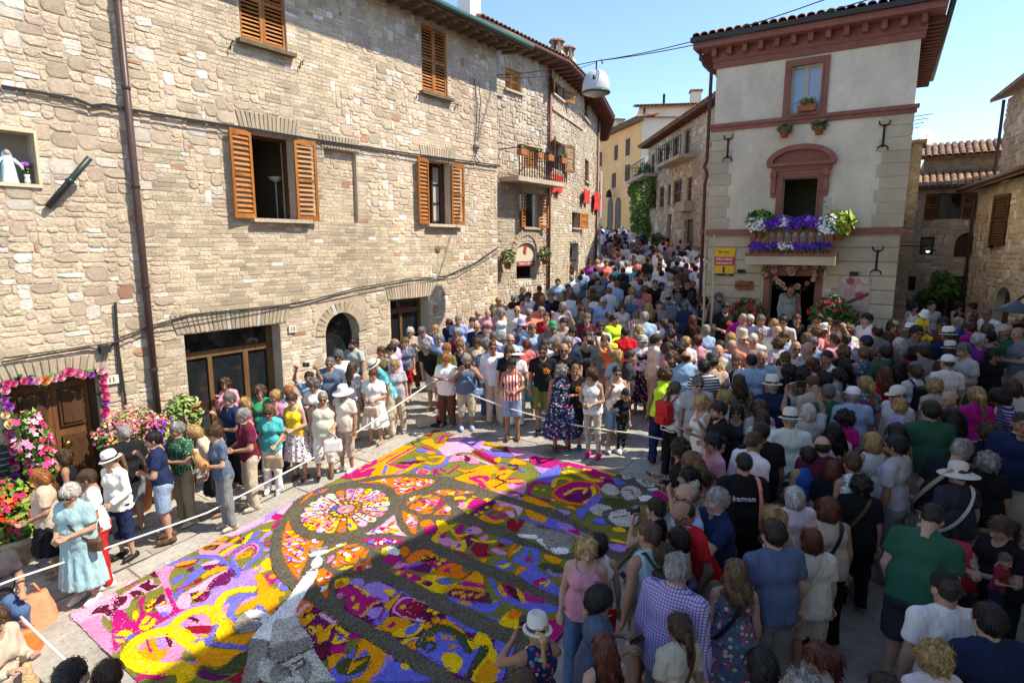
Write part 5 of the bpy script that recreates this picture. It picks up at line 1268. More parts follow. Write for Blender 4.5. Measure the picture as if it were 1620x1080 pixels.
ye~.04 L 870,345 945,365
mv L 860,370 950,380 940,410 880,400
pl H 170,420 340,380 420,440 560,520 560,560 700,620 780,660 780,700 640,800 500,830 400,870 330,760 300,640 230,560
or H 180,400 240,310 340,370 280,400 200,430
lp~.05 H 180,460 250,380 300,350
yo H 190,480 260,400 330,390 300,440 340,480 260,560 230,540
mr H 240,470 270,430 400,430 360,470 270,480
ye H 265,495 290,455 360,460 320,500
lp~.05 H 400,440 480,490 555,545
ye~.06 H 540,550 490,580 450,690 390,690
yo H 370,560 420,560 430,620 450,590 530,550 470,630 450,700 380,690
ye~.05 H 560,570 660,650 650,690 540,720 570,650
ye~.04 H 285,580 330,575 345,620 320,635
bl H 570,670 630,650 620,690 570,700
mr H 340,740 480,720 500,780 440,860 390,840
mg H 640,680 720,630 780,660 760,700
mg H 500,800 540,740 620,740 650,800 560,830
ol H 640,780 670,700 770,690 740,760 660,820
yo H 780,680 860,710 1040,830 1030,880 960,990 880,1080 700,1080 820,1000 870,900 870,840 800,830 760,760
yo H 480,900 520,830 660,830 600,870 500,980
bl H 510,980 600,880 740,770 720,860 830,790 860,830 870,900 830,990 740,1060 520,1080
dg H 550,940 640,870 720,880 870,840 870,920 800,990 700,1030 580,1010
yo H 660,1010 760,790 800,800 720,910 820,880 830,900 740,960
mv H 1040,840 1100,880 960,1060 880,1080 980,960
bl H 1060,900 1180,920 1300,1000 1440,1080 900,1080 1000,1000
ye H 1165,930 1200,920 1260,960 1190,975
gr B 1290,700 1320,680 1460,710 1450,860 1420,960 1380,1080 1230,1080 1270,900
gr B 1140,570 1180,490 1260,430 1350,410 1480,450 1400,530 1380,580 1300,610 1200,620
wt B 1260,430 1340,405 1480,440 1490,480 1440,530 1380,520 1320,510
gr~.02 B 1310,500 1360,490 1400,510
wt B 1620,380 1480,490 1400,560 1340,640 1320,680 1440,690 1560,720 1680,640
lg H -60,620 0,480 170,440 230,560 300,640 325,720 330,760 200,830 0,900 -60,900
gr H -60,770 60,710 180,700 300,660 322,740 200,825 0,895 -60,880
lg H -140,860 0,920 130,850 320,770 380,860 460,960 510,1040 510,1080 -140,1080
gr H -60,960 60,930 110,1000 60,1080 -60,1080
gr H 200,960 280,900 330,960 300,1080 240,1080
dk H 0,910 140,840 310,765 315,785 160,860 20,930
dk~.03 H 130,930 240,880 250,930 160,980
dk~.03 H 20,1000 90,960 130,1040
wt H 320,20 375,20 360,90 300,190 240,290 180,400 170,450 0,500 0,400 60,340 130,260 200,150 280,60
wt C 470,880 500,860 545,880 540,920 500,960 450,970 440,940
gr C 425,985 490,965 485,990 420,1000
gr C 430,790 570,765 590,780 440,825
wt C 430,830 580,795 590,820 440,860'''.split('\n'): parse(l)
# the rose window: two rings of petals round a centre
rc_ = Vector(to_c('C', 765, 408)); RR = (Vector(to_c('C', 1188, 350)) - Vector(to_c('C', 338, 500))).length / 2
for i in range(24):
    t = 2 * math.pi * i / 24; a0, a1 = t - .107, t + .107
    def pt(r, a): return (rc_.x + RR * r * math.cos(a), rc_.y + RR * r * math.sin(a))
    w0 = [pt(.4, t - .06), pt(.92, a0), pt(.985, t - .06), pt(1., t), pt(.985, t + .06), pt(.92, a1), pt(.4, t + .06)]
    heap(crnd.choice(('wt', 'lp', 'wt', 'pk', 'ye', 'or')), w0)
    for k in range(6): r_ = .45 + .5 * (k + crnd.random() * .6) / 6; blob(crnd.choice(('ye', 'or', 'mg', 'bl', 'wt', 'lp', 'mg', 'ye', 'or')), pt(r_, t + crnd.uniform(-.05, .05)), RR * .07 * (.55 + r_ * .5), .55)
for i in range(14):
    t = 2 * math.pi * i / 14; blob(crnd.choice(('ye', 'ye', 'or', 'bl', 'yo')), pt(.29, t), RR * .06, .6)
heap('pk', smooth([pt(.19, 2 * math.pi * k / 10) for k in range(10)]))
for i in range(8): blob(crnd.choice(('or', 'mg', 'ye', 'bl')), pt(.13 * crnd.random() + .02, 2 * math.pi * i / 8), RR * .045, .7)
for c, polys in BLOBS.items():
    b = MB()
    for j, p in enumerate(polys): b.prism(p, .03, .0385 + .00005 * (j % 40) + .00003 * len(c))
    o = b.build(PC[c][1] + '_petals', PM[c], carpet); o['kind'] = 'stuff'

# petals blown on to the paving round the carpet
lp_ = MB(); lc = [PC[k][0] for k in ('ye', 'yo', 'pk', 'lp', 'mg', 'mv', 'ol', 'wt')]
for i in range(900):
    sd = crnd.random(); q = abs(crnd.gauss(0, .28)) + .01
    s_, n_ = (crnd.uniform(s0, s1), n1 + q * .7) if sd < .4 else (s1 + q, crnd.uniform(n0, n1)) if sd < .65 else (s0 - q, crnd.uniform(n0, n1)) if sd < .85 else (crnd.uniform(s0, s1), n0 - q)
    a = crnd.uniform(0, 6.3); r = crnd.uniform(.007, .015); lp_.col = crnd.choice(lc); lp_.add([(s_ * KS + r * math.cos(a + k * 1.57) * (1 if k % 2 else .6), n_ + r * math.sin(a + k * 1.57) * (1 if k % 2 else .6), .004 + crnd.uniform(0, .007)) for k in range(4)], [(0, 1, 2, 3)])
lp_.build('loose_petals', mat('loose_petal', (1, 1, 1), src='tint', rough=.8), carpet)['kind'] = 'stuff'
# ---------------------------------------------------------------- plants, flowers and fittings
M_leaf = mat('leaf', (1, 1, 1), src='tint', rough=.55, spec=.3); M_petal = mat('petal', (1, 1, 1), src='tint', rough=.7, spec=.15)
M_bark = mat('bark', (.12, .08, .05), n1=(20, .3))
frng = np.random.default_rng(3)
GREEN = [(.05, .11, .02), (.08, .16, .03), (.11, .2, .04), (.035, .08, .018)]
def leaves(name, parent, blobs, n, size, cols, m=None, shell=.55, flat=.5, droop=0.):
    """n leaf-sized bent faces spread through ellipsoids (cx,cy,cz,rx,ry,rz)"""
    w_ = np.array([b[3] * b[4] * b[5] for b in blobs]) ** .67; w_ /= w_.sum(); k = frng.choice(len(blobs), n, p=w_); B = np.array(blobs, np.float32)[k]
    d = frng.normal(size=(n, 3)); d /= np.linalg.norm(d, axis=1)[:, None]; r = (shell + (1 - shell) * frng.random(n)) ** .8; r *= .82 + .3 * frng.random(n)
    c = B[:, :3] + d * r[:, None] * B[:, 3:]; nn = d * .6 + frng.normal(size=(n, 3)) * flat + np.array((0, 0, .35)); nn /= np.linalg.norm(nn, axis=1)[:, None]
    t = np.cross(nn, frng.normal(size=(n, 3))); t /= np.linalg.norm(t, axis=1)[:, None]; t[:, 2] -= droop; b = np.cross(nn, t); s = size * (.6 + .8 * frng.random(n))[:, None]
    V = np.stack([c - t * s, c + b * s * .45 + nn * s * .12, c + t * s, c - b * s * .45 + nn * s * .12], 1).reshape(-1, 3); F = np.arange(4 * n).reshape(-1, 4)
    C = np.array(cols)[frng.integers(0, len(cols), n)] * (.75 + .5 * frng.random(n))[:, None]
    o = obj(name, np_mesh(name, V, F, m or M_leaf, False, np.repeat(C, 4, 0)), parent); o['kind'] = 'stuff'; return o
def blossoms(name, parent, blobs, n, size, cols, kind='stuff'):
    """five-petalled flowers scattered over ellipsoid shells"""
    b = MB(); w_ = np.array([q[3] * q[5] for q in blobs]); w_ = w_ / w_.sum()
    for i in range(n):
        q = blobs[frng.choice(len(blobs), p=w_)]; d = Vector(frng.normal(size=3)); d.normalize()
        if d.y > .3: d.y *= -1
        if d.z < -.3: d.z *= -.5
        c = Vector((q[0] + d.x * q[3], q[1] + d.y * q[4], q[2] + d.z * q[5])) * 1.0; nrm = (d + Vector(frng.normal(size=3)) * .35 + Vector((.3, -.5, .35))).normalized(); x = nrm.orthogonal().normalized(); y = nrm.cross(x)
        s = size * frng.uniform(.7, 1.25); b.col = tuple(np.array(cols[frng.integers(len(cols))]) * frng.uniform(.85, 1.15)); a0 = frng.uniform(0, 6)
        vs = [c + nrm * s * .1]
        for k in range(10): a = a0 + k * .628; vs.append(c + (x * math.cos(a) + y * math.sin(a)) * s * (1 if k % 2 else .55) + nrm * s * (.28 if k % 2 else .1))
        b.add(vs, [(0, 1 + k, 1 + (k + 1) % 10) for k in range(10)])
    o = b.build(name, M_petal, parent); o['kind'] = 'stuff'; return o
def rose_mesh():
    b = MB()
    for ring, (n, r, h, op) in enumerate(((5, .018, .05, .3), (6, .034, .045, .7), (7, .05, .03, 1.2))):
        for i in range(n):
            a = 2 * math.pi * (i + .5 * ring) / n; c, s = math.cos(a), math.sin(a); w_ = r * 1.1
            P3 = lambda u, v: (c * (r * .35 + v * op * .032) - s * u * w_, s * (r * .35 + v * op * .032) + c * u * w_, h * (.15 + v) - abs(u) * .012)
            b.add([P3(-.35, 0), P3(.35, 0), P3(.8, .6), P3(.4, 1), P3(-.4, 1), P3(-.8, .6)], [(0, 1, 2, 5), (5, 2, 3, 4)])
    return b.mesh('rose', mat('rose_petal', (1, 1, 1), src='obj', rough=.7, n1=(30, .2)))
RM = rose_mesh()
def rose(parent, loc, s, col, d=(0, -1, .3)): o = obj('rose', RM, parent, loc, Vector(d).to_track_quat('Z', 'Y').to_euler(), s, col); return o
def pot(parent, x, y, z, r=.15, h=.25, m=None): return MB().lathe([(r * .7, 0), (r * .95, h * .8), (r * 1.08, h * .82), (r * 1.08, h), (r * .9, h), (r * .85, h * .85)], 14, (x, y, z)).build('pot', m or M_terra, parent, True)
Aw = lambda x, y, z: A.world(x, y, z)
PINKS = [(.62, .05, .22), (.7, .2, .35), (.55, .02, .08), (.72, .4, .5)]
# garland round the front door
t = thing('rose_garland', 'garland of pink, orange and yellow roses round the wooden front door', 'garland', A.loc, A.rz); x0, x1, z0, z1 = ops['fd'][:4]
path = [(x0 - .02, 1.25 + i * .115) for i in range(13)] + [(x0 + (x1 - x0) * i / 12, z1 + .03 + .03 * math.sin(i)) for i in range(13)] + [(x1 + .04, z1 - .05 - i * .11) for i in range(14)]
leaves('foliage', t, [(x, -.06, z, .07, .05, .08) for x, z in path], 560, .045, [(.08, .2, .04), (.16, .3, .06), (.05, .12, .03)])
for x, z in path: rose(t, (x + rnd.uniform(-.03, .03), -.1, z + rnd.uniform(-.03, .03)), rnd.uniform(.8, 1.3), rnd.choice([(.65, .06, .25), (.72, .3, .42), (.7, .12, .3), (.78, .6, .35), (.5, .02, .15), (.75, .3, .12), (.74, .45, .5), (.4, .08, .45)]))
def plant(name, label, cat, px, py, y, blobs, n, size, cols, fl=None, potr=None, group=None, stems=True, fr=None):
    fr = fr or A; x, z = fr.at(px, py, y); t = thing(name, label, cat, fr.world(x, y, z), fr.rz, group)
    leaves('foliage', t, blobs, n, size, cols)
    if fl: blossoms('blossoms', t, [(b[0], b[1], b[2], b[3] * 1.03, b[4] * 1.05, b[5] * 1.03) for b in blobs], *fl)
    if potr: gz = zg(t.location.x, t.location.y) - t.location.z; potr = (gz, *potr[1:]); pot(t, 0, 0, *potr)
    if stems: b0 = blobs[0]; bm_ = MB(); zb = potr[0] + potr[2] * .9 if potr else b0[2] - b0[5] - .3; [bm_.tube([(rnd.uniform(-.04, .04), 0, zb), (b[0] * .5, b[1] * .5, (zb + b[2]) / 2), (b[0], b[1], b[2])], .012, 5) for b in blobs[:5]]; bm_.build('stem', M_bark, t)
    return t
plant('mandevilla', 'tall climbing plant with pink trumpet flowers left of the front door', 'plant', 55, 715, -.32, [(0, 0, .1, .22, .2, .3), (.06, .02, -.25, .2, .2, .3), (-.02, 0, .42, .18, .16, .2), (.0, .0, -.62, .14, .14, .25)], 900, .06, [(.06, .13, .02), (.12, .22, .04), (.18, .3, .06)], (90, .055, PINKS), (-1.35, .2, .35))
plant('lantana_bush', 'broad bush of small pink and orange blossoms right of the front door', 'plant', 205, 672, -.42, [(0, 0, 0, .42, .26, .28), (-.32, -.05, -.1, .22, .2, .26), (.34, -.05, -.12, .24, .2, .24), (0, -.1, -.35, .3, .2, .2)], 1300, .04, [(.12, .2, .04), (.2, .3, .05), (.07, .14, .03)], (330, .028, [(.7, .1, .2), (.75, .3, .12), (.65, .15, .3), (.75, .45, .3), (.5, .05, .2)]), (-1.15, .26, .6))
plant('petunia_pot', 'lime green pot plant with violet petunias beside the lantana bush', 'plant', 255, 680, -.5, [(0, 0, 0, .2, .18, .22), (.02, -.03, -.25, .18, .16, .24)], 600, .045, [(.3, .42, .06), (.22, .34, .05)], (26, .06, [(.12, .02, .35), (.2, .04, .4), (.5, .08, .4)]), (-.75, .15, .3))
t = plant('hanging_plant', 'pale green trailing plant in terracotta pots beside the shop gate', 'plant', 290, 645, -.3, [(0, 0, .05, .24, .2, .18), (.18, 0, -.15, .12, .12, .3), (-.18, .0, -.1, .12, .12, .2)], 620, .06, [(.3, .38, .12), (.2, .3, .07), (.38, .4, .16)], None, (-.2, .12, .18)); pot(t, .16, -.02, -.12, .1, .15)
plant('geranium_tub', 'big stone tub of red and orange begonias at the lower left', 'plant', 18, 800, -.42, [(0, 0, .0, .34, .3, .38), (-.3, 0, .2, .3, .3, .35), (.1, -.1, -.3, .28, .26, .24), (-.2, 0, -.35, .3, .3, .3)], 1500, .07, [(.12, .22, .03), (.25, .35, .05), (.06, .13, .02)], (120, .045, [(.6, .03, .02), (.7, .15, .03), (.55, .02, .12)]), (-.95, .36, .42, mat('stone_tub', (.36, .29, .2), n1=(12, .25), bump=(25, .5, .02))))
# plastered house: balcony flowers, ferns, oleanders, heart wreath, pots
W = Pk
def pk(name, label, cat, x, y, z, group=None): return thing(name, label, cat, Pk.world(x, y, z), Pk.rz, group)
t = pk('petunia_cascade', 'cascade of violet and white petunias along the balcony railing', 'flowers', 2.12, -.68, 5.05)
up_ = [(-.85 + i * .17, -.05, .12 + .04 * math.sin(i * 2), .16, .16, .2) for i in range(11)]; lo_ = [(-.8 + i * .16, -.06, -.42, .14, .13, .13) for i in range(11)]
leaves('foliage', t, up_ + lo_, 900, .045, GREEN); VI = [(.11, .03, .42), (.17, .05, .5), (.08, .02, .3)]; WH = [(.8, .78, .76), (.75, .74, .72)]
blossoms('violet_petunias', t, up_[2:9] + lo_[:4] + lo_[6:], 560, .045, VI); blossoms('white_petunias', t, [up_[0], up_[1], up_[9], up_[10], (.8, -.1, -.05, .2, .14, .2), (-.75, -.1, 0, .2, .14, .15), up_[4]] + lo_[4:6], 300, .042, WH)
for nm, px, py, cc in (('dark green fern at the left end of the flower balcony', 1203, 350, [(.10, .2, .02), (.16, .28, .03), (.05, .12, .015)]), ('bright lime fern at the right end of the flower balcony', 1327, 352, [(.3, .4, .03), (.22, .34, .03), (.38, .46, .05)])):
    x, z = Pk.at(px, py, -.55); t = pk('fern', nm, 'plant', x, -.55, z, 'ferns on the balcony'); leaves('fronds', t, [(0, 0, 0, .33, .3, .25), (0, 0, -.1, .26, .25, .22)], 1000, .075, cc, None, .7, .35, .6); pot(t, 0, 0, -.42, .14, .25)
OL = [(.06, .12, .03), (.1, .18, .04), (.14, .24, .06)]
for lab, px, py, dx in (('oleander with red flowers left of the shop door', 1180, 492, 0), ('oleander with red flowers right of the shop door', 1318, 490, 1)):
    x, z = Pk.at(px, py, -.5); t = pk('oleander', lab, 'shrub', x, -.5, z, 'oleanders by the shop door'); bl = [(0, 0, 0, .38, .3, .34), (-.32, 0, -.12, .24, .22, .26), (.32, 0, -.15, .24, .22, .28), (0, 0, -.6, .35, .3, .35)]
    leaves('foliage', t, bl, 1300, .085, OL, None, .4, .6); blossoms('red_flowers', t, bl, 70, .05, [(.5, .02, .06), (.6, .05, .1), (.45, .01, .03)]); pot(t, 0, 0, -1.3, .22, .35); MB().tube([(0, 0, -1), (.05, 0, 0)], .03, 6).build('trunk', M_bark, t)
t = pk('heart_wreath', 'heart shaped wreath of pink and cream roses over the shop door', 'wreath', 2.16, -.18, 3.9); hp_ = []
for i in range(30): a = 2 * math.pi * i / 30; hp_.append((.62 * math.sin(a) ** 3 * 1.0, .045 * (13 * math.cos(a) - 5 * math.cos(2 * a) - 2 * math.cos(3 * a) - math.cos(4 * a)) * .62))
leaves('foliage', t, [(x, 0, z, .1, .05, .08) for x, z in hp_], 360, .045, GREEN)
for x, z in hp_: rose(t, (x * rnd.uniform(.6, 1), -.06, z * rnd.uniform(.7, 1)), rnd.uniform(.8, 1.3), rnd.choice([(.7, .42, .4), (.75, .62, .5), (.6, .2, .25), (.72, .5, .35)]))
MB().tube([(.22, -.02, -.3), (.22, -.02, -.95)], .006, 4).build('ribbon', M_clothr, t); [MB().lathe([(.01, -.03), (.035, 0), (.01, .03)], 8, (.22, -.02, -.5 - .18 * i)).build('pendant', M_clothr, t) for i in range(3)]
for (px, py), lab in (((1241, 210), 'left terracotta pot hung under the red string course'), ((1296, 205), 'right terracotta pot hung under the red string course')):
    x, z = Pk.at(px, py, -.18); t = pk('hanging_pot', lab, 'flower pot', x, -.18, z, 'hanging pots'); pot(t, 0, 0, -.12, .11, .17); leaves('grass_tuft', t, [(0, 0, .1, .16, .12, .12)], 130, .08, [(.2, .2, .08), (.14, .18, .05)])
t = pk('window_box', 'terracotta flower box on the sill of the upper red window', 'flower box', 2.2, -.12, 7.88); MB().box(-.2, .2, -.08, .08, 0, .14).build('box', M_terra, t); leaves('foliage', t, [(0, 0, .2, .22, .1, .1)], 120, .06, [(.2, .26, .06), (.3, .22, .06)])
for i, (x, z) in enumerate(BPOT):
    t = thing('balcony_pot', ['first terracotta pot from the left on the iron balcony', 'second terracotta pot from the left on the iron balcony', 'third terracotta pot from the left on the iron balcony', 'terracotta pot at the right end of the iron balcony'][i], 'flower pot', BF[0].world(x, -.74, z - .12), BF[0].rz, 'pots on the iron balcony'); MB().box(-.16, .16, -.1, .08, -.12, .06).build('box', M_terra, t); leaves('foliage', t, [(0, 0, .12, .16, .1, .1)], 60, .05, GREEN)
for px, py, lab in ((803, 408, 'hanging basket plant left of the arched shop'), (862, 402, 'hanging basket plant right of the arched shop')):
    x, z = BF[0].at(px, py, -.3); t = thing('hanging_basket', lab, 'plant', BF[0].world(x, -.3, z), BF[0].rz, 'baskets by the arched shop'); leaves('foliage', t, [(0, 0, 0, .28, .22, .3)], 260, .07, [(.14, .17, .05), (.2, .2, .07)]); pot(t, 0, 0, -.35, .12, .18)
x, z = D1.at(1012, 318, -.3); t = thing('ivy', 'mass of green ivy climbing the yellow house corner', 'climber', D1.world(x, -.3, z), D1.rz)
bl = []
for px, py, r_ in ((1003, 300, .7), (1012, 285, .7), (1020, 272, .6), (1008, 325, 1.0), (1016, 345, 1.1), (1025, 310, .8), (1030, 290, .5), (1008, 350, .9), (1020, 365, .8)): a, c = D1.at(px, py, -.3); bl.append((a - x, 0, c - z, r_, .45, r_))
leaves('foliage', t, bl, 3000, .14, [(.14, .24, .05), (.2, .3, .06), (.1, .17, .03)]); MB().tube([(bl[8][0], 0, -4), (bl[3][0], .2, 0), (bl[1][0], .2, 2)], .06, 6).build('stem', M_bark, t)
x, z = D1.at(1040, 385, -.5); t = thing('street_shrub', 'round green shrub at the foot of the street stone house', 'shrub', D1.world(x, -.5, z), D1.rz); leaves('foliage', t, [(0, 0, 0, .7, .5, .6), (.5, 0, -.5, .6, .5, .6)], 900, .12, [(.08, .14, .03), (.12, .19, .04)]); pot(t, 0, 0, -1.4, .3, .5)
for lab, px, py, bl, cc, fl in (('dark bushy shrub in front of the garage door in the lane', 1468, 470, [(0, 0, 0, .34, .3, .3), (.25, 0, .15, .26, .25, .24), (-.2, 0, -.3, .3, .3, .3)], GREEN, None), ('white hydrangea by the corner of the plastered house', 1424, 480, [(0, 0, 0, .28, .25, .25), (0, 0, -.4, .3, .25, .3)], GREEN, (60, .07, WH)), ('leafy oleander climbing beside the lane garage', 1500, 455, [(0, 0, 0, .45, .35, .4), (-.2, 0, .3, .3, .3, .25)], OL, None)):
    x, z = E1.at(px, py, -1.0); t = thing('lane_shrub', lab, 'shrub', E1.world(x, -1.0, z), E1.rz); leaves('foliage', t, bl, 1000, .09, cc); MB().tube([(0, 0, -1.6), (0, 0, 0)], .03, 5).build('stem', M_bark, t)
    if fl: blossoms('flowers', t, bl, *fl)
g = G(1612, 640); t = thing('potted_tree', 'slender green potted tree at the right edge of the crowd', 'plant', g); leaves('foliage', t, [(0, 0, 1.2, .22, .22, .5), (0, 0, 1.6, .16, .16, .35)], 800, .06, [(.14, .2, .06), (.2, .26, .08)]); pot(t, 0, 0, 0, .2, .4); MB().tube([(0, 0, .3), (0, 0, 1.6)], .02, 5).build('stem', M_bark, t)
# hanging street lamp with its wires
a_, b_ = ray(943, 132); LP = Vector((a_ * 15, 15, CAM_Z + b_ * 15)); t = thing('street_lamp', 'white dome street lamp hanging on wires over the street', 'street lamp', LP)
M_lamp = mat('white_enamel', (.55, .56, .58), rough=.3, n1=(3, .1), spec=.5)
MB().lathe([(.33, -.22), (.335, -.16), (.32, -.02), (.27, .14), (.2, .24), (.1, .29), (.02, .3)], 24).build('shade', M_lamp, t, True); MB().lathe([(.335, -.235), (.345, -.22), (.345, -.2), (.33, -.195)], 24).build('rim', M_gut, t, True); MB().lathe([(.3, -.24), (.1, -.3), (.01, -.31)], 20).build('diffuser', mat('lamp_bowl', (.4, .42, .35), rough=.3), t, True)
MB().tube([(0, 0, .28), (0, 0, .5), (.12, 0, .52), (.14, 0, .44)], .02, 5).build('hanger', M_cable, t); MB().tube([(-.1, -.28, .1), (-.08, -.32, .02)], .03, 5).build('catch', M_iron, t)
def far(px, py, d): a, b = ray(px, py); return Vector((a * d, d, CAM_Z + b * d)) - LP
for q in ((1380, -2, 10.5), (1310, -2, 10.5)): MB().tube(sag((0, 0, .5), far(*q), .12), .012, 4).build('cable', M_cable, t)
MB().tube(sag((0, 0, .5), far(786, 119, 17.6), .05), .012, 4).build('cable', M_cable, t); MB().tube(sag((0, 0, .47), far(786, 122, 17.6), .15), .009, 4).build('cable', M_cable, t)
# lamps of the lane
for px, py, lab, big in ((1468, 396, 'small lit enamel lamp on the lane house', 0), (1572, 391, 'lit lamp on a curled iron bracket by the tall dark shutters', 1)):
    a, b = ray(px, py); d = 17.5; p = Vector((a * d, d, CAM_Z + b * d)); t = thing('wall_lamp', lab, 'lamp', p)
    MB().lathe([(.02, .1), (.2, .0), (.2, -.015), (.02, .07)], 14).build('shade', M_iron, t, True); bu = MB().lathe([(.01, .05), (.05, .0), (.035, -.05), (.01, -.06)], 10).build('bulb', mat('lit_bulb', (.8, .7, .4)), t, True)
    e = bu.data.materials[0].node_tree.nodes['Principled BSDF']; e.inputs['Emission Color'].default_value = (1, .8, .45, 1); e.inputs['Emission Strength'].default_value = 4
    MB().tube([(0, 0, .1), (.05, .1, .25), (.5, .5, .3), (.9, 1.0, .3)] if big else [(0, 0, .1), (-.3, .6, .14), (-.6, 1.3, .14)], .018, 5).build('bracket', M_iron, t)
a, b = ray(1606, 487); p = Vector((a * 11, 11, CAM_Z + b * 11)); t = thing('lane_lantern', 'wide blue grey conical lamp at the right edge', 'lamp', p); MB().lathe([(.02, .14), (.34, -.05), (.34, -.065), (.02, .1)], 18).build('shade', mat('lamp_blue', (.05, .07, .1), rough=.4), t, True); MB().lathe([(.01, .05), (.08, -.02), (.06, -.08), (.01, -.1)], 10).build('bulb', M_white, t, True); MB().tube([(0, 0, .12), (.6, .1, .5), (1.5, .3, .6)], .02, 5).build('arm', M_iron, t)
# barrier post and ropes
g = G(693, 671); t = thing('barrier_post', 'red and white striped barrier post at the corner of the carpet', 'barrier post', g)
for i in range(6): MB().lathe([(.028, .04 + i * .155), (.028, .04 + (i + 1) * .155 - .001)], 10).build('band', M_white if i % 2 else mat('barrier_red', (.55, .02, .02), rough=.5), t, True)
MB().lathe([(.035, .97), (.045, .99), (.03, 1.03)], 10).build('cap', M_clothr, t, True); MB().lathe([(.2, 0), (.19, .04), (.05, .07), (.05, .1)], 14).build('foot', M_dark if 'M_dark' in globals() else M_iron, t, True)
b0 = thing('concrete_block', 'pale concrete block lying at the foot of the barrier post', 'block', g + Vector((-.25, -.05, 0)), R(20)); MB().box(-.2, .2, -.11, .11, 0, .16).build('block', mat('concrete', (.45, .36, .24), n1=(14, .15)), b0)
M_rope = mat('white_rope', (.72, .7, .66), rough=.8)
top = g + Vector((0, 0, 1.0))
def rope(label, pts, dip=.04): 
    o = MB(); pp = []
    for p, q in zip(pts, pts[1:]): pp += [p.lerp(q, i / 8) - Vector((0, 0, dip * 4 * (i / 8) * (1 - i / 8))) for i in range(8)]
    pp.append(pts[-1]); t = o.tube(pp, .014, 5).build('rope', M_rope, None, True); tag(t, label, 'rope', 'ropes round the carpet')
rope('white rope along the left row of spectators', [P(-1, 8.4, .9), P(1.76, 8.39, .7), P(4.0, 8.45, .4), P(6.3, 8.42, .55), top], .01)
rope('white rope across the far edge of the carpet', [top, P(8.95, 6.3, .62), P(9.0, 4.0, .62), P(9.0, 2.4, .75)], .05)
rope('white rope at the lower left over the orange bags', [G(33, 975, .5) + Vector((0, 0, .5)), G(110, 1050, .3) + Vector((0, 0, .3)), G(150, 1110, .3) + Vector((0, 0, .3))], .01)
# poles carried behind the crowd
for i, (px, h, lab) in enumerate(((1113, 3.2, 'left tall bamboo pole standing before the plastered house'), (1126, 3.4, 'right tall bamboo pole standing before the plastered house'))):
    g = G(px, 478, 1.75); t = MB().tube([(g.x, g.y, g.z), (g.x + .02, g.y, g.z + h * .5), (g.x - .02, g.y + .02, g.z + h)], .03, 7, .024).build('bamboo_pole', mat('bamboo', (.5, .38, .2), rough=.5, n1=(4, .2)), None, True); tag(t, lab, 'pole', 'bamboo poles')
g = G(945, 440, 1.7); f_ = g + Vector((-.9, .6, 0)); t = thing('flag_pole', 'slim white pole with coloured ribbons by the curved house', 'pole', G(949, 372, 2.2)); MB().tube([(0, 0, 0), (0, 0, 5.5)], .05, 6).build('pole', M_white, t)
for i in range(7): MB().add([(-.02, 0, 5 - i * .5), (-.45 + .1 * (i % 2), .1, 4.8 - i * .5), (-.4, 0, 4.6 - i * .5), (-.02, 0, 4.7 - i * .5)], [(0, 1, 2, 3)]).build('ribbon', mat('ribbon', [(.6, .1, .06), (.7, .5, .05), (.2, .3, .1), (.15, .1, .5), (.7, .65, .6), (.6, .08, .08), (.7, .2, .1)][i]), t)
a_, b_ = ray(905, 440); g = G(905, 445, .8); t = thing('stall_table', 'small stall table with a white cloth by the curved house', 'table', g, R(20)); MB().box(-.8, .8, -.4, .4, .72, .76).build('tabletop', M_white, t); [MB().box(x - .02, x + .02, y - .02, y + .02, 0, .72).build('leg', M_iron, t) for x in (-.75, .75) for y in (-.35, .35)]; MB().box(-.82, .82, -.42, .42, .762, .77).box(-.82, .82, -.42, -.41, .3, .762).build('tablecloth', M_white, t)
for i in range(8): q = MB().box(-.06, .06, -.05, .05, 0, .07).build('goods', mat('goods_red', (.3, .04, .05)), t, loc=(-.6 + i * .17, rnd.uniform(-.2, .2), .77))
g = G(1600, 655); t = thing('photo_stand', 'display stand of small photographs at the right edge', 'display stand', g, R(-20)); MB().box(-.5, .5, -.03, .03, .5, 1.15).build('panel', M_dark if 'M_dark' in globals() else M_iron, t); [MB().box(x - .02, x + .02, -.05, .05, 0, .5).build('leg', M_iron, t) for x in (-.45, .45)]
for i, c in enumerate(((.3, .2, .06), (.25, .2, .22), (.4, .3, .2), (.03, .08, .25), (.2, .25, .4), (.3, .3, .35))): MB().box(-.47 + (i % 3) * .32, -.17 + (i % 3) * .32, -.036, -.031, .84 - .3 * (i // 3), 1.1 - .3 * (i // 3)).build('photograph', mat('photo_print', c, rough=.3, n1=(9, .9), n2=(25, .8)), t)
# shrine figure, vases; floor lamp in the open window
x0, x1, z0, z1 = ops['niche'][:4]; sx_ = A.at(16, 280, .12)[0]
t = thing('shrine_statue', 'small statue of a robed woman in white and blue in the wall niche', 'statue', Aw(sx_, .14, z0), A.rz)
MB().lathe([(.1, 0), (.105, .02), (.085, .1), (.075, .22), (.07, .3), (.055, .36), (.03, .4)], 12, sy=.8).build('robe', M_white, t, True); MB().lathe([(.118, .02), (.1, .12), (.088, .3), (.07, .38), (.05, .44), (.03, .475), (.01, .485)], 12, (0, .022, 0), sy=.75).build('mantle', mat('mantle_blue', (.2, .42, .55), rough=.5), t, True); MB().lathe([(.01, .38), (.034, .405), (.037, .43), (.03, .455), (.01, .465)], 10, (0, -.012, 0)).build('head', mat('painted_skin', (.5, .34, .25)), t, True)
for s in (-1, 1): MB().tube([(s * .06, -.02, .34), (s * .13, -.05, .26), (s * .15, -.07, .2)], .026, 7, .014).build('arm', M_white, t, True)
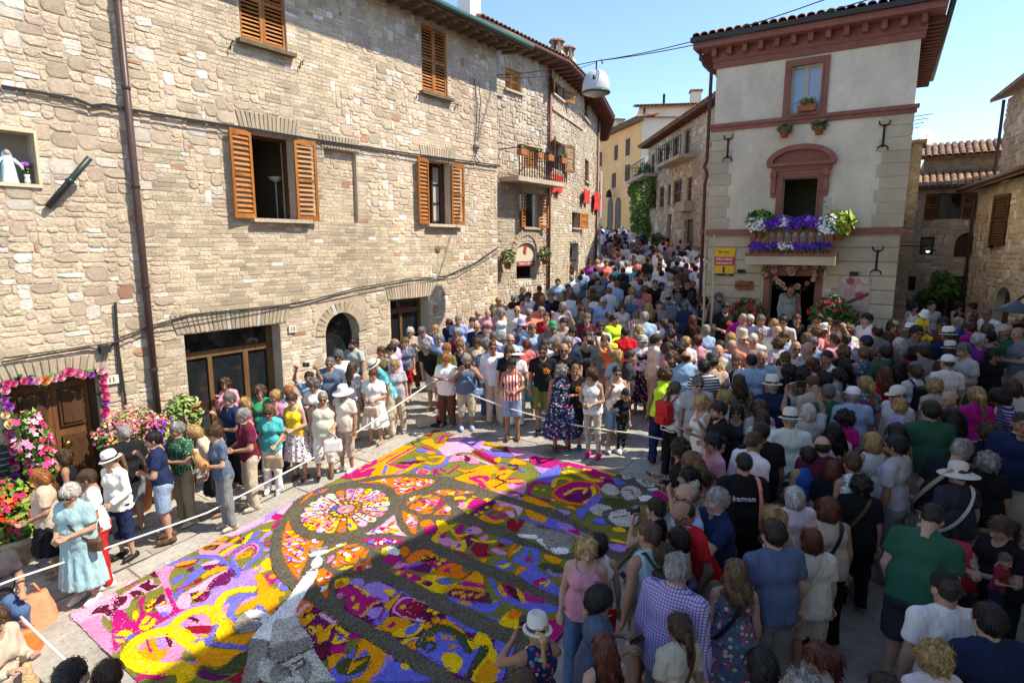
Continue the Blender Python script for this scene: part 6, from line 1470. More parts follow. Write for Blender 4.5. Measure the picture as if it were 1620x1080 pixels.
for dx_, lab, cc in ((-.19, 'white vase with mauve flowers left of the shrine statue', [(.3, .1, .45), (.5, .3, .6)]), (.2, 'white vase with mauve flowers right of the shrine statue', [(.3, .08, .45), (.4, .15, .5)])):
    q = thing('flower_vase', lab, 'vase', Aw(sx_ + dx_, .12, z0), A.rz, 'shrine vases'); MB().lathe([(.03, 0), (.042, .05), (.03, .1), (.045, .14)], 10).build('vase', M_white, q, True); leaves('foliage', q, [(0, 0, .2, .06, .05, .08)], 40, .04, GREEN); blossoms('flowers', q, [(0, 0, .26, .06, .05, .05)], 22, .03, cc)
x, z = A.at(438, 284, .9); t = thing('floor_lamp', 'slim white floor lamp standing inside the large open window', 'floor lamp', Aw(x, .95, 5.2), A.rz); MB().tube([(0, 0, 0), (0, 0, z - 5.22)], .013, 6).build('pole', M_white, t); MB().lathe([(.03, 0), (.1, .04), (.16, .1), (.155, .1), (.09, .05)], 14, (0, 0, z - 5.25)).build('lamp_shade', M_white, t, True); MB().lathe([(.13, 0), (.13, .02), (.02, .03)], 14).build('base', M_white, t)
# bags lying at the lower left
M_or = mat('orange_leather', (.62, .13, .03), rough=.4, n1=(6, .2), bump=(8, .6, .03)); M_orc = mat('orange_canvas', (.66, .24, .13), rough=.9, n1=(8, .15), bump=(8, .8, .04))
def sack(nm, label, px, py, L, W_, H, rz, m):
    t = thing(nm, label, 'bag', G(px, py), R(rz)); b = MB(); n, k = 12, 6; vs = []
    for j in range(k + 1):
        f = j / k; w_ = math.sin(math.pi * (.12 + .8 * f)) ** .6
        for i in range(n): a = 2 * math.pi * i / n; q = 1 + .07 * math.sin(3 * a + j) + rnd.uniform(-.03, .03); vs.append((L / 2 * q * math.copysign(abs(math.cos(a)) ** .6, math.cos(a)) * (1 - .25 * f), W_ / 2 * q * math.copysign(abs(math.sin(a)) ** .6, math.sin(a)) * (1.0 - .65 * f), H * f))
    b.add(vs, [(j * n + i, j * n + (i + 1) % n, (j + 1) * n + (i + 1) % n, (j + 1) * n + i) for j in range(k) for i in range(n)] + [tuple(k * n + i for i in range(n))]); b.build('pouch', m, t, True)
    MB().tube([(-L * .25, 0, H * .95), (-L * .15, .03, H * 1.35), (L * .15, .03, H * 1.35), (L * .25, 0, H * .95)], .014, 6).build('handle', m, t, True)
sack('canvas_bag', 'pale orange canvas bag lying by the rope at lower left', 50, 990, .55, .4, .38, 60, M_orc); sack('leather_bag', 'shiny orange leather bag in front of the canvas bag', 30, 1035, .45, .3, .28, 40, M_or); sack('wicker_bag', 'woven straw basket at the bottom left corner', 25, 1095, .4, .3, .3, 20, mat('wicker', (.42, .3, .15), rough=.8, vor=(60, .3, .006)))
# ---------------------------------------------------------------- people: one continuous surface grown from a posed skeleton
M_skin = mat('skin', (.8, .8, .8), src='obj+tint', rough=.55, n1=(9, .08), spec=.35)
M_hair = mat('hair', (1, 1, 1), src='obj', rough=.5, n1=(22, .5), n2=(80, .5), bump=(48, 1., .016), stretch=(1, 1, .16), spec=.45)
M_cloth = mat('cloth', (1, 1, 1), src='obj', rough=.9, n1=(3, .12), n2=(120, .10), bump=(8, .9, .05, 2), spec=.15, stretch=(1, 1, .45))
M_denim = mat('denim', (1, 1, 1), src='obj', rough=.9, n1=(7, .3), n2=(140, .2), bump=(10, .5, .03), spec=.15)
def pat(name, fn): return mat(name, (1, 1, 1), src='obj', rough=.9, n1=(5, .1), bump=(5, .55, .04, 1), spec=.15, extra=fn)
def _mixc(N, L, f, a, b):
    x = N.new('ShaderNodeMix'); x.data_type = 'RGBA'; L.new(f, x.inputs[0])
    L.new(a, x.inputs[6])
    if isinstance(b, tuple): x.inputs[7].default_value = (*b, 1)
    else: L.new(b, x.inputs[7])
    return x.outputs[2]
def _stripe(axis, freq, other, th=.5):
    def fn(N, L, c, vec, oi, mul, nz, remap):
        s = N.new('ShaderNodeSeparateXYZ'); L.new(vec, s.inputs[0])
        m = N.new('ShaderNodeMath'); m.operation = 'MULTIPLY'; m.inputs[1].default_value = freq; L.new(s.outputs[axis], m.inputs[0])
        k = N.new('ShaderNodeMath'); k.operation = 'FRACT'; L.new(m.outputs[0], k.inputs[0])
        g = N.new('ShaderNodeMath'); g.operation = 'GREATER_THAN'; g.inputs[1].default_value = th; L.new(k.outputs[0], g.inputs[0])
        return _mixc(N, L, g.outputs[0], c, other)
    return fn
def _check(N, L, c, vec, oi, mul, nz, remap):
    for ax, f in ((0, 45), (2, 45)): c = _stripe(ax, f, (.16, .10, .22), .72)(N, L, c, vec, oi, mul, nz, remap)
    return c
def _floral(scale, cols, amt=.5):
    def fn(N, L, c, vec, oi, mul, nz, remap):
        v = N.new('ShaderNodeTexVoronoi'); v.inputs['Scale'].default_value = scale; L.new(vec, v.inputs['Vector'])
        r = N.new('ShaderNodeValToRGB'); r.color_ramp.interpolation = 'CONSTANT'
        r.color_ramp.elements[0].color = (*cols[0], 1); r.color_ramp.elements[1].position = 1 / len(cols); r.color_ramp.elements[1].color = (*cols[1 % len(cols)], 1)
        for i in range(2, len(cols)):
            e = r.color_ramp.elements.new(i / len(cols)); e.color = (*cols[i], 1)
        sp = N.new('ShaderNodeSeparateColor'); L.new(v.outputs['Color'], sp.inputs[0]); L.new(sp.outputs[0], r.inputs[0])
        g = N.new('ShaderNodeMath'); g.operation = 'LESS_THAN'; g.inputs[1].default_value = amt; L.new(v.outputs['Distance'], g.inputs[0])
        return _mixc(N, L, g.outputs[0], c, r.outputs[0])
    return fn
PATS = {'': M_cloth, 'denim': M_denim, 'striped': pat('striped_cloth', _stripe(2, 22, (.03, .04, .09))), 'checked': pat('checked_cloth', _check),
        'floral': pat('floral_cloth', _floral(22, [(.6, .06, .16), (.05, .08, .3), (.55, .5, .4), (.12, .25, .3)], .42)),
        'dotted': pat('dotted_cloth', _floral(30, [(.75, .72, .6), (.7, .68, .5)], .22)), 'pattern': pat('patterned_cloth', _floral(34, [(.08, .07, .07), (.5, .45, .4), (.2, .16, .15)], .4)),
        'red striped': pat('red_striped_cloth', _stripe(0, 16, (.6, .02, .03)))}

def smin(a, b, k):
    h = np.maximum(k - np.abs(a - b), 0) / k
    return np.minimum(a, b) - h * h * k * .25
def smax(a, b, k): return -smin(-a, -b, k)
def rc(p, a, b, ra, rb):          # tapered capsule
    a = np.float32(a); b = np.float32(b); ba = b - a
    t = np.clip(((p - a) @ ba) / max(1e-9, float(ba @ ba)), 0, 1)
    return np.linalg.norm(p - a - t[..., None] * ba, axis=-1) - (ra + (rb - ra) * t)
def el(p, c, r):                  # ellipsoid
    q = (p - np.float32(c)) / np.float32(r); k0 = np.linalg.norm(q, axis=-1); k1 = np.linalg.norm(q / np.float32(r), axis=-1)
    return k0 * (k0 - 1) / np.maximum(k1, 1e-6)
def nets(f, lo, hi, h):           # surface nets: zero set of f as quads
    n = [int(math.ceil((hi[i] - lo[i]) / h)) + 1 for i in range(3)]
    ax = [np.float32(lo[i]) + np.arange(n[i], dtype=np.float32) * np.float32(h) for i in range(3)]
    pts = np.stack(np.meshgrid(*ax, indexing='ij'), -1)
    v = f(pts); s = v < 0
    cs = [(i, j, k) for i in (0, 1) for j in (0, 1) for k in (0, 1)]
    sl_ = lambda a, o: a[o[0]:n[0] - 1 + o[0], o[1]:n[1] - 1 + o[1], o[2]:n[2] - 1 + o[2]]
    cnt = sum(sl_(s, o).astype(np.int8) for o in cs); act = (cnt > 0) & (cnt < 8)
    I = np.argwhere(act); idx = np.full(act.shape, -1, np.int32); idx[act] = np.arange(len(I))
    cv = np.stack([v[I[:, 0] + o[0], I[:, 1] + o[1], I[:, 2] + o[2]] for o in cs], 1)
    pos = np.zeros((len(I), 3), np.float32); c = np.zeros(len(I), np.float32); co = np.float32(cs)
    for a in range(8):
        for b in range(a + 1, 8):
            if np.abs(co[a] - co[b]).sum() != 1: continue
            m = (cv[:, a] < 0) != (cv[:, b] < 0)
            t = np.where(m, cv[:, a] / np.where(m, cv[:, a] - cv[:, b], 1), 0)[:, None]
            pos += np.where(m[:, None], co[a] + (co[b] - co[a]) * t, 0); c += m
    V = np.float32(lo) + (I + pos / c[:, None]) * np.float32(h)
    F = []
    for d in range(3):
        e1, e2 = [(1, 2), (2, 0), (0, 1)][d]
        A = [slice(1, n[i] - 1) for i in range(3)]; A[d] = slice(0, n[d] - 1); B = list(A); B[d] = slice(1, n[d])
        sa, sb = s[tuple(A)], s[tuple(B)]; E = np.argwhere(sa != sb)
        if not len(E): continue
        g = E.copy()
        for i in range(3):
            if i != d: g[:, i] += 1
        def cell(o1, o2):
            q = g.copy(); q[:, e1] += o1; q[:, e2] += o2; return idx[q[:, 0], q[:, 1], q[:, 2]]
        Q = np.stack([cell(-1, -1), cell(0, -1), cell(0, 0), cell(-1, 0)], 1)
        fl = sb[tuple(E.T)]; Q[fl] = Q[fl][:, ::-1]; F.append(Q)
    return V, np.concatenate(F)

# poses: (upper arm, forearm) directions for left (-x) and right (+x) hands given for the right side; mirrored unless two are listed
POSES = {
    'stand': dict(arms=[((.16, -.03, -1), (.06, .22, -1))]), 'walk': dict(arms=[((.14, .3, -1), (.02, .5, -.9)), ((.15, -.35, -1), (.08, -.05, -1))], stride=.2),
    'clasp': dict(arms=[((.22, .12, -1), (-.55, .75, -.1))], nod=20), 'photo': dict(arms=[((.42, .75, -.55), (-.62, .15, .8))], nod=4),
    'phone': dict(arms=[((.2, .2, -.95), (-.4, .8, .35))], nod=24), 'raise': dict(arms=[((.35, .55, .75), (-.25, .35, .95))], nod=-4),
    'cross': dict(arms=[((.22, .22, -.95), (-.95, .45, .12))], nod=8), 'hip': dict(arms=[((.16, -.03, -1), (.06, .22, -1)), ((.75, -.3, -.7), (-.72, .45, -.5))]),
    'chin': dict(arms=[((.25, .25, -.95), (-.9, .5, 0)), ((.12, .35, -.95), (-.25, .45, .9))], nod=12),
    'bag': dict(arms=[((.18, .05, -1), (-.25, .8, -.35)), ((.15, -.03, -1), (.05, .2, -1))], nod=14), 'lean': dict(arms=[((.16, .1, -1), (-.2, .55, -.7))], lean=24, nod=22),
    'point': dict(arms=[((.15, -.03, -1), (.05, .25, -1)), ((.5, .75, -.25), (.15, .95, .2))]), 'carry': dict(arms=[((.2, .25, -.95), (-.75, .7, .05))], nod=16),
    'sit': dict(arms=[((.2, .35, -.95), (-.25, .9, -.15))], lean=14, nod=16, sit=1)}
BUILDS = {'m': dict(sw=.185, ch=.118, wa=.108, hi=.112, lim=1., hw=.088), 'f': dict(sw=.158, ch=.104, wa=.094, hi=.122, lim=.86, hw=.09),
          'w': dict(sw=.168, ch=.128, wa=.13, hi=.145, lim=1.02, hw=.095), 'b': dict(sw=.19, ch=.135, wa=.145, hi=.132, lim=1.1, hw=.09),
          'k': dict(sw=.15, ch=.098, wa=.095, hi=.1, lim=.82, hw=.075)}
def skel(bd, pose):
    B = BUILDS[bd]; p = POSES[pose]; L = R(p.get('lean', 3)); c, s = math.cos(L), math.sin(L)
    def T(q):
        x, y, z = q; z -= .93; return np.float32((x, y * c + z * s, .93 - y * s + z * c))
    def D(d): return np.float32((d[0], d[1] * c + d[2] * s, -d[1] * s + d[2] * c))
    K = dict(T=T, B=B, head=T((0, .012, 1.605)), nod=R(p.get('nod', 6)) + L * .6, c=c, s=s)
    ar = p['arms']; ar = [ar[0], ar[-1]]
    for sd, (u, f) in zip((-1, 1), ar):
        sh = T((sd * B['sw'], -.008, 1.395)); u = D((u[0] * sd, u[1], u[2])); f = D((f[0] * sd, f[1], f[2]))
        u /= np.linalg.norm(u); f /= np.linalg.norm(f); e = sh + u * .285; w_ = e + f * .25
        K['arm', sd] = (sh, e, w_, f)
    st = p.get('stride', 0.)
    for sd in (-1, 1):
        h = (sd * B['hw'], 0, .9)
        if p.get('sit'): K['leg', sd] = (h, (sd * .12, .42, .82), (sd * .12, .4, .42)); continue
        K['leg', sd] = (h, (sd * (B['hw'] + .006), .02 + sd * st * .5, .49), (sd * (B['hw'] + .016), -.02 + sd * st - (st * .3 if st else 0), .085))
    return K
def torso(p, K, g=0., k=.045, arms=None):   # g: clothing clearance
    B = K['B']; T = K['T']; d = rc(p, T((-.055, .01, 1.295)), T((.055, .01, 1.295)), B['ch'] + g, B['ch'] + g)
    wl = .045 if B['wa'] > .1 else .03
    d = smin(d, rc(p, T((-wl, .008, 1.11)), T((wl, .008, 1.11)), B['wa'] + g, B['wa'] + g), k)
    d = smin(d, rc(p, (-.055, -.005, .95), (.055, -.005, .95), B['hi'] - .008 + g, B['hi'] - .008 + g), k)
    for s in (-1, 1): d = smin(d, rc(p, T((s * .04, -.012, 1.43)), T((s * B['sw'] * .9, -.008, 1.398)), .058 + g, .054 + g), .05)
    d = smin(d, rc(p, T((0, -.005, 1.40)), T((0, .002, 1.53)), .074 + g, .05 + g * .3), .05)
    if B['sw'] < .17 and B['lim'] > .83:
        for s in (-1, 1): d = smin(d, el(p, T((s * .062, .085, 1.265)), (.056 + g, .05 + g, .058 + g)), .035)
    if B['wa'] > .125: d = smin(d, el(p, T((0, .06, 1.07)), (.13 + g, .105 + g, .13 + g)), .05)
    for s in (-1, 1): d = smin(d, el(p, (s * .065, -.055, .9), (.085 + g, .085 + g, .1 + g)), .04)
    return d
def arm(p, K, s, g=0., g2=None, upto=2.):
    l = K['B']['lim']; sh, e, w_, f = K['arm', s]; g2 = g if g2 is None else g2
    if upto <= 1: return rc(p, sh, sh + (e - sh) * upto, .054 * l + g, .047 * l + g2)
    d = rc(p, sh, e, .054 * l + g, .042 * l + g); d = smin(d, rc(p, e, w_, .043 * l + g, .029 * l + g2), .02)
    return smin(d, rc(p, e + f * .03, e + f * .1, .04 * l + g, .04 * l + g), .02)
def leg(p, K, s, g=0., g2=None, full=True):
    l = K['B']['lim'] * .5 + .5; h, kn, an = (np.float32(q) for q in K['leg', s]); g2 = g if g2 is None else g2
    d = rc(p, h, kn, .088 * l + g, .057 * l + g2)
    if full:
        d = smin(d, rc(p, kn, an, .055 * l + g, .036 * l + g2), .03)
        m = kn + (an - kn) * .3; d = smin(d, el(p, m + np.float32((0, -.022, 0)), (.05 * l + g, .052 * l + g, .12)), .03)
    return d
def headf(p):                     # head about its own centre, facing +y
    d = el(p, (0, -.010, .022), (.077, .097, .098))
    d = smin(d, el(p, (0, .02, -.045), (.06, .07, .085)), .03); d = smin(d, rc(p, (-.018, .066, -.105), (.018, .066, -.105), .022, .022), .025)
    for s in (-1, 1):
        d = smin(d, el(p, (s * .043, .05, -.028), (.028, .03, .032)), .02)
        d = smin(d, rc(p, (s * .014, .089, .026), (s * .046, .07, .024), .010, .008), .012)
        d = smax(d, -el(p, (s * .031, .1, .004), (.019, .016, .012)), .008)
        d = smin(d, el(p, (s * .031, .0765, .004), (.0135, .0135, .0115)), .003)
        d = smin(d, el(p, (s * .08, -.008, -.008), (.010, .021, .033)), .008)
        d = smin(d, el(p, (s * .011, .098, -.036), (.010, .011, .009)), .008)
    d = smin(d, rc(p, (0, .09, .012), (0, .112, -.03), .009, .0125), .012)
    d = smin(d, el(p, (0, .088, -.064), (.024, .012, .007)), .006); d = smin(d, el(p, (0, .087, -.075), (.021, .012, .0075)), .006)
    return smin(d, rc(p, (0, -.02, -.07), (0, -.03, -.19), .052, .054), .03)
def head_tint(V):
    t = np.ones((len(V), 3), np.float32); ax = np.abs(V[:, 0])
    lip = (el(V, (0, .094, -.0695), (.026, .016, .0125)) < 0); t[lip] = (.85, .5, .5)
    br = (np.abs(V[:, 2] - .03 + (ax - .03) * .1) < .0065) & (ax > .012) & (ax < .052) & (V[:, 1] > .06); t[br] = (.3, .24, .2)
    q = V - np.float32((0, .0765, .004)); ey = (((ax - .031) / .0155) ** 2 + (q[:, 2] / .0085) ** 2 < 1) & (V[:, 1] > .075)
    t[ey] = (1.1, 1.2, 1.3); ir = ey & ((ax - .031) ** 2 + q[:, 2] ** 2 < .0075 ** 2); t[ir] = (.09, .08, .08)
    ck = el(V, (0, .06, -.03), (.075, .05, .03)) < 0; t[ck & ~lip & ~ey] *= (1.05, .9, .88)
    return t
_HEAD = None
def head_mesh():
    global _HEAD
    if _HEAD is None:
        V, F = nets(headf, (-.11, -.13, -.2), (.11, .15, .14), .0075); _HEAD = (V, F, head_tint(V))
    return _HEAD
def handf(curl):
    fs = []
    for i, (x, l) in enumerate(((-.030, .058), (-.010, .074), (.010, .08), (.030, .07))):
        a = np.float32((x, 0, -.085)); d1 = np.float32((x * .6, curl * 1., -1)); d1 /= np.linalg.norm(d1); b = a + d1 * l * .5
        d2 = np.float32((0, .25 + curl * 2.2, -1 + curl * .9)); d2 /= np.linalg.norm(d2); fs.append((a, b, b + d2 * l * .5))
    def f(p):
        d = el(p, (0, -.002, -.05), (.042, .017, .05)); d = smin(d, rc(p, (0, 0, .01), (0, 0, -.03), .026, .024), .02)
        for a, b, c in fs: d = smin(d, np.minimum(rc(p, a, b, .0105, .0095), rc(p, b, c, .0095, .008)), .006)
        d = smin(d, rc(p, (.03, .004, -.03), (.056, .018, -.062), .014, .011), .012)
        return smin(d, rc(p, (.056, .018, -.062), (.05 - curl * .02, .03, -.09), .0105, .009), .006)
    return f
_HANDS = {}
def hand_mesh(curl):
    if curl not in _HANDS: _HANDS[curl] = nets(handf(curl), (-.07, -.04, -.19), (.09, .13, .05), .0078)
    return _HANDS[curl]
def head_matrix(K, yaw): return Matrix.Translation(Vector([float(q) for q in K['head']])) @ Matrix.Rotation(-R(yaw), 4, 'Z') @ Matrix.Rotation(-K['nod'], 4, 'X')
CACHE = {}
def body_mesh(bd, pose, yaw, hs):
    key = ('body', bd, pose, yaw)
    if key in CACHE: return CACHE[key]
    K = skel(bd, pose)
    def f(p):
        d = torso(p, K)
        for s in (-1, 1):
            d = smin(d, leg(p, K, s), .03); an = np.float32(K['leg', s][2])
            d = smin(d, rc(p, an + np.float32((0, -.02, -.03)), an + np.float32((0, .15, -.055)), .038, .026), .02)
            d = smin(d, arm(p, K, s), .012)
        return d
    V, F = nets(f, (-.62, -.42, -.02), (.62, .72, 2.02), .026)
    T = np.ones((len(V), 3), np.float32)
    Hm = np.array(head_matrix(K, yaw)); hv, hf, ht = head_mesh()
    parts = [(V, F, T), (hv * hs @ Hm[:3, :3].T + Hm[:3, 3], hf, ht)]
    for s in (-1, 1):
        sh, e, w_, fd = K['arm', s]; gv, gf = hand_mesh(.75 if pose in ('phone', 'photo', 'raise', 'bag', 'clasp', 'chin', 'cross') else .28)
        z = -Vector([float(q) for q in fd]); x = Vector((-s * .9, .5, .1)); x = (x - z * x.dot(z)).normalized(); y = z.cross(x)
        m = np.array([[x[i], y[i], z[i]] for i in range(3)], np.float32)
        hvv = gv * np.float32((1 if s < 0 else 1, 1, 1)); ff = gf
        if s > 0: x = -x; m = np.array([[x[i], y[i], z[i]] for i in range(3)], np.float32); ff = gf[:, ::-1]
        parts.append((hvv * (.8 + .2 * K['B']['lim']) @ m.T + (w_ + fd * .005), ff, np.ones((len(gv), 3), np.float32)))
    o = 0; vs, fs, ts = [], [], []
    for v, ff, t in parts: vs.append(v); fs.append(ff + o); ts.append(t); o += len(v)
    me = np_mesh('person', np.concatenate(vs), np.concatenate(fs), M_skin, True, np.concatenate(ts))
    CACHE[key] = me; return me
def folds(p, sd, a=.005):
    x, y, z = p[..., 0], p[..., 1], p[..., 2]
    w = 2.2 * np.sin(6 * x + 5 * z + sd) + 1.5 * np.sin(11 * z - 7 * y + sd); return a * (1.5 - 2.4 * np.abs(np.sin(13 * x + 9 * z + w + sd)) ** .6 + np.sin(-17 * x + 21 * z + 14 * y + w) * .8 + .6 * np.sin(38 * y + 9 * z - sd)) * .75
def garment(kind, bd, pose):
    key = (kind, bd, pose)
    if key in CACHE: return CACHE[key]
    K = skel(bd, pose); B = K['B']; T = K['T']; sd = len(CACHE) * 1.7 % 6
    up = lambda p: (p - np.float32((0, 0, .93))) @ np.float32((0, K['s'], K['c'])) + .93   # height along the leaning trunk
    if kind in ('tee', 'polo', 'shirt', 'tank', 'blouse', 'dress', 'gown'):
        sl_ = {'tee': .66, 'polo': .66, 'shirt': 2, 'blouse': .75}.get(kind, 0); hem = {'shirt': .82, 'blouse': .80, 'dress': .55, 'gown': .3}.get(kind, .86)
        g = .024 if kind in ('blouse', 'dress', 'gown') else .017
        def f(p):
            h = up(p); pd = p - np.minimum(h - .955, 0)[..., None] * np.float32((0, K['s'], K['c'])); d = torso(pd, K, g)   # cloth falls straight below the waist
            lo = rc(pd, T((-.05, .012, 1.05)), T((.05, .012, 1.05)), max(B['wa'], B['hi'] * .9) + g, max(B['wa'], B['hi'] * .9) + g)
            d = smin(d, lo, .06)
            if hem < .6:
                z = p[..., 2]; r = np.clip(B['hi'] + .09 + (.95 - z) * .2, 0, .4); th = np.arctan2(p[..., 0], p[..., 1])
                q = (np.sqrt(p[..., 0] ** 2 + (p[..., 1] * 1.25) ** 2) - r - .012 * np.cos(11 * th) * np.clip((.95 - z) * 3, 0, 1)) * .8
                d = smin(d, np.maximum(q, z - .98), .05)
            d = d + folds(p, sd, .008 if kind != 'polo' else .005) * np.clip(1.5 - h, .15, .8)
            if sl_:
                for s in (-1, 1):
                    a = arm(p, K, s, .016 if kind != 'blouse' else .024, .024 if sl_ < 1 else .018, sl_) + folds(p, sd + 2, .004)
                    if sl_ <= 1:
                        sh, e, _, _ = K['arm', s]; u = (e - sh) / .285; a = np.maximum(a, (p - sh) @ u - .285 * sl_)
                    else:
                        _, e, w_, fd = K['arm', s]; a = np.maximum(a, (p - w_) @ fd)
                    d = smin(d, a, .03)
            else:
                for s in (-1, 1): d = smax(d, .088 - np.linalg.norm(p - T((s * (B['sw'] + .02), 0, 1.42)), axis=-1), .015)
            nk = .085 if kind in ('tank', 'dress', 'gown') else .066
            d = smax(d, -rc(p, T((0, .035 if kind != 'tank' else .06, 1.47)), T((0, .05, 1.7)), nk, nk + .05), .01)
            if kind in ('polo', 'shirt'):
                q = np.abs(rc(p, T((0, .0, 1.44)), T((0, .012, 1.6)), .064, .062)) - .008
                hh = up(p); q = np.maximum(q, np.maximum(1.455 - hh, hh - 1.51 + .12 * p[..., 1])); d = np.minimum(d, q)
            return np.maximum(d, hem - h)
        lo, hi = (-.62, -.45, hem - .05), (.62, .72, 1.62)
        if not sl_: lo, hi = (-.34, -.36, hem - .05), (.34, .62, 1.56)
        if sl_ > 1 or pose == 'raise': hi = (.62, .72, 2.02); lo = (-.62, -.45, .5)
        if hem < .6: lo = (-.42, -.4, hem - .05)
    elif kind in ('trousers', 'shorts', 'capri', 'leggings'):
        g, g2, cut = {'trousers': (.014, .034, .05), 'shorts': (.02, .04, .5), 'capri': (.013, .028, .3), 'leggings': (.006, .008, .12)}[kind]
        def f(p):
            d = rc(p, (-.055, -.005, .955), (.055, -.005, .955), B['hi'] + .002, B['hi'] + .002)
            for s in (-1, 1):
                d = smin(d, leg(p, K, s, g, g2, cut < .45), .03); d = smin(d, el(p, (s * .065, -.055, .9), (.097, .097, .11)), .04)
            d = d + folds(p, sd, .005 if g > .01 else .001); z = p[..., 2]
            if pose != 'sit': d = np.maximum(d, cut - z)
            return np.maximum(d, z - 1.0 + 0 * z)
        lo, hi = (-.3, -.45, cut - .05), (.3, .5, 1.06)
        if pose == 'sit': lo, hi = (-.34, -.4, .3), (.34, .62, 1.06)
    else:                          # skirt, long_skirt
        hem = .42 if kind == 'skirt' else .26
        def f(p):
            z = p[..., 2]; th = np.arctan2(p[..., 0], p[..., 1])
            r = np.clip(B['hi'] + .045 + (1.02 - z) * (.2 if kind == 'skirt' else .13), 0, .45) + (.016 * np.cos(13 * th) + .006 * np.cos(29 * th)) * np.clip((1.0 - z) * 3, 0, 1)
            q = (np.sqrt(p[..., 0] ** 2 + (p[..., 1] * 1.25) ** 2) - r) * .8
            return np.maximum(np.maximum(q, z - 1.03), hem - z)
        lo, hi = (-.46, -.4, hem - .05), (.46, .4, 1.08)
    V, F = nets(f, lo, hi, .023)
    me = np_mesh(kind, V, F, M_cloth); CACHE[key] = me; return me
def hairf(style):
    def f(p):
        x, y, z = p[..., 0], p[..., 1], p[..., 2]; lk = .0035 * (np.sin(70 * x + 20 * z) + np.sin(55 * y + 35 * z + 40 * x))
        line = (-.012 + .95 * y - z) / 1.38 - .02 * np.clip(np.abs(x) - .06, 0, .03)
        if style in ('short', 'pixie', 'crop', 'pony', 'bun', 'ring'):
            g = {'crop': .004, 'ring': .006, 'pixie': .02}.get(style, .011)
            d = el(p, (0, -.012 - g * .4, .026 + g * .3), (.079 + g, .099 + g, .1 + g)) + lk * (.5 if g < .008 else 1.2 if style == 'pixie' else .8)
            d = smax(d, line - (.014 if style == 'pixie' else 0), .012); d = smax(d, -.092 - z, .01)
            if style == 'ring': d = smax(d, z - .035 + .25 * (y + .05), .01)
            if style == 'bun': d = smin(d, el(p, (0, -.105, .062), (.045, .04, .04)) + lk, .012)
            if style == 'pony':
                t = smin(rc(p, (0, -.1, .03), (0, -.145, .0), .026, .03), rc(p, (0, -.145, .0), (.01, -.125, -.27), .032, .012), .02); d = smin(d, t + lk, .012)
            return d
        if style == 'curly':
            n = .010 * (np.sin(62 * x + 1) * np.sin(58 * y) + np.sin(66 * z) * np.sin(49 * x + 2) + np.sin(60 * y + 40 * z) * .7)
            d = el(p, (0, -.026, .022), (.115, .118, .118)) + n; d = smax(d, -el(p, (0, .115, -.04), (.066, .105, .098)), .015)
            return smax(d, -.13 - z, .02)
        d = el(p, (0, -.016, .026), (.094, .112, .11)) + lk
        d = smin(d, el(p, (0, -.035, -.045), (.1, .086, .1 if style == 'bob' else .12)) + lk, .03)
        if style == 'long':
            d = smin(d, el(p, (0, -.075, -.17), (.105, .05, .2)) + lk * 2, .04)
        if style == 'wavy':
            d = smin(d, el(p, (0, -.07, -.16), (.125, .065, .17)) + lk * 3.5, .04)
        d = smax(d, -el(p, (0, .112, -.05), (.06, .1, .115)), .012)
        if style == 'bob': d = smax(d, -.125 - z - .15 * y, .012)
        return d
    return f
def strands(V, F, style):          # locks lying over the hair surface, so that its outline breaks up
    r = np.random.default_rng(len(style)); q = V[F]; nf = np.cross(q[:, 2] - q[:, 0], q[:, 3] - q[:, 1]); nf /= np.maximum(np.linalg.norm(nf, axis=1), 1e-9)[:, None]; c = q.mean(1)
    out = (nf * (c - np.float32((0, -.02, .02)))).sum(1) > .02; ids = np.flatnonzero(out); n = {'ring': 160, 'crop': 220, 'short': 420}.get(style, 620); ids = ids[r.integers(0, len(ids), n)]
    p = c[ids]; nn = nf[ids]; d = np.float32((0, -.35, -1)) + r.normal(size=(n, 3)) * (1.0 if style == 'curly' else .3); d -= nn * (d * nn).sum(1)[:, None]; d /= np.linalg.norm(d, axis=1)[:, None]; s = np.cross(nn, d)
    L = {'crop': .02, 'ring': .025, 'short': .045, 'pixie': .06, 'curly': .05}.get(style, .09) * (.6 + .8 * r.random(n))[:, None]; w = .0045 * (.7 + .8 * r.random(n))[:, None]; lift = .004 + .007 * r.random(n)[:, None]; vs = []
    for t, k in ((0, .3), (.5, 1.), (1, .25)):
        m = p + d * L * t + nn * (lift * (1 - (2 * t - 1) ** 2 * .7) + .002) - nn * (L * t) ** 2 * 3.5; vs += [m - s * w * k, m + s * w * k]
    vs = np.stack(vs, 1).reshape(-1, 3); b = len(V) + 6 * np.arange(n)[:, None]; f = np.concatenate([b + np.array([0, 1, 3, 2]), b + np.array([2, 3, 5, 4])])
    return np.concatenate([V, vs.astype(np.float32)]), np.concatenate([F, f.astype(np.int32)])
def hair_mesh(style, loose=True):
    k = ('hair', style, loose)
    if k not in CACHE:
        V, F = nets(hairf(style), (-.16, -.2, -.42 if style in ('long', 'wavy', 'pony') else -.17), (.16, .14, .17), .0085); CACHE[k] = np_mesh('hair', *(strands(V, F, style) if loose else (V, F)), M_hair)
    return CACHE[k]
M_hat = mat('hat_straw', (1, 1, 1), src='obj', rough=.85, n1=(60, .12), n2=(200, .12), bump=(160, .5, .004))
M_dark = mat('dark_plastic', (.012, .012, .014), rough=.25, spec=.5)
M_shoe = mat('shoe', (1, 1, 1), src='obj', rough=.6, n1=(20, .1))
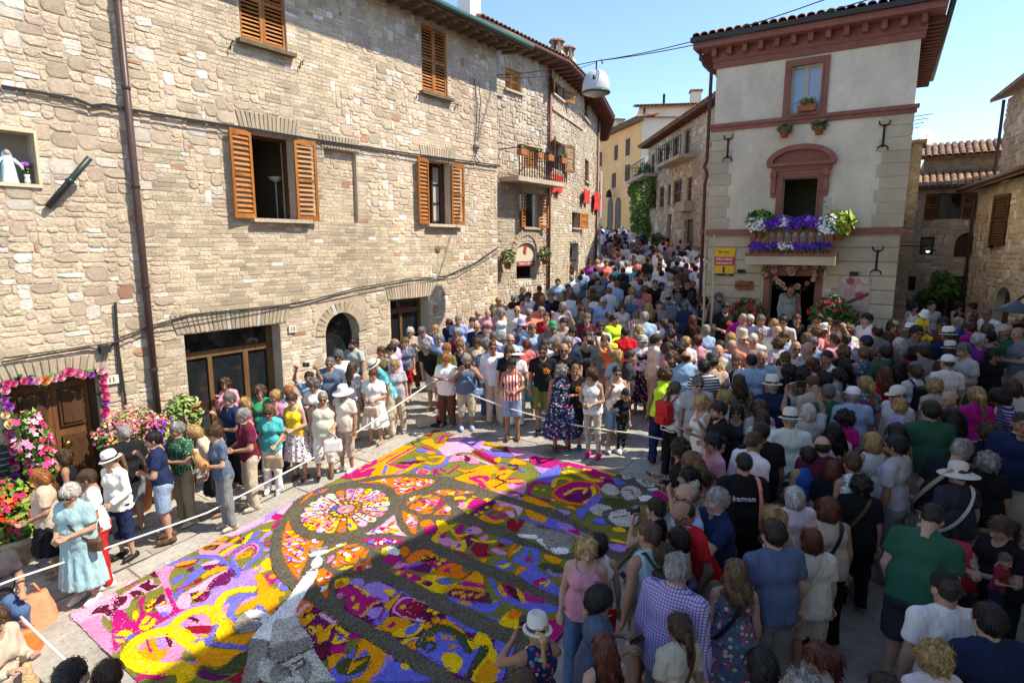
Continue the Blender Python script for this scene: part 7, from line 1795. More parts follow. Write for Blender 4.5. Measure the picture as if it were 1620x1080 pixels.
def hat_mesh(kind):
    k = ('hat', kind)
    if k in CACHE: return CACHE[k]
    b = MB()
    if kind == 'cap':
        b.lathe([(.098, .028), (.099, .05), (.094, .085), (.075, .118), (.04, .136), (.004, .14)], 20, (0, -.012, 0), .9, 1.08)
        vis = [(.075 * math.cos(t), .07 + .105 * math.sin(t) * (1 if math.sin(t) > 0 else .2)) for t in [math.pi * i / 12 for i in range(13)]]
        top = MB().prism(vis, .03, .036); b.add(top.v, top.f)
    else:
        br, cr, ht = {'panama': (.145, .096, .135), 'wide': (.2, .098, .12), 'bucket': (.135, .1, .11), 'straw': (.155, .096, .11), 'trilby': (.135, .095, .14)}[kind]
        dr = {'wide': -.03, 'bucket': -.045}.get(kind, .004)
        pr = [(br, .02 + dr), (br - .003, .026 + dr), (br * .82, .03 + dr * .5), (cr + .004, .034), (cr, .05), (cr * .97, .034 + ht * .6), (cr * .86, .03 + ht * .9), (cr * .6, .034 + ht), (cr * .3, .03 + ht * (.88 if kind in ('panama', 'trilby') else 1.02)), (.003, .03 + ht * (.86 if kind in ('panama', 'trilby') else 1.03))]
        b.lathe(pr, 28, (0, -.012, 0), .92, 1.08)
        b.add([], [])
    me = b.mesh('hat', M_hat, True); CACHE[k] = me; return me
def band_mesh():
    if 'band' not in CACHE: CACHE['band'] = MB().lathe([(.1, .036), (.103, .037), (.101, .064), (.098, .065)], 28, (0, -.012, 0), .92, 1.08).mesh('hat_band', M_dark, True)
    return CACHE['band']
def glass_mesh():
    if 'glasses' not in CACHE:
        b = MB()
        for s in (-1, 1):
            b.prism([(s * .032 + .022 * math.cos(t), .004 + .017 * math.sin(t)) for t in [2 * math.pi * i / 10 for i in range(10)]], .101, .105, 'y'); b.box(s * .075 - .003, s * .075 + .003, -.01, .09, .006, .013)
            b.box(s * .065 - .012, s * .065 + .012, .088, .1, .006, .013)
        b.box(-.012, .012, .103, .107, .006, .011); CACHE['glasses'] = b.mesh('sunglasses', M_dark)
    return CACHE['glasses']
def shoe_mesh():
    if 'shoe' not in CACHE:
        def f(p):
            d = rc(p, (0, -.045, .045), (0, .06, .04), .046, .044); d = smin(d, rc(p, (0, .06, .035), (0, .15, .028), .044, .034), .03); d = smin(d, rc(p, (0, -.03, .06), (0, -.02, .1), .048, .045), .02)
            return np.maximum(np.maximum(d, .004 - p[..., 2]), p[..., 2] - .1)
        V, F = nets(f, (-.08, -.12, -.02), (.08, .22, .14), .014); CACHE['shoe'] = np_mesh('shoe', V, F, M_shoe)
    return CACHE['shoe']
CN = dict(w=((.72, .71, .69), 'white'), cw=((.62, .58, .5), 'cream'), bk=((.012, .012, .014), 'black'), nv=((.015, .025, .07), 'navy'), bl=((.03, .09, .32), 'blue'), lb=((.3, .42, .62), 'light blue'),
          rd=((.5, .015, .02), 'red'), mg=((.5, .02, .25), 'magenta'), pk=((.62, .28, .34), 'pink'), gy=((.2, .2, .21), 'grey'), lg=((.42, .42, .43), 'light grey'), cg=((.045, .045, .05), 'charcoal'),
          be=((.5, .42, .32), 'beige'), kh=((.3, .24, .15), 'khaki'), og=((.8, .16, .03), 'orange'), ye=((.8, .55, .03), 'yellow'), gn=((.04, .27, .12), 'green'), dg=((.03, .105, .06), 'dark green'),
          tq=((.08, .45, .5), 'turquoise'), pu=((.22, .03, .32), 'purple'), lv=((.42, .36, .62), 'lavender'), mr=((.11, .015, .035), 'maroon'), br=((.1, .05, .025), 'brown'), co=((.75, .2, .15), 'coral'),
          sb=((.095, .13, .20), 'slate blue'), ol=((.14, .15, .04), 'olive'), ny=((.55, .9, .03), 'neon yellow'), aq=((.33, .5, .48), 'pale aqua'), dn=((.07, .12, .24), 'denim blue'), ld=((.25, .36, .52), 'pale denim'))
HN = dict(d=((.022, .012, .007), 'dark'), k=((.008, .006, .006), 'black'), n=((.07, .035, .015), 'brown'), l=((.16, .09, .04), 'light brown'), b=((.42, .27, .1), 'blonde'),
          g=((.27, .25, .23), 'grey'), w=((.55, .52, .46), 'white'), a=((.12, .03, .012), 'auburn'), s=((.13, .12, .115), 'greying'), r=((.34, .12, .03), 'ginger'))
SKINS = [(.50, .29, .19), (.44, .24, .15), (.56, .34, .24), (.38, .2, .12), (.52, .3, .21)]
KIDH = {'m': 1.74, 'f': 1.63, 'w': 1.61, 'b': 1.76, 'k': 1.2}
HEADTOP = {}
PEOPLE = []
def person(loc, yaw, h, bd, pose, hyaw, hair, hc, top, tc, bot, bc, ext=(), skin=None, fat=1.):
    """yaw: degrees the figure is turned; 0 looks along +Y (away from the camera), 90 looks to the left"""
    hs = 1.28 if bd == 'k' else 1.0
    K = skel(bd, pose); s = h / 1.72; skin = skin or rnd.choice(SKINS)
    o = obj('person', body_mesh(bd, pose, hyaw, hs), None, loc, (R(rnd.uniform(-2, 2)), R(rnd.uniform(-2, 2)), R(yaw)), (s * fat, s * fat, s), skin); o['category'] = 'person'
    Hm = head_matrix(K, hyaw) @ Matrix.Scale(hs, 4)
    def hp(name, me, col=None):
        c = obj(name, me, o, color=col or (1, 1, 1)); c.matrix_local = Hm; return c
    def cl(kind, key, colr):
        pt = ''
        for q in PATS:
            if q and colr.startswith(q + ':'): pt = q; colr = colr[len(q) + 1:]
        c = obj(kind, garment(kind, bd, pose), o, color=[v * rnd.uniform(.92, 1.06) for v in CN[colr][0]])
        if kind == 'polo' and colr in ('nv', 'sb', 'rd', 'dg', 'mr', 'bk', 'lb'): obj('collar_trim', trim_mesh(), c, [float(v) for v in K['T']((0, .006, 1.488))], (R(12), 0, 0), color=(.6, .6, .6))
        if pt: c.material_slots[0].link = 'OBJECT'; c.material_slots[0].material = PATS[pt]
        return c
    if hair != 'bald': hp('hair', hair_mesh(hair, not any(e.split('=')[0] in ('cap', 'panama', 'wide', 'bucket', 'straw', 'trilby') for e in ext)), HN[hc][0])
    if top: cl(top, 'top', tc)
    if bot: cl(bot, 'bot', bc)
    for e in ext:
        q = e.split('=')
        if q[0] in ('cap', 'panama', 'wide', 'bucket', 'straw', 'trilby'):
            hh = hp('hat', hat_mesh(q[0]), CN[q[1]][0])
            if q[0] in ('panama', 'trilby', 'straw') or 'band' in ext: obj('hat_band', band_mesh(), hh)
            if 'back' in ext and q[0] == 'cap': hh.matrix_local = Hm @ Matrix.Rotation(math.pi, 4, 'Z')
        elif q[0] == 'sg': hp('sunglasses', glass_mesh())
        elif q[0] == 'shoes':
            for sd in (-1, 1):
                a = K['leg', sd][2]; obj('shoe', shoe_mesh(), o, (a[0], a[1] + .0, 0), color=CN[q[1]][0])
        elif q[0] == 'beard': obj('beard', beard_mesh(), o, color=HN[q[1]][0]).matrix_local = Hm
    o['K'] = 0; del o['K']
    return o, K
def beard_mesh():
    if 'beard' not in CACHE:
        def f(p):
            d = el(p, (0, .035, -.085), (.06, .066, .055)); d = smax(d, -el(p, (0, .1, -.068), (.027, .03, .011)), .006)
            return smax(d, p[..., 2] + .045 + 1.2 * np.abs(p[..., 1] - .07) * 0 - .3 * np.abs(p[..., 0]), .008)
        V, F = nets(f, (-.09, -.06, -.16), (.09, .13, -.0), .0085); CACHE['beard'] = np_mesh('beard', V, F, M_hair)
    return CACHE['beard']
def trim_mesh():
    if 'trim' not in CACHE: CACHE['trim'] = MB().tube([(.078 * math.cos(a), .074 * math.sin(a), .012 * math.cos(2 * a)) for a in [math.pi * (-1.35 + 1.7 * i / 16) for i in range(17)]], .0045, 5).mesh('collar_trim', M_cloth)
    return CACHE['trim']
def headtop(bd, pose):
    K = skel(bd, pose); return K['head'], float(K['head'][2]) + (.12 if bd != 'k' else .15)
# ---------------------------------------------------------------- the crowd; one line a person: head-top pixel, yaw, build, pose, head turn, hair, tops, bottoms, extras
ROWS = {'left': ('spectators behind the left rope', '''62,745 130 w bag 0 bob r blouse be skirt bk
100,712 110 f stand 20 bob n tank bk skirt bk
110,770 172 w clasp -10 pixie w blouse aq long_skirt aq sg shoes=w xbag=br
140,745 128 f bag 15 short n tee w trousers rd sg shoes=w
178,713 165 f bag 35 pony l shirt w capri nv panama=w shoes=bk hbag=bk
192,675 60 m stand 0 short g tee bk shorts gy
245,685 112 m chin 0 short k polo nv shorts ld shoes=br
277,670 150 m chin 10 short g polo dotted:dg trousers kh shoes=be hbag=bk
308,675 120 f lean 0 bob b blouse be skirt bk
345,675 142 f carry 0 pixie n tee sb trousers gy shoes=be
383,648 125 m clasp 0 short g polo mr trousers be shoes=be
385,630 120 f stand 0 bob b tank mg trousers dn
364,621 150 m chin 0 short s polo nv trousers bk beard=s
358,599 190 f chin 0 curly n shirt pk trousers dn
422,640 190 f bag 0 bob l polo tq trousers w sg shoes=w hbag=kh
412,610 200 f stand 0 curly n polo gn trousers bk
430,620 150 f stand 0 pixie b polo pk trousers nv
455,611 190 f stand 0 pony r tee w trousers dn sg
466,622 170 f clasp 10 short n tank ye skirt floral:w shoes=br
484,590 190 f raise 0 short k tee lb trousers dn
507,621 190 w bag 0 crop g tank cw capri w sg shoes=br hbag=w
500,600 185 f phone 0 curly s tee w trousers be
518,566 185 b stand 0 crop s tee sb trousers gy sg
540,607 160 w stand 10 short g polo cw capri be wide=w shoes=cw
556,573 330 f stand 0 long n blouse floral:w trousers be
538,553 200 m stand 20 bob s shirt w trousers be sg
557,537 150 m stand 10 short d tee lg trousers dn beard=d
591,568 130 m lean 0 short s blouse floral:tq trousers be straw=cw
589,586 170 w clasp 0 short a blouse w skirt w hbag=be
628,570 185 f stand 25 pixie b tee pattern:lg trousers be shoes=cw
605,549 150 m stand 0 short n tank ol trousers br sg
617,546 120 m clasp 0 short k shirt w shorts be sg
624,536 95 m stand 0 ring g shirt lv trousers nv
625,562 180 k stand 0 short n tee w shorts gn
639,534 190 f stand 10 bun l tee pattern:sb shorts rd
652,519 190 f stand 0 pixie w blouse be trousers br sg
667,520 140 m lean 0 short s shirt lv shorts kh
673,541 150 m lean 0 curly g tee bk shorts be
696,529 150 m stand 0 short g polo lb trousers dn
702,545 170 f stand 0 pixie r tee ol trousers br
705,561 160 w phone 0 pixie r blouse w trousers br
737,562 185 w photo 0 pixie g tank sb capri be xbag=lb shoes=lb
774,542 190 b phone 0 short s tee sb trousers dn shoes=kh
731,541 150 f stand 0 short l tank nv trousers bk
722,519 185 f stand 0 long g tank mr skirt bk
726,500 170 m stand 0 short g shirt lb trousers be beard=g
754,510 170 m stand 0 ring s polo nv trousers be sg
767,514 175 m stand 0 crop k polo gy trousers bk
757,490 180 m stand 0 bald k shirt w trousers be sg
770,489 180 m stand 0 bald k polo pk trousers be
757,535 190 f stand 0 bob n blouse be trousers dn sg
782,526 150 m stand 0 short s shirt w trousers be sg
748,503 180 f stand 0 short d tee w trousers dn
710,505 160 f stand 0 bob a tee nv trousers be
686,515 160 m stand 0 short b tee bl trousers be'''),
 'mid': ('spectators crowding the sunny square', '''790,469 175 m stand 0 bald k tank be trousers gy sg
810,468 180 f stand 0 crop s tank w trousers be sg
823,466 185 f stand 0 short n tee bk trousers be
834,463 180 f stand 0 bun d tee w trousers be
795,488 190 f stand 0 curly g tank w trousers be
821,484 180 m stand 0 bald k shirt w trousers be sg
837,489 190 m stand 0 short g polo co trousers be sg
860,467 185 m stand 0 ring n tee nv trousers be
873,462 180 m stand 0 short s tee bk trousers be
885,464 0 f stand 0 long b tee be trousers be
902,462 20 m stand 0 short l shirt w trousers be
888,479 180 m stand 0 short g shirt w trousers be sg
854,486 185 m stand 0 short g tee co trousers be
863,494 170 m stand 0 crop n tee rd trousers be
823,502 200 f photo 0 bob d tee dn trousers be bucket=lv
875,506 180 m stand 0 short n tee gy trousers be cap=gn
841,513 200 m stand 0 short l shirt lb trousers be
869,517 190 f stand 20 curly g tee gy trousers be
893,503 170 f raise 0 pony d tank be trousers be
903,518 160 f stand 0 bob d tee lv trousers be
926,497 180 m stand 0 short s tee mr trousers be beard=g
922,486 180 m stand 0 short d tee ol trousers be
931,473 200 m stand 0 short g shirt gy trousers be
919,476 180 f stand 0 short n tee lb trousers be
950,479 185 f stand 0 pixie g tee w trousers be
956,471 190 m stand 0 short w shirt lb trousers be sg
965,494 180 f stand 0 short n tank be trousers be sg
974,499 220 m stand 0 short k polo ny trousers nv
983,481 185 f stand 0 bob n blouse cw trousers be
992,518 10 m stand 0 crop k tee rd trousers bk
1008,514 0 f stand 0 wavy b tee be trousers be
955,531 175 m stand 0 short k tee gy trousers be
925,524 190 m photo 0 short k tee cg trousers bk
946,509 180 m stand 0 short d tee w trousers be sg
897,534 160 m stand 0 short g tee nv trousers be
861,547 178 m stand 0 crop k tee bk shorts ol sg beard=k shoes=bk sun
894,544 172 b cross 0 bald k tee bk trousers gy sg
811,567 182 f clasp 0 short k tank red~striped:w shorts ld sg shoes=br
818,549 0 f stand 0 short n tee w trousers w wide=w
835,537 10 f stand 0 short a tee co skirt tq
860,537 180 f stand 0 short n tee w trousers be
883,541 160 m stand 0 short l tee w trousers be
889,577 0 w stand 0 curly g gown floral:nv - shoes=br
910,577 180 f cross 0 crop l tee bk capri bk sun shoes=bl
940,583 150 f clasp 30 bob n tank w leggings pattern:be shoes=mg
965,543 100 m raise 0 short n tee og shorts nv straw=ye
975,580 190 f chin 0 crop k tank w shorts ld sg shoes=w
987,612 200 k hip 0 pony k tee bk leggings dotted:bk cap=bk shoes=w
993,553 270 m stand 0 crop d tee cg trousers bk
978,553 0 f stand 0 pony b tee aq trousers be
1015,530 0 f stand 0 bob g blouse w gown floral:bk panama=lg
802,547 185 f stand 0 bob n tee bk trousers be
783,540 185 m stand 0 crop n shirt w trousers be sg
808,529 180 m stand 0 ring s tee lb trousers be sg
999,455 0 f stand 0 curly b tee be trousers be
1010,461 10 f stand 0 curly s tee floral:pk trousers be
1018,452 0 f stand 0 curly l tee co trousers be
998,468 0 f stand 0 short w tee sb trousers be
1058,447 185 m stand 0 short w shirt lg trousers be beard=w
1046,447 180 f stand -20 short d tank cg trousers be
1034,443 170 m stand 0 crop n tee bk trousers be
1072,444 180 m stand 0 short s tee bk trousers be sg beard=s
1086,442 170 m chin 0 short k tee bk trousers be
1028,479 0 f stand 0 wavy b tee bk trousers be
1040,476 170 m stand 0 crop d tee gy trousers be
1055,465 10 b stand 0 ring d tee sb trousers be pack=gy
1073,464 20 f stand 0 wavy s blouse w skirt rd
1094,462 10 f stand 0 wavy d blouse lg trousers be
1114,471 90 f phone 0 curly d tank bk trousers be
1138,464 200 m stand 0 short s tee gy trousers be beard=d
1146,480 180 m clasp 0 short d tee bk trousers bk sg sun beard=d
1007,491 10 f stand 0 short s tee red~striped:w trousers be
1018,494 5 b stand 0 short g tee lb trousers nv
1048,505 20 f stand 0 short n tee w trousers be
1055,512 10 f stand 0 pony d tank bk trousers be
1066,518 0 m stand 0 short d tee nv trousers be cap=nv
1095,499 0 f stand 0 long a tee bk trousers be
1111,514 20 m stand 0 short g shirt lb trousers be
1041,530 280 m stand 0 short d shirt cw trousers be
1056,542 0 f stand 0 bob n tee pk trousers be
1084,533 20 f stand 0 short b tee w trousers be
1102,530 0 f stand 0 bun a tank pk trousers be
1074,543 0 f stand 0 curly d tank bk trousers be
1089,555 340 b stand 0 ring d shirt lb trousers dn
1066,556 170 f photo 0 curly n tank be trousers be
1046,581 0 w stand 0 curly n tank ny trousers nv shoes=bk
1175,498 190 m lean 0 bald k polo mg trousers be
1189,498 160 m stand 0 crop w shirt cw trousers be
1135,546 150 m stand 0 bald k tee be trousers be
1143,540 150 m stand 0 short d tee lb trousers be sg
1157,539 130 m lean 0 ring s polo co trousers be
1188,529 150 m lean 0 crop w shirt w trousers be
1161,527 160 f stand 0 long b tee tq trousers be
1165,561 160 f stand 0 pony l tank bk trousers be
1130,559 0 m stand 0 short d tee be trousers be trilby=cg
1117,570 0 m stand 0 short k tee striped:w trousers be
1138,571 0 f stand 0 wavy b tee lv trousers be
1194,560 350 m stand 0 crop k polo lb trousers be
1201,499 170 m stand 0 short s shirt lv trousers be
1222,505 170 f stand 0 bob b tee nv trousers be sg
1242,501 150 m stand 0 short d polo cw trousers be sg
1259,498 180 f stand 0 short a blouse bk trousers be
1291,497 150 f stand 0 bun d tank w trousers be
1302,510 150 m stand 0 short g polo co trousers be cap=w
1314,504 180 f stand 0 short n tee w trousers be
1326,508 60 f lean 0 short l tank w trousers be
1287,516 30 f stand 0 curly l tee pk trousers be
1276,526 0 f stand 0 bob l tee lb trousers be
1233,516 160 m stand 0 ring l shirt cw trousers be
1174,520 170 m stand 0 short g polo be trousers be bucket=be
1203,522 160 f stand 0 curly g tee co trousers be
1227,535 10 f stand 0 curly n tee lg trousers be
1243,524 170 f stand 0 wavy n tee lb trousers be
1256,540 170 m stand 0 bald k shirt w trousers be sg
1272,541 100 m stand 0 ring d shirt lg trousers be xbag=gy
1291,534 140 m stand 0 short s tee lb trousers be sg
1319,527 20 m stand 0 short n tee pk trousers be
1339,529 20 f raise 0 short d tee lv trousers be
1345,514 10 f stand 0 curly l tee w trousers be
1245,556 160 m stand 0 crop n tee be trousers be cap=br sg
1308,554 130 m stand 0 crop k tee w trousers be
1233,566 110 f stand 0 long d tee be trousers be sg
1286,567 90 f stand 0 wavy a tee be trousers be sg
1210,556 160 m stand 0 ring l shirt lb trousers be
1171,592 0 f stand 0 wavy n blouse floral:ol trousers be
1217,592 0 b stand 0 short g tee nv trousers be panama=cw
1246,577 0 f stand 0 curly d tee bk trousers be
1270,580 0 f stand 0 curly d tee w trousers be
1290,592 10 m stand 0 crop n tee be trousers be cap=br
1307,590 0 m stand 0 curly k tee be trousers be
1322,582 10 f stand 0 pony d tee lg trousers be
1340,568 10 f stand 0 pony d tee bk trousers be
1337,546 0 f stand 0 curly l tee bk trousers be'''),
 'lane': ('people standing in the lane mouth', '''1370,529 0 m stand 0 short k shirt checked:w trousers be cap=nv
1365,549 0 f stand 0 short l tank floral:sb trousers be
1376,497 100 m stand 0 short k shirt w trousers be
1473,477 180 m stand 0 crop k tee pattern:lg trousers gy
1443,479 190 f stand 0 curly k tank w trousers be
1439,511 0 m stand 0 short n tee lg trousers be panama=w
1453,516 175 m stand 0 short k tee gy trousers be sg
1490,503 150 m stand 0 short d tee br trousers be sg
1496,517 0 m stand 0 short n tee nv trousers be trilby=w
1515,478 180 f chin 0 curly k gown bk - sg
1538,479 20 f stand 0 short d tank pattern:br trousers be
1558,489 100 m lean 0 crop s tee w trousers be
1522,503 30 m stand 0 short g polo bl trousers be
1535,510 10 f stand 0 short a blouse mg trousers be
1565,512 180 f stand 0 bob l tee cw trousers be
1586,511 90 m stand 0 crop g tee dg trousers be cap=be
1604,504 0 m stand 0 ring d polo sb trousers be
1612,518 90 m chin 0 ring n tee gy trousers be
1546,529 185 w stand 0 curly w tee pu trousers be
1501,539 0 f stand 0 long d tee bk trousers be panama=cw
1570,524 10 f stand 0 curly k tee be trousers be
1435,522 0 f stand 0 wavy l tee be trousers be
1423,535 100 f stand 0 bob w tee nv trousers be
1400,524 0 f stand 0 long n tee w trousers be
1430,548 10 f stand 0 short g tee rd trousers be
1446,547 0 f stand 0 bob k tee bk trousers be
1461,546 10 b stand 0 short d shirt gy trousers be
1404,548 350 m stand 0 short k tee dg trousers be
1494,558 0 m stand 0 crop n tee w trousers be cap=w
1530,544 100 m clasp 20 short s tee lg trousers dg
1567,551 185 w stand 0 bob d blouse bk trousers bk sg
1498,571 188 w bag 0 bob n blouse lg trousers be
1387,551 170 f stand 0 bob l tee bk trousers be sg
1400,580 350 f stand 0 wavy a gown rd - hbag=w
1445,577 10 f stand 0 bun n tee w trousers be pack=bk
1418,567 0 f stand 0 long d tee bk trousers be
1484,600 0 f stand 0 curly b tee be trousers be
1423,607 95 m stand 0 crop n shirt cw trousers be cap=cw sg
1391,516 0 m stand 0 short d tee gy trousers be
1412,507 170 f stand 0 bob d tee rd trousers be'''),
 'right': ('spectators packed on the shaded right side', '''1070,603 300 f point 0 pony l tee w trousers bk pack=rd shoes=bk
1102,595 170 m stand 0 short s polo lg trousers be sg
1112,626 110 f phone 0 long b tank w trousers dn
1138,636 92 m chin 0 short d tee bk trousers bk beard=d
1150,618 180 f stand 0 bob b tee w trousers be
1203,633 0 f stand 0 long n tee be trousers be
1208,646 5 f stand 0 bob n blouse cw trousers be
1171,641 160 f stand 0 long d tank cg trousers be sg
1163,656 0 k stand 0 crop n tee striped:w shorts be
1199,666 0 b stand 0 crop k tee bk trousers bk
1184,681 300 m stand 0 crop n shirt w trousers be
1170,714 5 b stand 0 crop k tee bk trousers bk kemon strap
1128,686 100 f stand 0 bun k tee pk trousers be
1080,696 70 f phone 0 curly d tee bk trousers be
1095,718 80 f phone 0 wavy l tee pattern:be trousers be
1253,647 350 m stand 0 crop g shirt w trousers sb panama=cw
1278,639 0 f raise 0 bob w blouse lg trousers be
1256,605 0 f stand 0 short l tee be trousers be
1315,609 350 m stand 0 short s polo dg trousers be
1302,688 340 m stand 0 ring d polo mr trousers be
1282,706 5 w stand 0 short d tank bl trousers be xbag=br
1324,668 0 f stand 0 wavy k blouse floral:w trousers be
1335,650 20 f stand 0 curly k tee mg trousers be
1348,608 355 b stand 0 crop g polo lb trousers be cap=w
1370,595 0 f stand 0 pony b blouse floral:sb trousers be hbag=w
1430,631 300 f stand 0 short b tank lv trousers be
1473,634 355 b stand 0 short d polo dg trousers be
1496,618 90 m stand 0 ring d tee nv trousers be
1498,645 20 f stand 0 wavy d tank lv trousers be
1553,614 0 f stand 0 pony b tee mg trousers be
1587,615 60 f lean 0 bob d tee striped:lv trousers be
1552,668 10 w stand 0 curly n polo bk trousers be xbag=kh
1383,684 0 f stand 0 bob b tank w trousers be
1418,687 40 m stand 0 short k tee lg trousers gy beard=d sg
1416,668 0 f stand 0 long d tank w trousers be
1512,691 300 b lean 0 short g tee bk trousers be xbag=kh
1570,718 350 w stand 0 curly g tee bk trousers be
1515,728 0 w stand 0 short d tee cg trousers gy wide=cw xbag=w
1355,718 0 f stand 0 short n tank w trousers be
1612,655 150 b stand 0 crop d polo nv trousers be
1607,602 0 f stand 0 bob n tee w trousers be'''),
 'front': ('spectators in the shaded foreground', '''1090,763 95 m stand 0 ring s polo lb trousers be sg
1137,771 95 b photo 0 short g polo nv trousers be
1075,801 95 m lean 0 ring d polo rd trousers be sg
1087,743 75 f photo 0 pony k tee pattern:be trousers be
1037,791 55 f photo 0 short d tank bk trousers be
1022,822 30 m stand 0 crop n tank aq shorts be pack=bk
1067,834 60 f stand 0 bob d tee w trousers be
1217,805 90 f lean 0 bob b tank be trousers be
1228,823 5 b stand 0 short d polo sb trousers gy
1260,768 0 w stand 0 bob w tee w trousers be
1313,789 0 w stand 0 bob a tank be trousers bk xbag=bk
1290,841 355 w stand 0 bob a blouse cw shorts be xbag=be
1363,754 340 w stand 0 curly d blouse bk trousers bk xbag=br
1327,731 320 f stand 0 bob a blouse bk trousers be
1470,794 310 b lean 0 crop d polo dg shorts cg sg
1500,906 0 b stand 0 crop d polo w trousers be cap=bk back
1477,1011 0 f stand 0 curly b tee w trousers be
1597,822 100 w carry 0 pony n tee bk trousers bk
1160,884 350 f stand 0 wavy l dress floral:sb - xbag=bk
1300,1016 90 f stand 0 pony a tee lg trousers be
1210,1023 10 f stand 0 bob k tee pattern:lg trousers be
1267,1066 0 m stand 0 curly g tee w trousers be
1072,882 320 b stand 0 short g shirt checked:lv trousers gy
920,853 165 f stand -15 bob b tank pk trousers dn
951,843 0 f stand 0 bun k tank w shorts rd
944,931 265 f phone 0 bob k blouse sb trousers nv sg
844,978 20 f photo 0 pony b tank floral:nv trousers be trilby=cw
960,996 20 f stand 0 long a tank bk trousers be
1067,973 20 f stand 0 pony n tee be trousers be xbag=br
1039,864 55 f phone 0 pony n tee w trousers bk pack=nv
828,1062 20 f stand 0 short n tee gy trousers be
118,1047 0 m stand 0 crop k tee gy trousers be
183,1043 0 f stand 0 bun n tee be trousers be
1400,1075 0 m stand 0 short d tee w trousers be
1585,960 350 m stand 0 short k polo nv trousers be
985,1085 10 f stand 0 short d tee lg trousers be''')}
TOPN = dict(tee='T-shirt', polo='polo shirt', shirt='shirt', tank='sleeveless top', blouse='blouse', dress='summer dress', gown='long dress')
HAIRN = dict(short='short %s hair', crop='cropped %s hair', ring='balding %s hair', bob='a %s bob', long='long %s hair', wavy='wavy %s hair', curly='curly %s hair', pony='a %s ponytail', bun='a %s bun', pixie='short %s hair')
HATN = dict(cap='cap', panama='panama hat', wide='wide brimmed hat', bucket='bucket hat', straw='straw hat', trilby='trilby hat')
POSEN = dict(photo='raising a camera', phone='looking at a phone', **{'raise': 'with both arms raised'}, cross='with arms crossed', hip='with a hand on the hip', chin='with a hand near the face', lean='leaning forward', point='pointing ahead', carry='cradling something', clasp='with hands clasped')
GUESTS = []
M_bag = mat('bag_leather', (1, 1, 1), src='obj', rough=.5, n1=(8, .15), bump=(14, .4, .01))
_pouch = None
def pouch_mesh(w_, h_, d_):
    k = ('pouch', w_, h_, d_)
    if k not in CACHE:
        f = lambda p: np.linalg.norm(np.maximum(np.abs(p) - np.float32((w_ / 2 - .03, d_ / 2 - .03, h_ / 2 - .03)), 0), axis=-1) - .03 + .006 * np.sin(40 * p[..., 0] + 20 * p[..., 2])
        V, F = nets(f, (-w_ / 2 - .04, -d_ / 2 - .04, -h_ / 2 - .04), (w_ / 2 + .04, d_ / 2 + .04, h_ / 2 + .04), .022); CACHE[k] = np_mesh('pouch', V, F, M_bag)
    return CACHE[k]
def loop_mesh(r, bd):
    k = ('loop', bd)
    if k not in CACHE:
        B = BUILDS[bd]; b = MB(); n = 22; yy = max(B['ch'], B['wa']) + .045; x1 = B['sw'] * .62; x2 = -B['hi'] - .085; pts = []
        for i in range(n): a = 2 * math.pi * i / n; c = math.cos(a); pts.append((x1 * (1 + c) / 2 + x2 * (1 - c) / 2, yy * math.sin(a) * (1 if math.sin(a) > 0 else 1.05), (1.478 * (1 + c) + .93 * (1 - c)) / 2))
        vs = []
        for i in range(n):
            p = Vector(pts[i]); d = (Vector(pts[(i + 1) % n]) - Vector(pts[i - 1])).normalized(); o = Vector((p.x * .2, p.y, .25 if p.z > 1.4 else 0)).normalized(); s = d.cross(o).normalized() * .019
            vs += [p - s, p + s, p + s + o * .006, p - s + o * .006]
        b.add(vs, [(4 * i + j, 4 * i + (j + 1) % 4, 4 * ((i + 1) % n) + (j + 1) % 4, 4 * ((i + 1) % n) + j) for i in range(n) for j in range(4)]); CACHE[k] = b.mesh('strap', M_bag)
    return CACHE[k]
def sun_badge(o, K):
    b = MB(); n = 8; y = .172; c = K['T']((.07 * -1, y, 1.27)); pts = [(c[0] + (.07 if k % 2 == 0 else .034) * math.cos(math.pi * k / n), c[2] + (.07 if k % 2 == 0 else .034) * math.sin(math.pi * k / n)) for k in range(2 * n)]
    b.prism(pts, float(c[1]) - .07, float(c[1]), 'y'); q = b.build('sun_emblem', mat('emblem_yellow', (.75, .35, .02), rough=.7), o); MB().lathe([(.03, 0), (.028, .004), (.001, .005)], 10).build('sun_centre', mat('emblem_orange', (.7, .12, .02)), q, loc=(c[0], float(c[1]), c[2]), rot=(R(-90), 0, 0))
nperson = 0
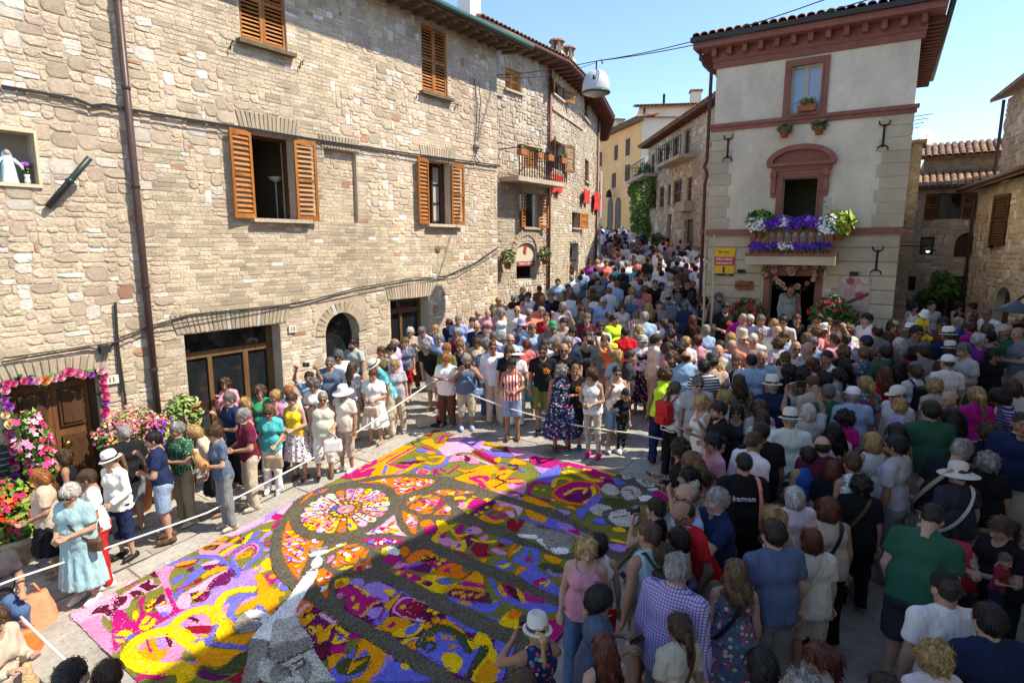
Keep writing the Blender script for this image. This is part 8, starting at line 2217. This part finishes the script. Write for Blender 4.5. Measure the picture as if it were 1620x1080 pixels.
for key, (grp, rows) in ROWS.items():
    for row in rows.split('\n'):
        xy, yaw, bd, pose, hy, hair, hc, top, tc, bot, *rest = row.split()
        bc, ext = ('', rest[1:]) if bot == '-' and rest[:1] == ['-'] else (('', rest) if bot == '-' else (rest[0], rest[1:]))
        px, py = (float(v) for v in xy.split(',')); yaw = float(yaw) + rnd.uniform(-7, 7); sex = {'m': 'm', 'b': 'm', 'f': 'f', 'w': 'f', 'k': 'k'}[bd]
        h = KIDH[bd] * rnd.uniform(.97, 1.035) * (.94 if key == 'front' and bd in 'fw' else .955 if key == 'left' else 1); hd, tp = headtop(bd, pose); s = h / 1.72
        hatted = any(e.split('=')[0] in HATN for e in ext)
        g = G(px, py, tp * s + (.03 if hatted else 0)); off = Matrix.Rotation(R(yaw), 3, 'Z') @ Vector((0, float(hd[1]) * s, 0))
        x, y = g.x - off.x, g.y - off.y; loc = Vector((x, y, zg(x, y)))
        if ':' not in tc and key in ('mid', 'right', 'lane') and top in ('tee', 'blouse', 'tank') and bd != 'k' and not {'sun', 'kemon'} & set(ext) and rnd.random() < .12: tc = rnd.choice(('striped', 'dotted', 'floral', 'pattern')) + ':' + tc
        tc = tc.replace('~', ' '); fat = rnd.uniform(.98, 1.08) if bd not in 'bw' else rnd.uniform(1.0, 1.12)
        o, K = person(loc, yaw, h, bd, pose, float(hy) if key in ('left', 'front') else round(float(hy) / 20) * 20, hair, hc, top, tc, '' if bot == '-' else bot, bc, [e for e in ext if not e.startswith(('xbag', 'hbag', 'pack')) and e not in ('sun', 'kemon', 'strap')], None, fat)
        o['group'] = grp; pt, cn = (tc.split(':') + [''])[:2] if ':' in tc else ('', tc)
        who = {'m': 'man', 'f': 'woman', 'k': 'child'}[sex]; tops = (pt + ' ' if pt and pt != 'pattern' else 'patterned ' if pt else '') + CN[cn][1] + ' ' + TOPN[top]
        hat = [(e.split('=')[0], e.split('=')[1]) for e in ext if e.split('=')[0] in HATN]
        hs = (CN[hat[0][1]][1] + ' ' + HATN[hat[0][0]]) if hat else (HAIRN[hair] % HN[hc][1] if hair != 'bald' else 'a bald head')
        GUESTS.append(dict(o=o, px=px, py=py, core='%s in %s' % (who, tops), hair=hs, hat=bool(hat), pose=POSEN.get(pose, ''), back=(yaw % 360 < 50 or yaw % 360 > 310), key=key, ext=ext, K=K, s=s, bd=bd, posek=pose))
        if 'sun' in ext: sun_badge(o, K)
        if 'strap' in ext: MB().tube([(.125, .05, 1.47), (.125, -.06, 1.478), (.13, -.125, 1.4), (.14, -.158, 1.28), (.15, -.15, 1.1), (.17, -.12, .95)], .02, 6).build('bag_strap', M_bag, o, color=(.75, .25, .18))
        if 'kemon' in ext: text(o, 'kemon', (-.035, float(K['T']((0, -.158, 1.3))[1]) - .018, 1.3), .086, M_white, name='lettering', depth=.006)
# labels: the person's own look first, then whom they stand beside
used = {}
def words(s): return len(s.split())
def label_for(q):
    base = '%s with %s' % (q['core'], q['hair']); c = [base]
    ad = [w_ for w_ in ([q['pose']] if q['pose'] else []) + (['wearing sunglasses'] if 'sg' in q['ext'] else []) + (['seen from behind'] if q['back'] else []) + (['with a beard'] if any(e.startswith('beard') for e in q['ext']) else [])]
    c += [base + ', ' + a for a in ad]
    nb = sorted((r for r in GUESTS if r is not q), key=lambda r: (r['px'] - q['px']) ** 2 + (r['py'] - q['py']) ** 2)[:6]
    for pre in ('%s, ' % base,):
        for r in nb:
            side = 'left of' if q['px'] < r['px'] else 'right of'
            c.append(pre + 'just %s the %s' % (side, r['core'])); c.append(pre + 'beside the %s' % r['core'].replace(' in ', ' in a ', 1))
    return [v for v in c if 4 <= words(v) <= 16]
cnt_base = {}
for q in GUESTS: b_ = '%s with %s' % (q['core'], q['hair']); cnt_base[b_] = cnt_base.get(b_, 0) + 1
for q in GUESTS:
    for v in label_for(q):
        b_ = '%s with %s' % (q['core'], q['hair'])
        if v == b_ and cnt_base[b_] > 1: continue
        if v not in used: used[v] = 1; q['o']['label'] = v; q['label'] = v; break
    else: q['label'] = b_; q['o']['label'] = b_ + ' in the crowd'
# things they carry are things of their own
ul = set()
def uniq(s_):
    return None if s_ in ul or words(s_) > 16 else (ul.add(s_) or s_)
def carry(name, cat, q, what, grp):
    short = '%s with %s' % (q['core'], q['hair'])
    lab = uniq('%s of the %s' % (what, short)) or uniq('%s of the %s' % (what, q['core'])) or uniq('%s near the %s' % (what, short)) or '%s in the crowd' % what
    t = thing(name, lab, cat, (0, 0, 0), 0, grp); t.matrix_world = q['o'].matrix_basis.copy(); return t
for q in GUESTS:
    K = q['K']; B = K['B']
    for e in q['ext']:
        if '=' not in e: continue
        a, v = e.split('=')
        if a == 'xbag':
            t = carry('crossbody_bag', 'bag', q, CN[v][1] + ' crossbody bag', 'bags worn in the crowd'); obj('strap', loop_mesh(.02, q['bd']), t, color=CN[v][0]); obj('pouch', pouch_mesh(.24, .18, .09), t, (-B['hi'] - .1, .05, .88), color=CN[v][0])
        elif a == 'hbag':
            w_ = K['arm', -1][2] + K['arm', -1][3] * .1; t = carry('handbag', 'bag', q, CN[v][1] + ' handbag', 'bags worn in the crowd'); obj('pouch', pouch_mesh(.32, .24, .12), t, (float(w_[0]) - .03, float(w_[1]) + .03, float(w_[2]) - .22), color=CN[v][0])
            MB().tube([(float(w_[0]) - .13, float(w_[1]) + .03, float(w_[2]) - .12), (float(w_[0]) - .05, float(w_[1]) + .0, float(w_[2]) + .02), (float(w_[0]) + .08, float(w_[1]) + .03, float(w_[2]) - .12)], .009, 5).build('handle', M_bag, t, color=CN[v][0])
        elif a == 'pack':
            t = carry('backpack', 'backpack', q, CN[v][1] + ' backpack', 'backpacks in the crowd'); y = -max(B['ch'], B['wa']) - .1; obj('body', pouch_mesh(.29, .4, .17), t, (0, y, 1.22), color=CN[v][0]); obj('pocket', pouch_mesh(.22, .18, .08), t, (0, y - .09, 1.12), color=CN[v][0])
            for s_ in (-1, 1): MB().tube([(s_ * .1, y + .02, 1.38), (s_ * .11, -.03, 1.5), (s_ * .11, B['ch'] + .03, 1.36), (s_ * .12, B['ch'] + .01, 1.2), (s_ * .13, y + .06, 1.06)], .016, 5).build('strap', M_bag, t, color=CN[v][0])
    if q['posek'] in ('photo', 'phone', 'raise') and q['py'] > 500:
        m = (K['arm', -1][2] + K['arm', -1][3] * .13 + K['arm', 1][2] + K['arm', 1][3] * .13) / 2; cam_ = q['posek'] != 'phone'
        t = carry('camera' if cam_ else 'phone', 'camera' if cam_ else 'phone', q, 'black camera' if cam_ else 'dark smartphone', 'cameras and phones held up')
        if cam_: MB().box(-.062, .062, -.03, .03, -.042, .042).build('body', M_dark, t, loc=[float(v) for v in m]); MB().lathe([(.032, 0), (.032, .07), (.02, .072)], 12).build('lens', M_dark, t, True, loc=(float(m[0]), float(m[1]) + .03, float(m[2])), rot=(R(-90), 0, 0))
        else: MB().box(-.038, .038, -.075, .075, -.004, .004).build('body', M_dark, t, loc=[float(v) for v in m], rot=(R(35), 0, 0))
def extra(px, py, yaw, h, bd, pose, hair, hc, top, tc, bot, bc, label, grp=None, loc=None, ext=(), cat='person'):
    o, K = person(loc or G(px, py, headtop(bd, pose)[1] * h / 1.72), yaw, h, bd, pose, 0, hair, hc, top, tc, bot, bc, ext); o['label'] = label
    if grp: o['group'] = grp
    return o, K
extra(0, 0, 178, 1.78, 'm', 'stand', 'short', 'd', 'shirt', 'lg', 'trousers', 'nv', 'bearded shopkeeper in a pale shirt standing in the doorway of the flower shop', 'people at doors and windows', Vector((*Pk.world(2.12, .25, 0)[:2], 1.95)), ('beard=d',))
extra(0, 0, R(0) + 90 + 36 + 20, 1.7, 'm', 'lean', 'short', 'd', 'tee', 'pk', 'trousers', 'nv', 'person in a pale pink shirt leaning out of the smaller open window', 'people at doors and windows', Vector((*A.world(11.33, .42, 0)[:2], 4.42)))
extra(925, 401, 180, 1.78, 'm', 'clasp', 'crop', 'k', 'tee', 'bk', 'trousers', 'bk', 'man in black standing at the door of the curved house', 'people walking up the street')
extra(933, 413, 185, 1.76, 'm', 'hip', 'short', 'd', 'polo', 'pu', 'trousers', 'gy', 'man in a purple polo shirt by the stall table', 'people walking up the street', None, ('sg',))
extra(885, 407, 150, 1.75, 'm', 'chin', 'short', 'k', 'tee', 'w', 'trousers', 'be', 'man in a white T-shirt talking on a phone by the curved house', 'people walking up the street')
extra(903, 418, 10, 1.68, 'f', 'stand', 'long', 'n', 'tank', 'w', 'trousers', 'be', 'woman with long brown hair in white before the stall table', 'people walking up the street')
extra(874, 424, 20, 1.72, 'm', 'stand', 'short', 'g', 'tee', 'rd', 'trousers', 'bk', 'man in a red T-shirt with his back turned near the arched shop', 'people walking up the street')
extra(862, 416, 30, 1.75, 'm', 'stand', 'short', 'n', 'tee', 'gn', 'trousers', 'dn', 'man in a green T-shirt by the arched tobacco shop', 'people walking up the street')
o, K = extra(0, 0, 240, 1.7, 'b', 'sit', 'short', 'd', 'tee', 'cg', 'trousers', 'dn', 'person in a charcoal T-shirt sitting by the rope at the lower left edge', 'people at the lower left corner', G(2, 1000) - Vector((.05, 0, .45)))
extra(-30, 960, 262, 1.65, 'f', 'phone', 'bob', 'n', 'shirt', 'be', 'trousers', 'bk', 'person in a beige shirt holding a phone over the rope', 'people at the lower left corner')
q = next(r for r in GUESTS if (r['px'], r['py']) == (1453, 516)); extra(1457, 497, 180, .95, 'k', 'sit', 'short', 'n', 'tee', 'ye', 'shorts', 'ye', 'small child in yellow with a white bucket hat carried on shoulders', None, q['o'].location + Vector((.12, .12, 1.12)), ('bucket=w',))
# the small dog cradled in the blue-shirted woman's arms
q = next(r for r in GUESTS if r['posek'] == 'carry' and r['key'] == 'left'); m = (q['K']['arm', -1][2] + q['K']['arm', 1][2]) / 2
t = thing('dog', 'small tan and white dog carried by the woman in the blue T-shirt', 'dog'); t.matrix_world = q['o'].matrix_basis.copy()
def dogf(p):
    d = rc(p, (-.12, 0, 0), (.08, 0, .03), .075, .068); d = smin(d, rc(p, (.08, 0, .03), (.13, .0, .13), .055, .05), .03); d = smin(d, el(p, (.145, .01, .17), (.055, .05, .05)), .02); d = smin(d, rc(p, (.17, .03, .16), (.2, .05, .15), .028, .018), .02)
    for s_ in (-1, 1): d = smin(d, rc(p, (.13, s_ * .035, .2), (.12, s_ * .055, .25), .018, .006), .01)
    for x_ in (-.12, .06):
        for s_ in (-1, 1): d = smin(d, rc(p, (x_, s_ * .04, -.04), (x_ + .02, s_ * .045 + .03, -.13), .026, .016), .02); d = smin(d, rc(p, (x_ + .02, s_ * .045 + .03, -.13), (x_ + .05, s_ * .045 + .05, -.15), .016, .018), .01)
    return smin(d, rc(p, (-.19, 0, .02), (-.28, .03, .06), .022, .008), .02)
V, F = nets(dogf, (-.34, -.14, -.22), (.26, .16, .3), .014); T = np.where((V[:, 0:1] > .1) & (np.abs(V[:, 1:2]) < .03) | (V[:, 2:3] < -.08), np.float32([[.6, .55, .48]]), np.float32([[.42, .22, .09]]))
obj('body', np_mesh('dog_body', V, F, mat('dog_fur', (1, 1, 1), src='tint', rough=.9, n1=(40, .3), bump=(60, .6, .01)), True, T), t, [float(m[0]) + .02, float(m[1]) + .06, float(m[2]) + .06])
# baby held at the right edge
q = next(r for r in GUESTS if r['posek'] == 'carry' and r['key'] == 'front'); m = q['o'].matrix_basis @ Vector((-.16, .22, 1.02)); extra(0, 0, 200, .72, 'k', 'carry', 'crop', 'l', 'tee', 'striped:rd', 'shorts', 'nv', 'baby in a striped red top held in the arms of the woman in black', None, m - Vector((0, 0, .35)))
# red pushchair hood in front of the man in green
t = thing('pushchair', 'red hooded pushchair in front of the man in the green polo shirt', 'pushchair', G(1500, 1010), R(120)); M_hood = mat('pushchair_red', (.42, .02, .03), rough=.7)
MB().lathe([(.02, .36), (.18, .33), (.29, .22), (.33, .05), (.32, 0)], 18, (0, 0, .68), sy=.8).build('hood', M_hood, t, True); MB().box(-.24, .24, -.2, .25, .42, .48).build('seat', M_dark, t); fr_ = MB(); [fr_.tube([(x, -.45, 1.02), (x, .1, .5), (x, .35, .12)], .014, 6) for x in (-.26, .26)]; fr_.tube([(-.26, -.45, 1.02), (.26, -.45, 1.02)], .018, 6).build('frame', M_iron, t)
for x in (-.26, .26):
    for y in (-.3, .35): MB().lathe([(.08, -.02), (.1, -.01), (.1, .01), (.08, .02)], 14).build('wheel', M_dark, t, True, loc=(x, y, .1), rot=(0, R(90), 0))
# people thronging the street beyond, the nearer ones as persons and the rest as one crowd
taken = [(r['o'].location.x, r['o'].location.y) for r in GUESTS] + [(o.location.x, o.location.y) for o in bpy.data.objects if o.get('category') == 'person']
def free(x, y, d=.5): return all((x - a) ** 2 + (y - b) ** 2 > d * d for a, b in taken)
def left_limit(y):                # facade of the houses on the left of the street
    for a, c in zip(bp, bp[1:]):
        if a.y <= y <= c.y: return a.x + (c.x - a.x) * (y - a.y) / (c.y - a.y)
    return bp[-1].x + (y - 36) * .1 if y > 36 else -.4 + (y - 17.7) * .73
spots = []
for i in range(9000):
    y = rnd.uniform(15.5, 47); x = rnd.uniform(-1, 10); lo = left_limit(y) + .7; hi = 5.0 if y < 17 else min(5.2 + (y - 17) * .42, 9.0 - (y - 30) * .026)
    if not lo < x < hi or x < y * .115 - 2.6: continue
    if free(x, y, .52 + .006 * y): taken.append((x, y)); spots.append((x, y))
spots.sort(key=lambda q: q[1])
TOPC = ['w'] * 9 + ['lg', 'gy', 'bk', 'bk', 'nv', 'nv', 'rd', 'mr', 'pk', 'lb', 'lb', 'bl', 'tq', 'be', 'cw', 'sb', 'br', 'cg', 'lv', 'co']; NEAR = max(0, 297 - len([o for o in bpy.data.objects if o.get('category') == 'person']))
HCOL = ['d', 'd', 'k', 'n', 'n', 'l', 'b', 's', 'g', 'a']
for (x, y) in spots[:NEAR]:
    sex = rnd.choice('mf'); hr = rnd.choice(('short', 'crop', 'ring') if sex == 'm' else ('bob', 'long', 'pony', 'short', 'curly')); tc = rnd.choice(TOPC); hc = rnd.choice(HCOL); tp = rnd.choice(('tee', 'polo', 'tank') if sex == 'f' else ('tee', 'polo', 'shirt'))
    o, K = person(Vector((x, y, zg(x, y))), rnd.choice((0, 0, 0, 180)) - 20 + rnd.uniform(-25, 25), KIDH[sex] * rnd.uniform(.95, 1.04), sex, 'stand', 0, hr, hc, tp, tc, 'trousers', rnd.choice(('dn', 'be', 'bk', 'gy', 'kh')), ())
    o['group'] = 'people walking up the street'; px_ = 810 + 952 * x / y
    c0 = '%s in %s %s with %s walking' % ({'m': 'man', 'f': 'woman'}[sex], CN[tc][1], TOPN[tp], HAIRN[hr] % HN[hc][1]); side = 'near the curved house' if x < left_limit(y) + 2 else 'below the plastered house' if y < 22 else 'midway up the street'
    for v in (c0 + ' ' + side, c0 + ' up the street', c0 + ' towards the yellow house', c0 + ' in the street throng', c0 + ' among the crowd'):
        if v not in used and words(v) <= 16: break
    used[v] = 1; o['label'] = v
# low-detail walkers, joined: the far crowd nobody could pick apart
LOW = []
for bd in ('m', 'f'):
    K = skel(bd, 'stand'); parts = []
    fb = lambda p: np.minimum(smin(arm(p, K, -1), arm(p, K, 1), .01), np.minimum(np.minimum(leg(p, K, -1), leg(p, K, 1)), rc(p, (0, 0, 1.4), (0, 0, 1.55), .06, .05)))
    parts.append((nets(fb, (-.45, -.3, -.02), (.45, .4, 1.62), .055), 0))
    parts.append((nets(lambda p: el(p, K['head'], (.085, .1, .125)), (-.15, -.15, 1.42), (.15, .18, 1.8), .04), 0)); hd = K['head']
    parts.append((nets(lambda p: smax(el(p, hd + np.float32((0, -.015, .03)), (.1, .115, .115)), -el(p, hd + np.float32((0, .11, -.06)), (.08, .1, .12)), .01), (-.15, -.18, 1.38), (.15, .18, 1.82), .035), 1))
    def ft(p):
        d = torso(p, K, .025)
        for s_ in (-1, 1): d = smin(d, arm(p, K, s_, .028, .028, .7), .03)
        return np.maximum(d, .84 - p[..., 2])
    parts.append((nets(ft, (-.4, -.3, .78), (.4, .35, 1.55), .045), 2)); parts.append((nets(lambda p: np.maximum(np.minimum(leg(p, K, -1, .02), leg(p, K, 1, .02)), np.maximum(.12 - p[..., 2], p[..., 2] - .98)), (-.3, -.25, .05), (.3, .25, 1.05), .05), 3)); LOW.append(parts)
VV, FF, TT = [], [], []; o_ = 0
for (x, y) in spots[NEAR:]:
    a = rnd.choice((0, 0, 0, math.pi)) + rnd.uniform(-.6, .3); c, s_ = math.cos(a), math.sin(a); Rm = np.float32([[c, s_, 0], [-s_, c, 0], [0, 0, 1]]); k = rnd.uniform(.93, 1.04)
    cols = [rnd.choice(SKINS), HN[rnd.choice(HCOL)][0], CN[rnd.choice(TOPC)][0], CN[rnd.choice(('dn', 'be', 'bk', 'gy'))][0]]; cols[0] = [v * .8 for v in cols[0]]
    for (V, F), ci in rnd.choice(LOW): VV.append(V @ Rm * k + np.float32((x, y, zg(x, y)))); FF.append(F + o_); TT.append(np.tile(np.float32(cols[ci]), (len(V), 1))); o_ += len(V)
if VV: c = obj('crowd', np_mesh('crowd', np.concatenate(VV), np.concatenate(FF), mat('crowd_cloth', (1, 1, 1), src='tint', rough=.9), True, np.concatenate(TT))); tag(c, 'dense far crowd filling the upper street', 'crowd', None, 'stuff')
print('PERSONS', len([o for o in bpy.data.objects if o.get('category') == 'person']), 'FAR', len(spots) - NEAR, 'MESHV', sum(len(m.vertices) for m in bpy.data.meshes))
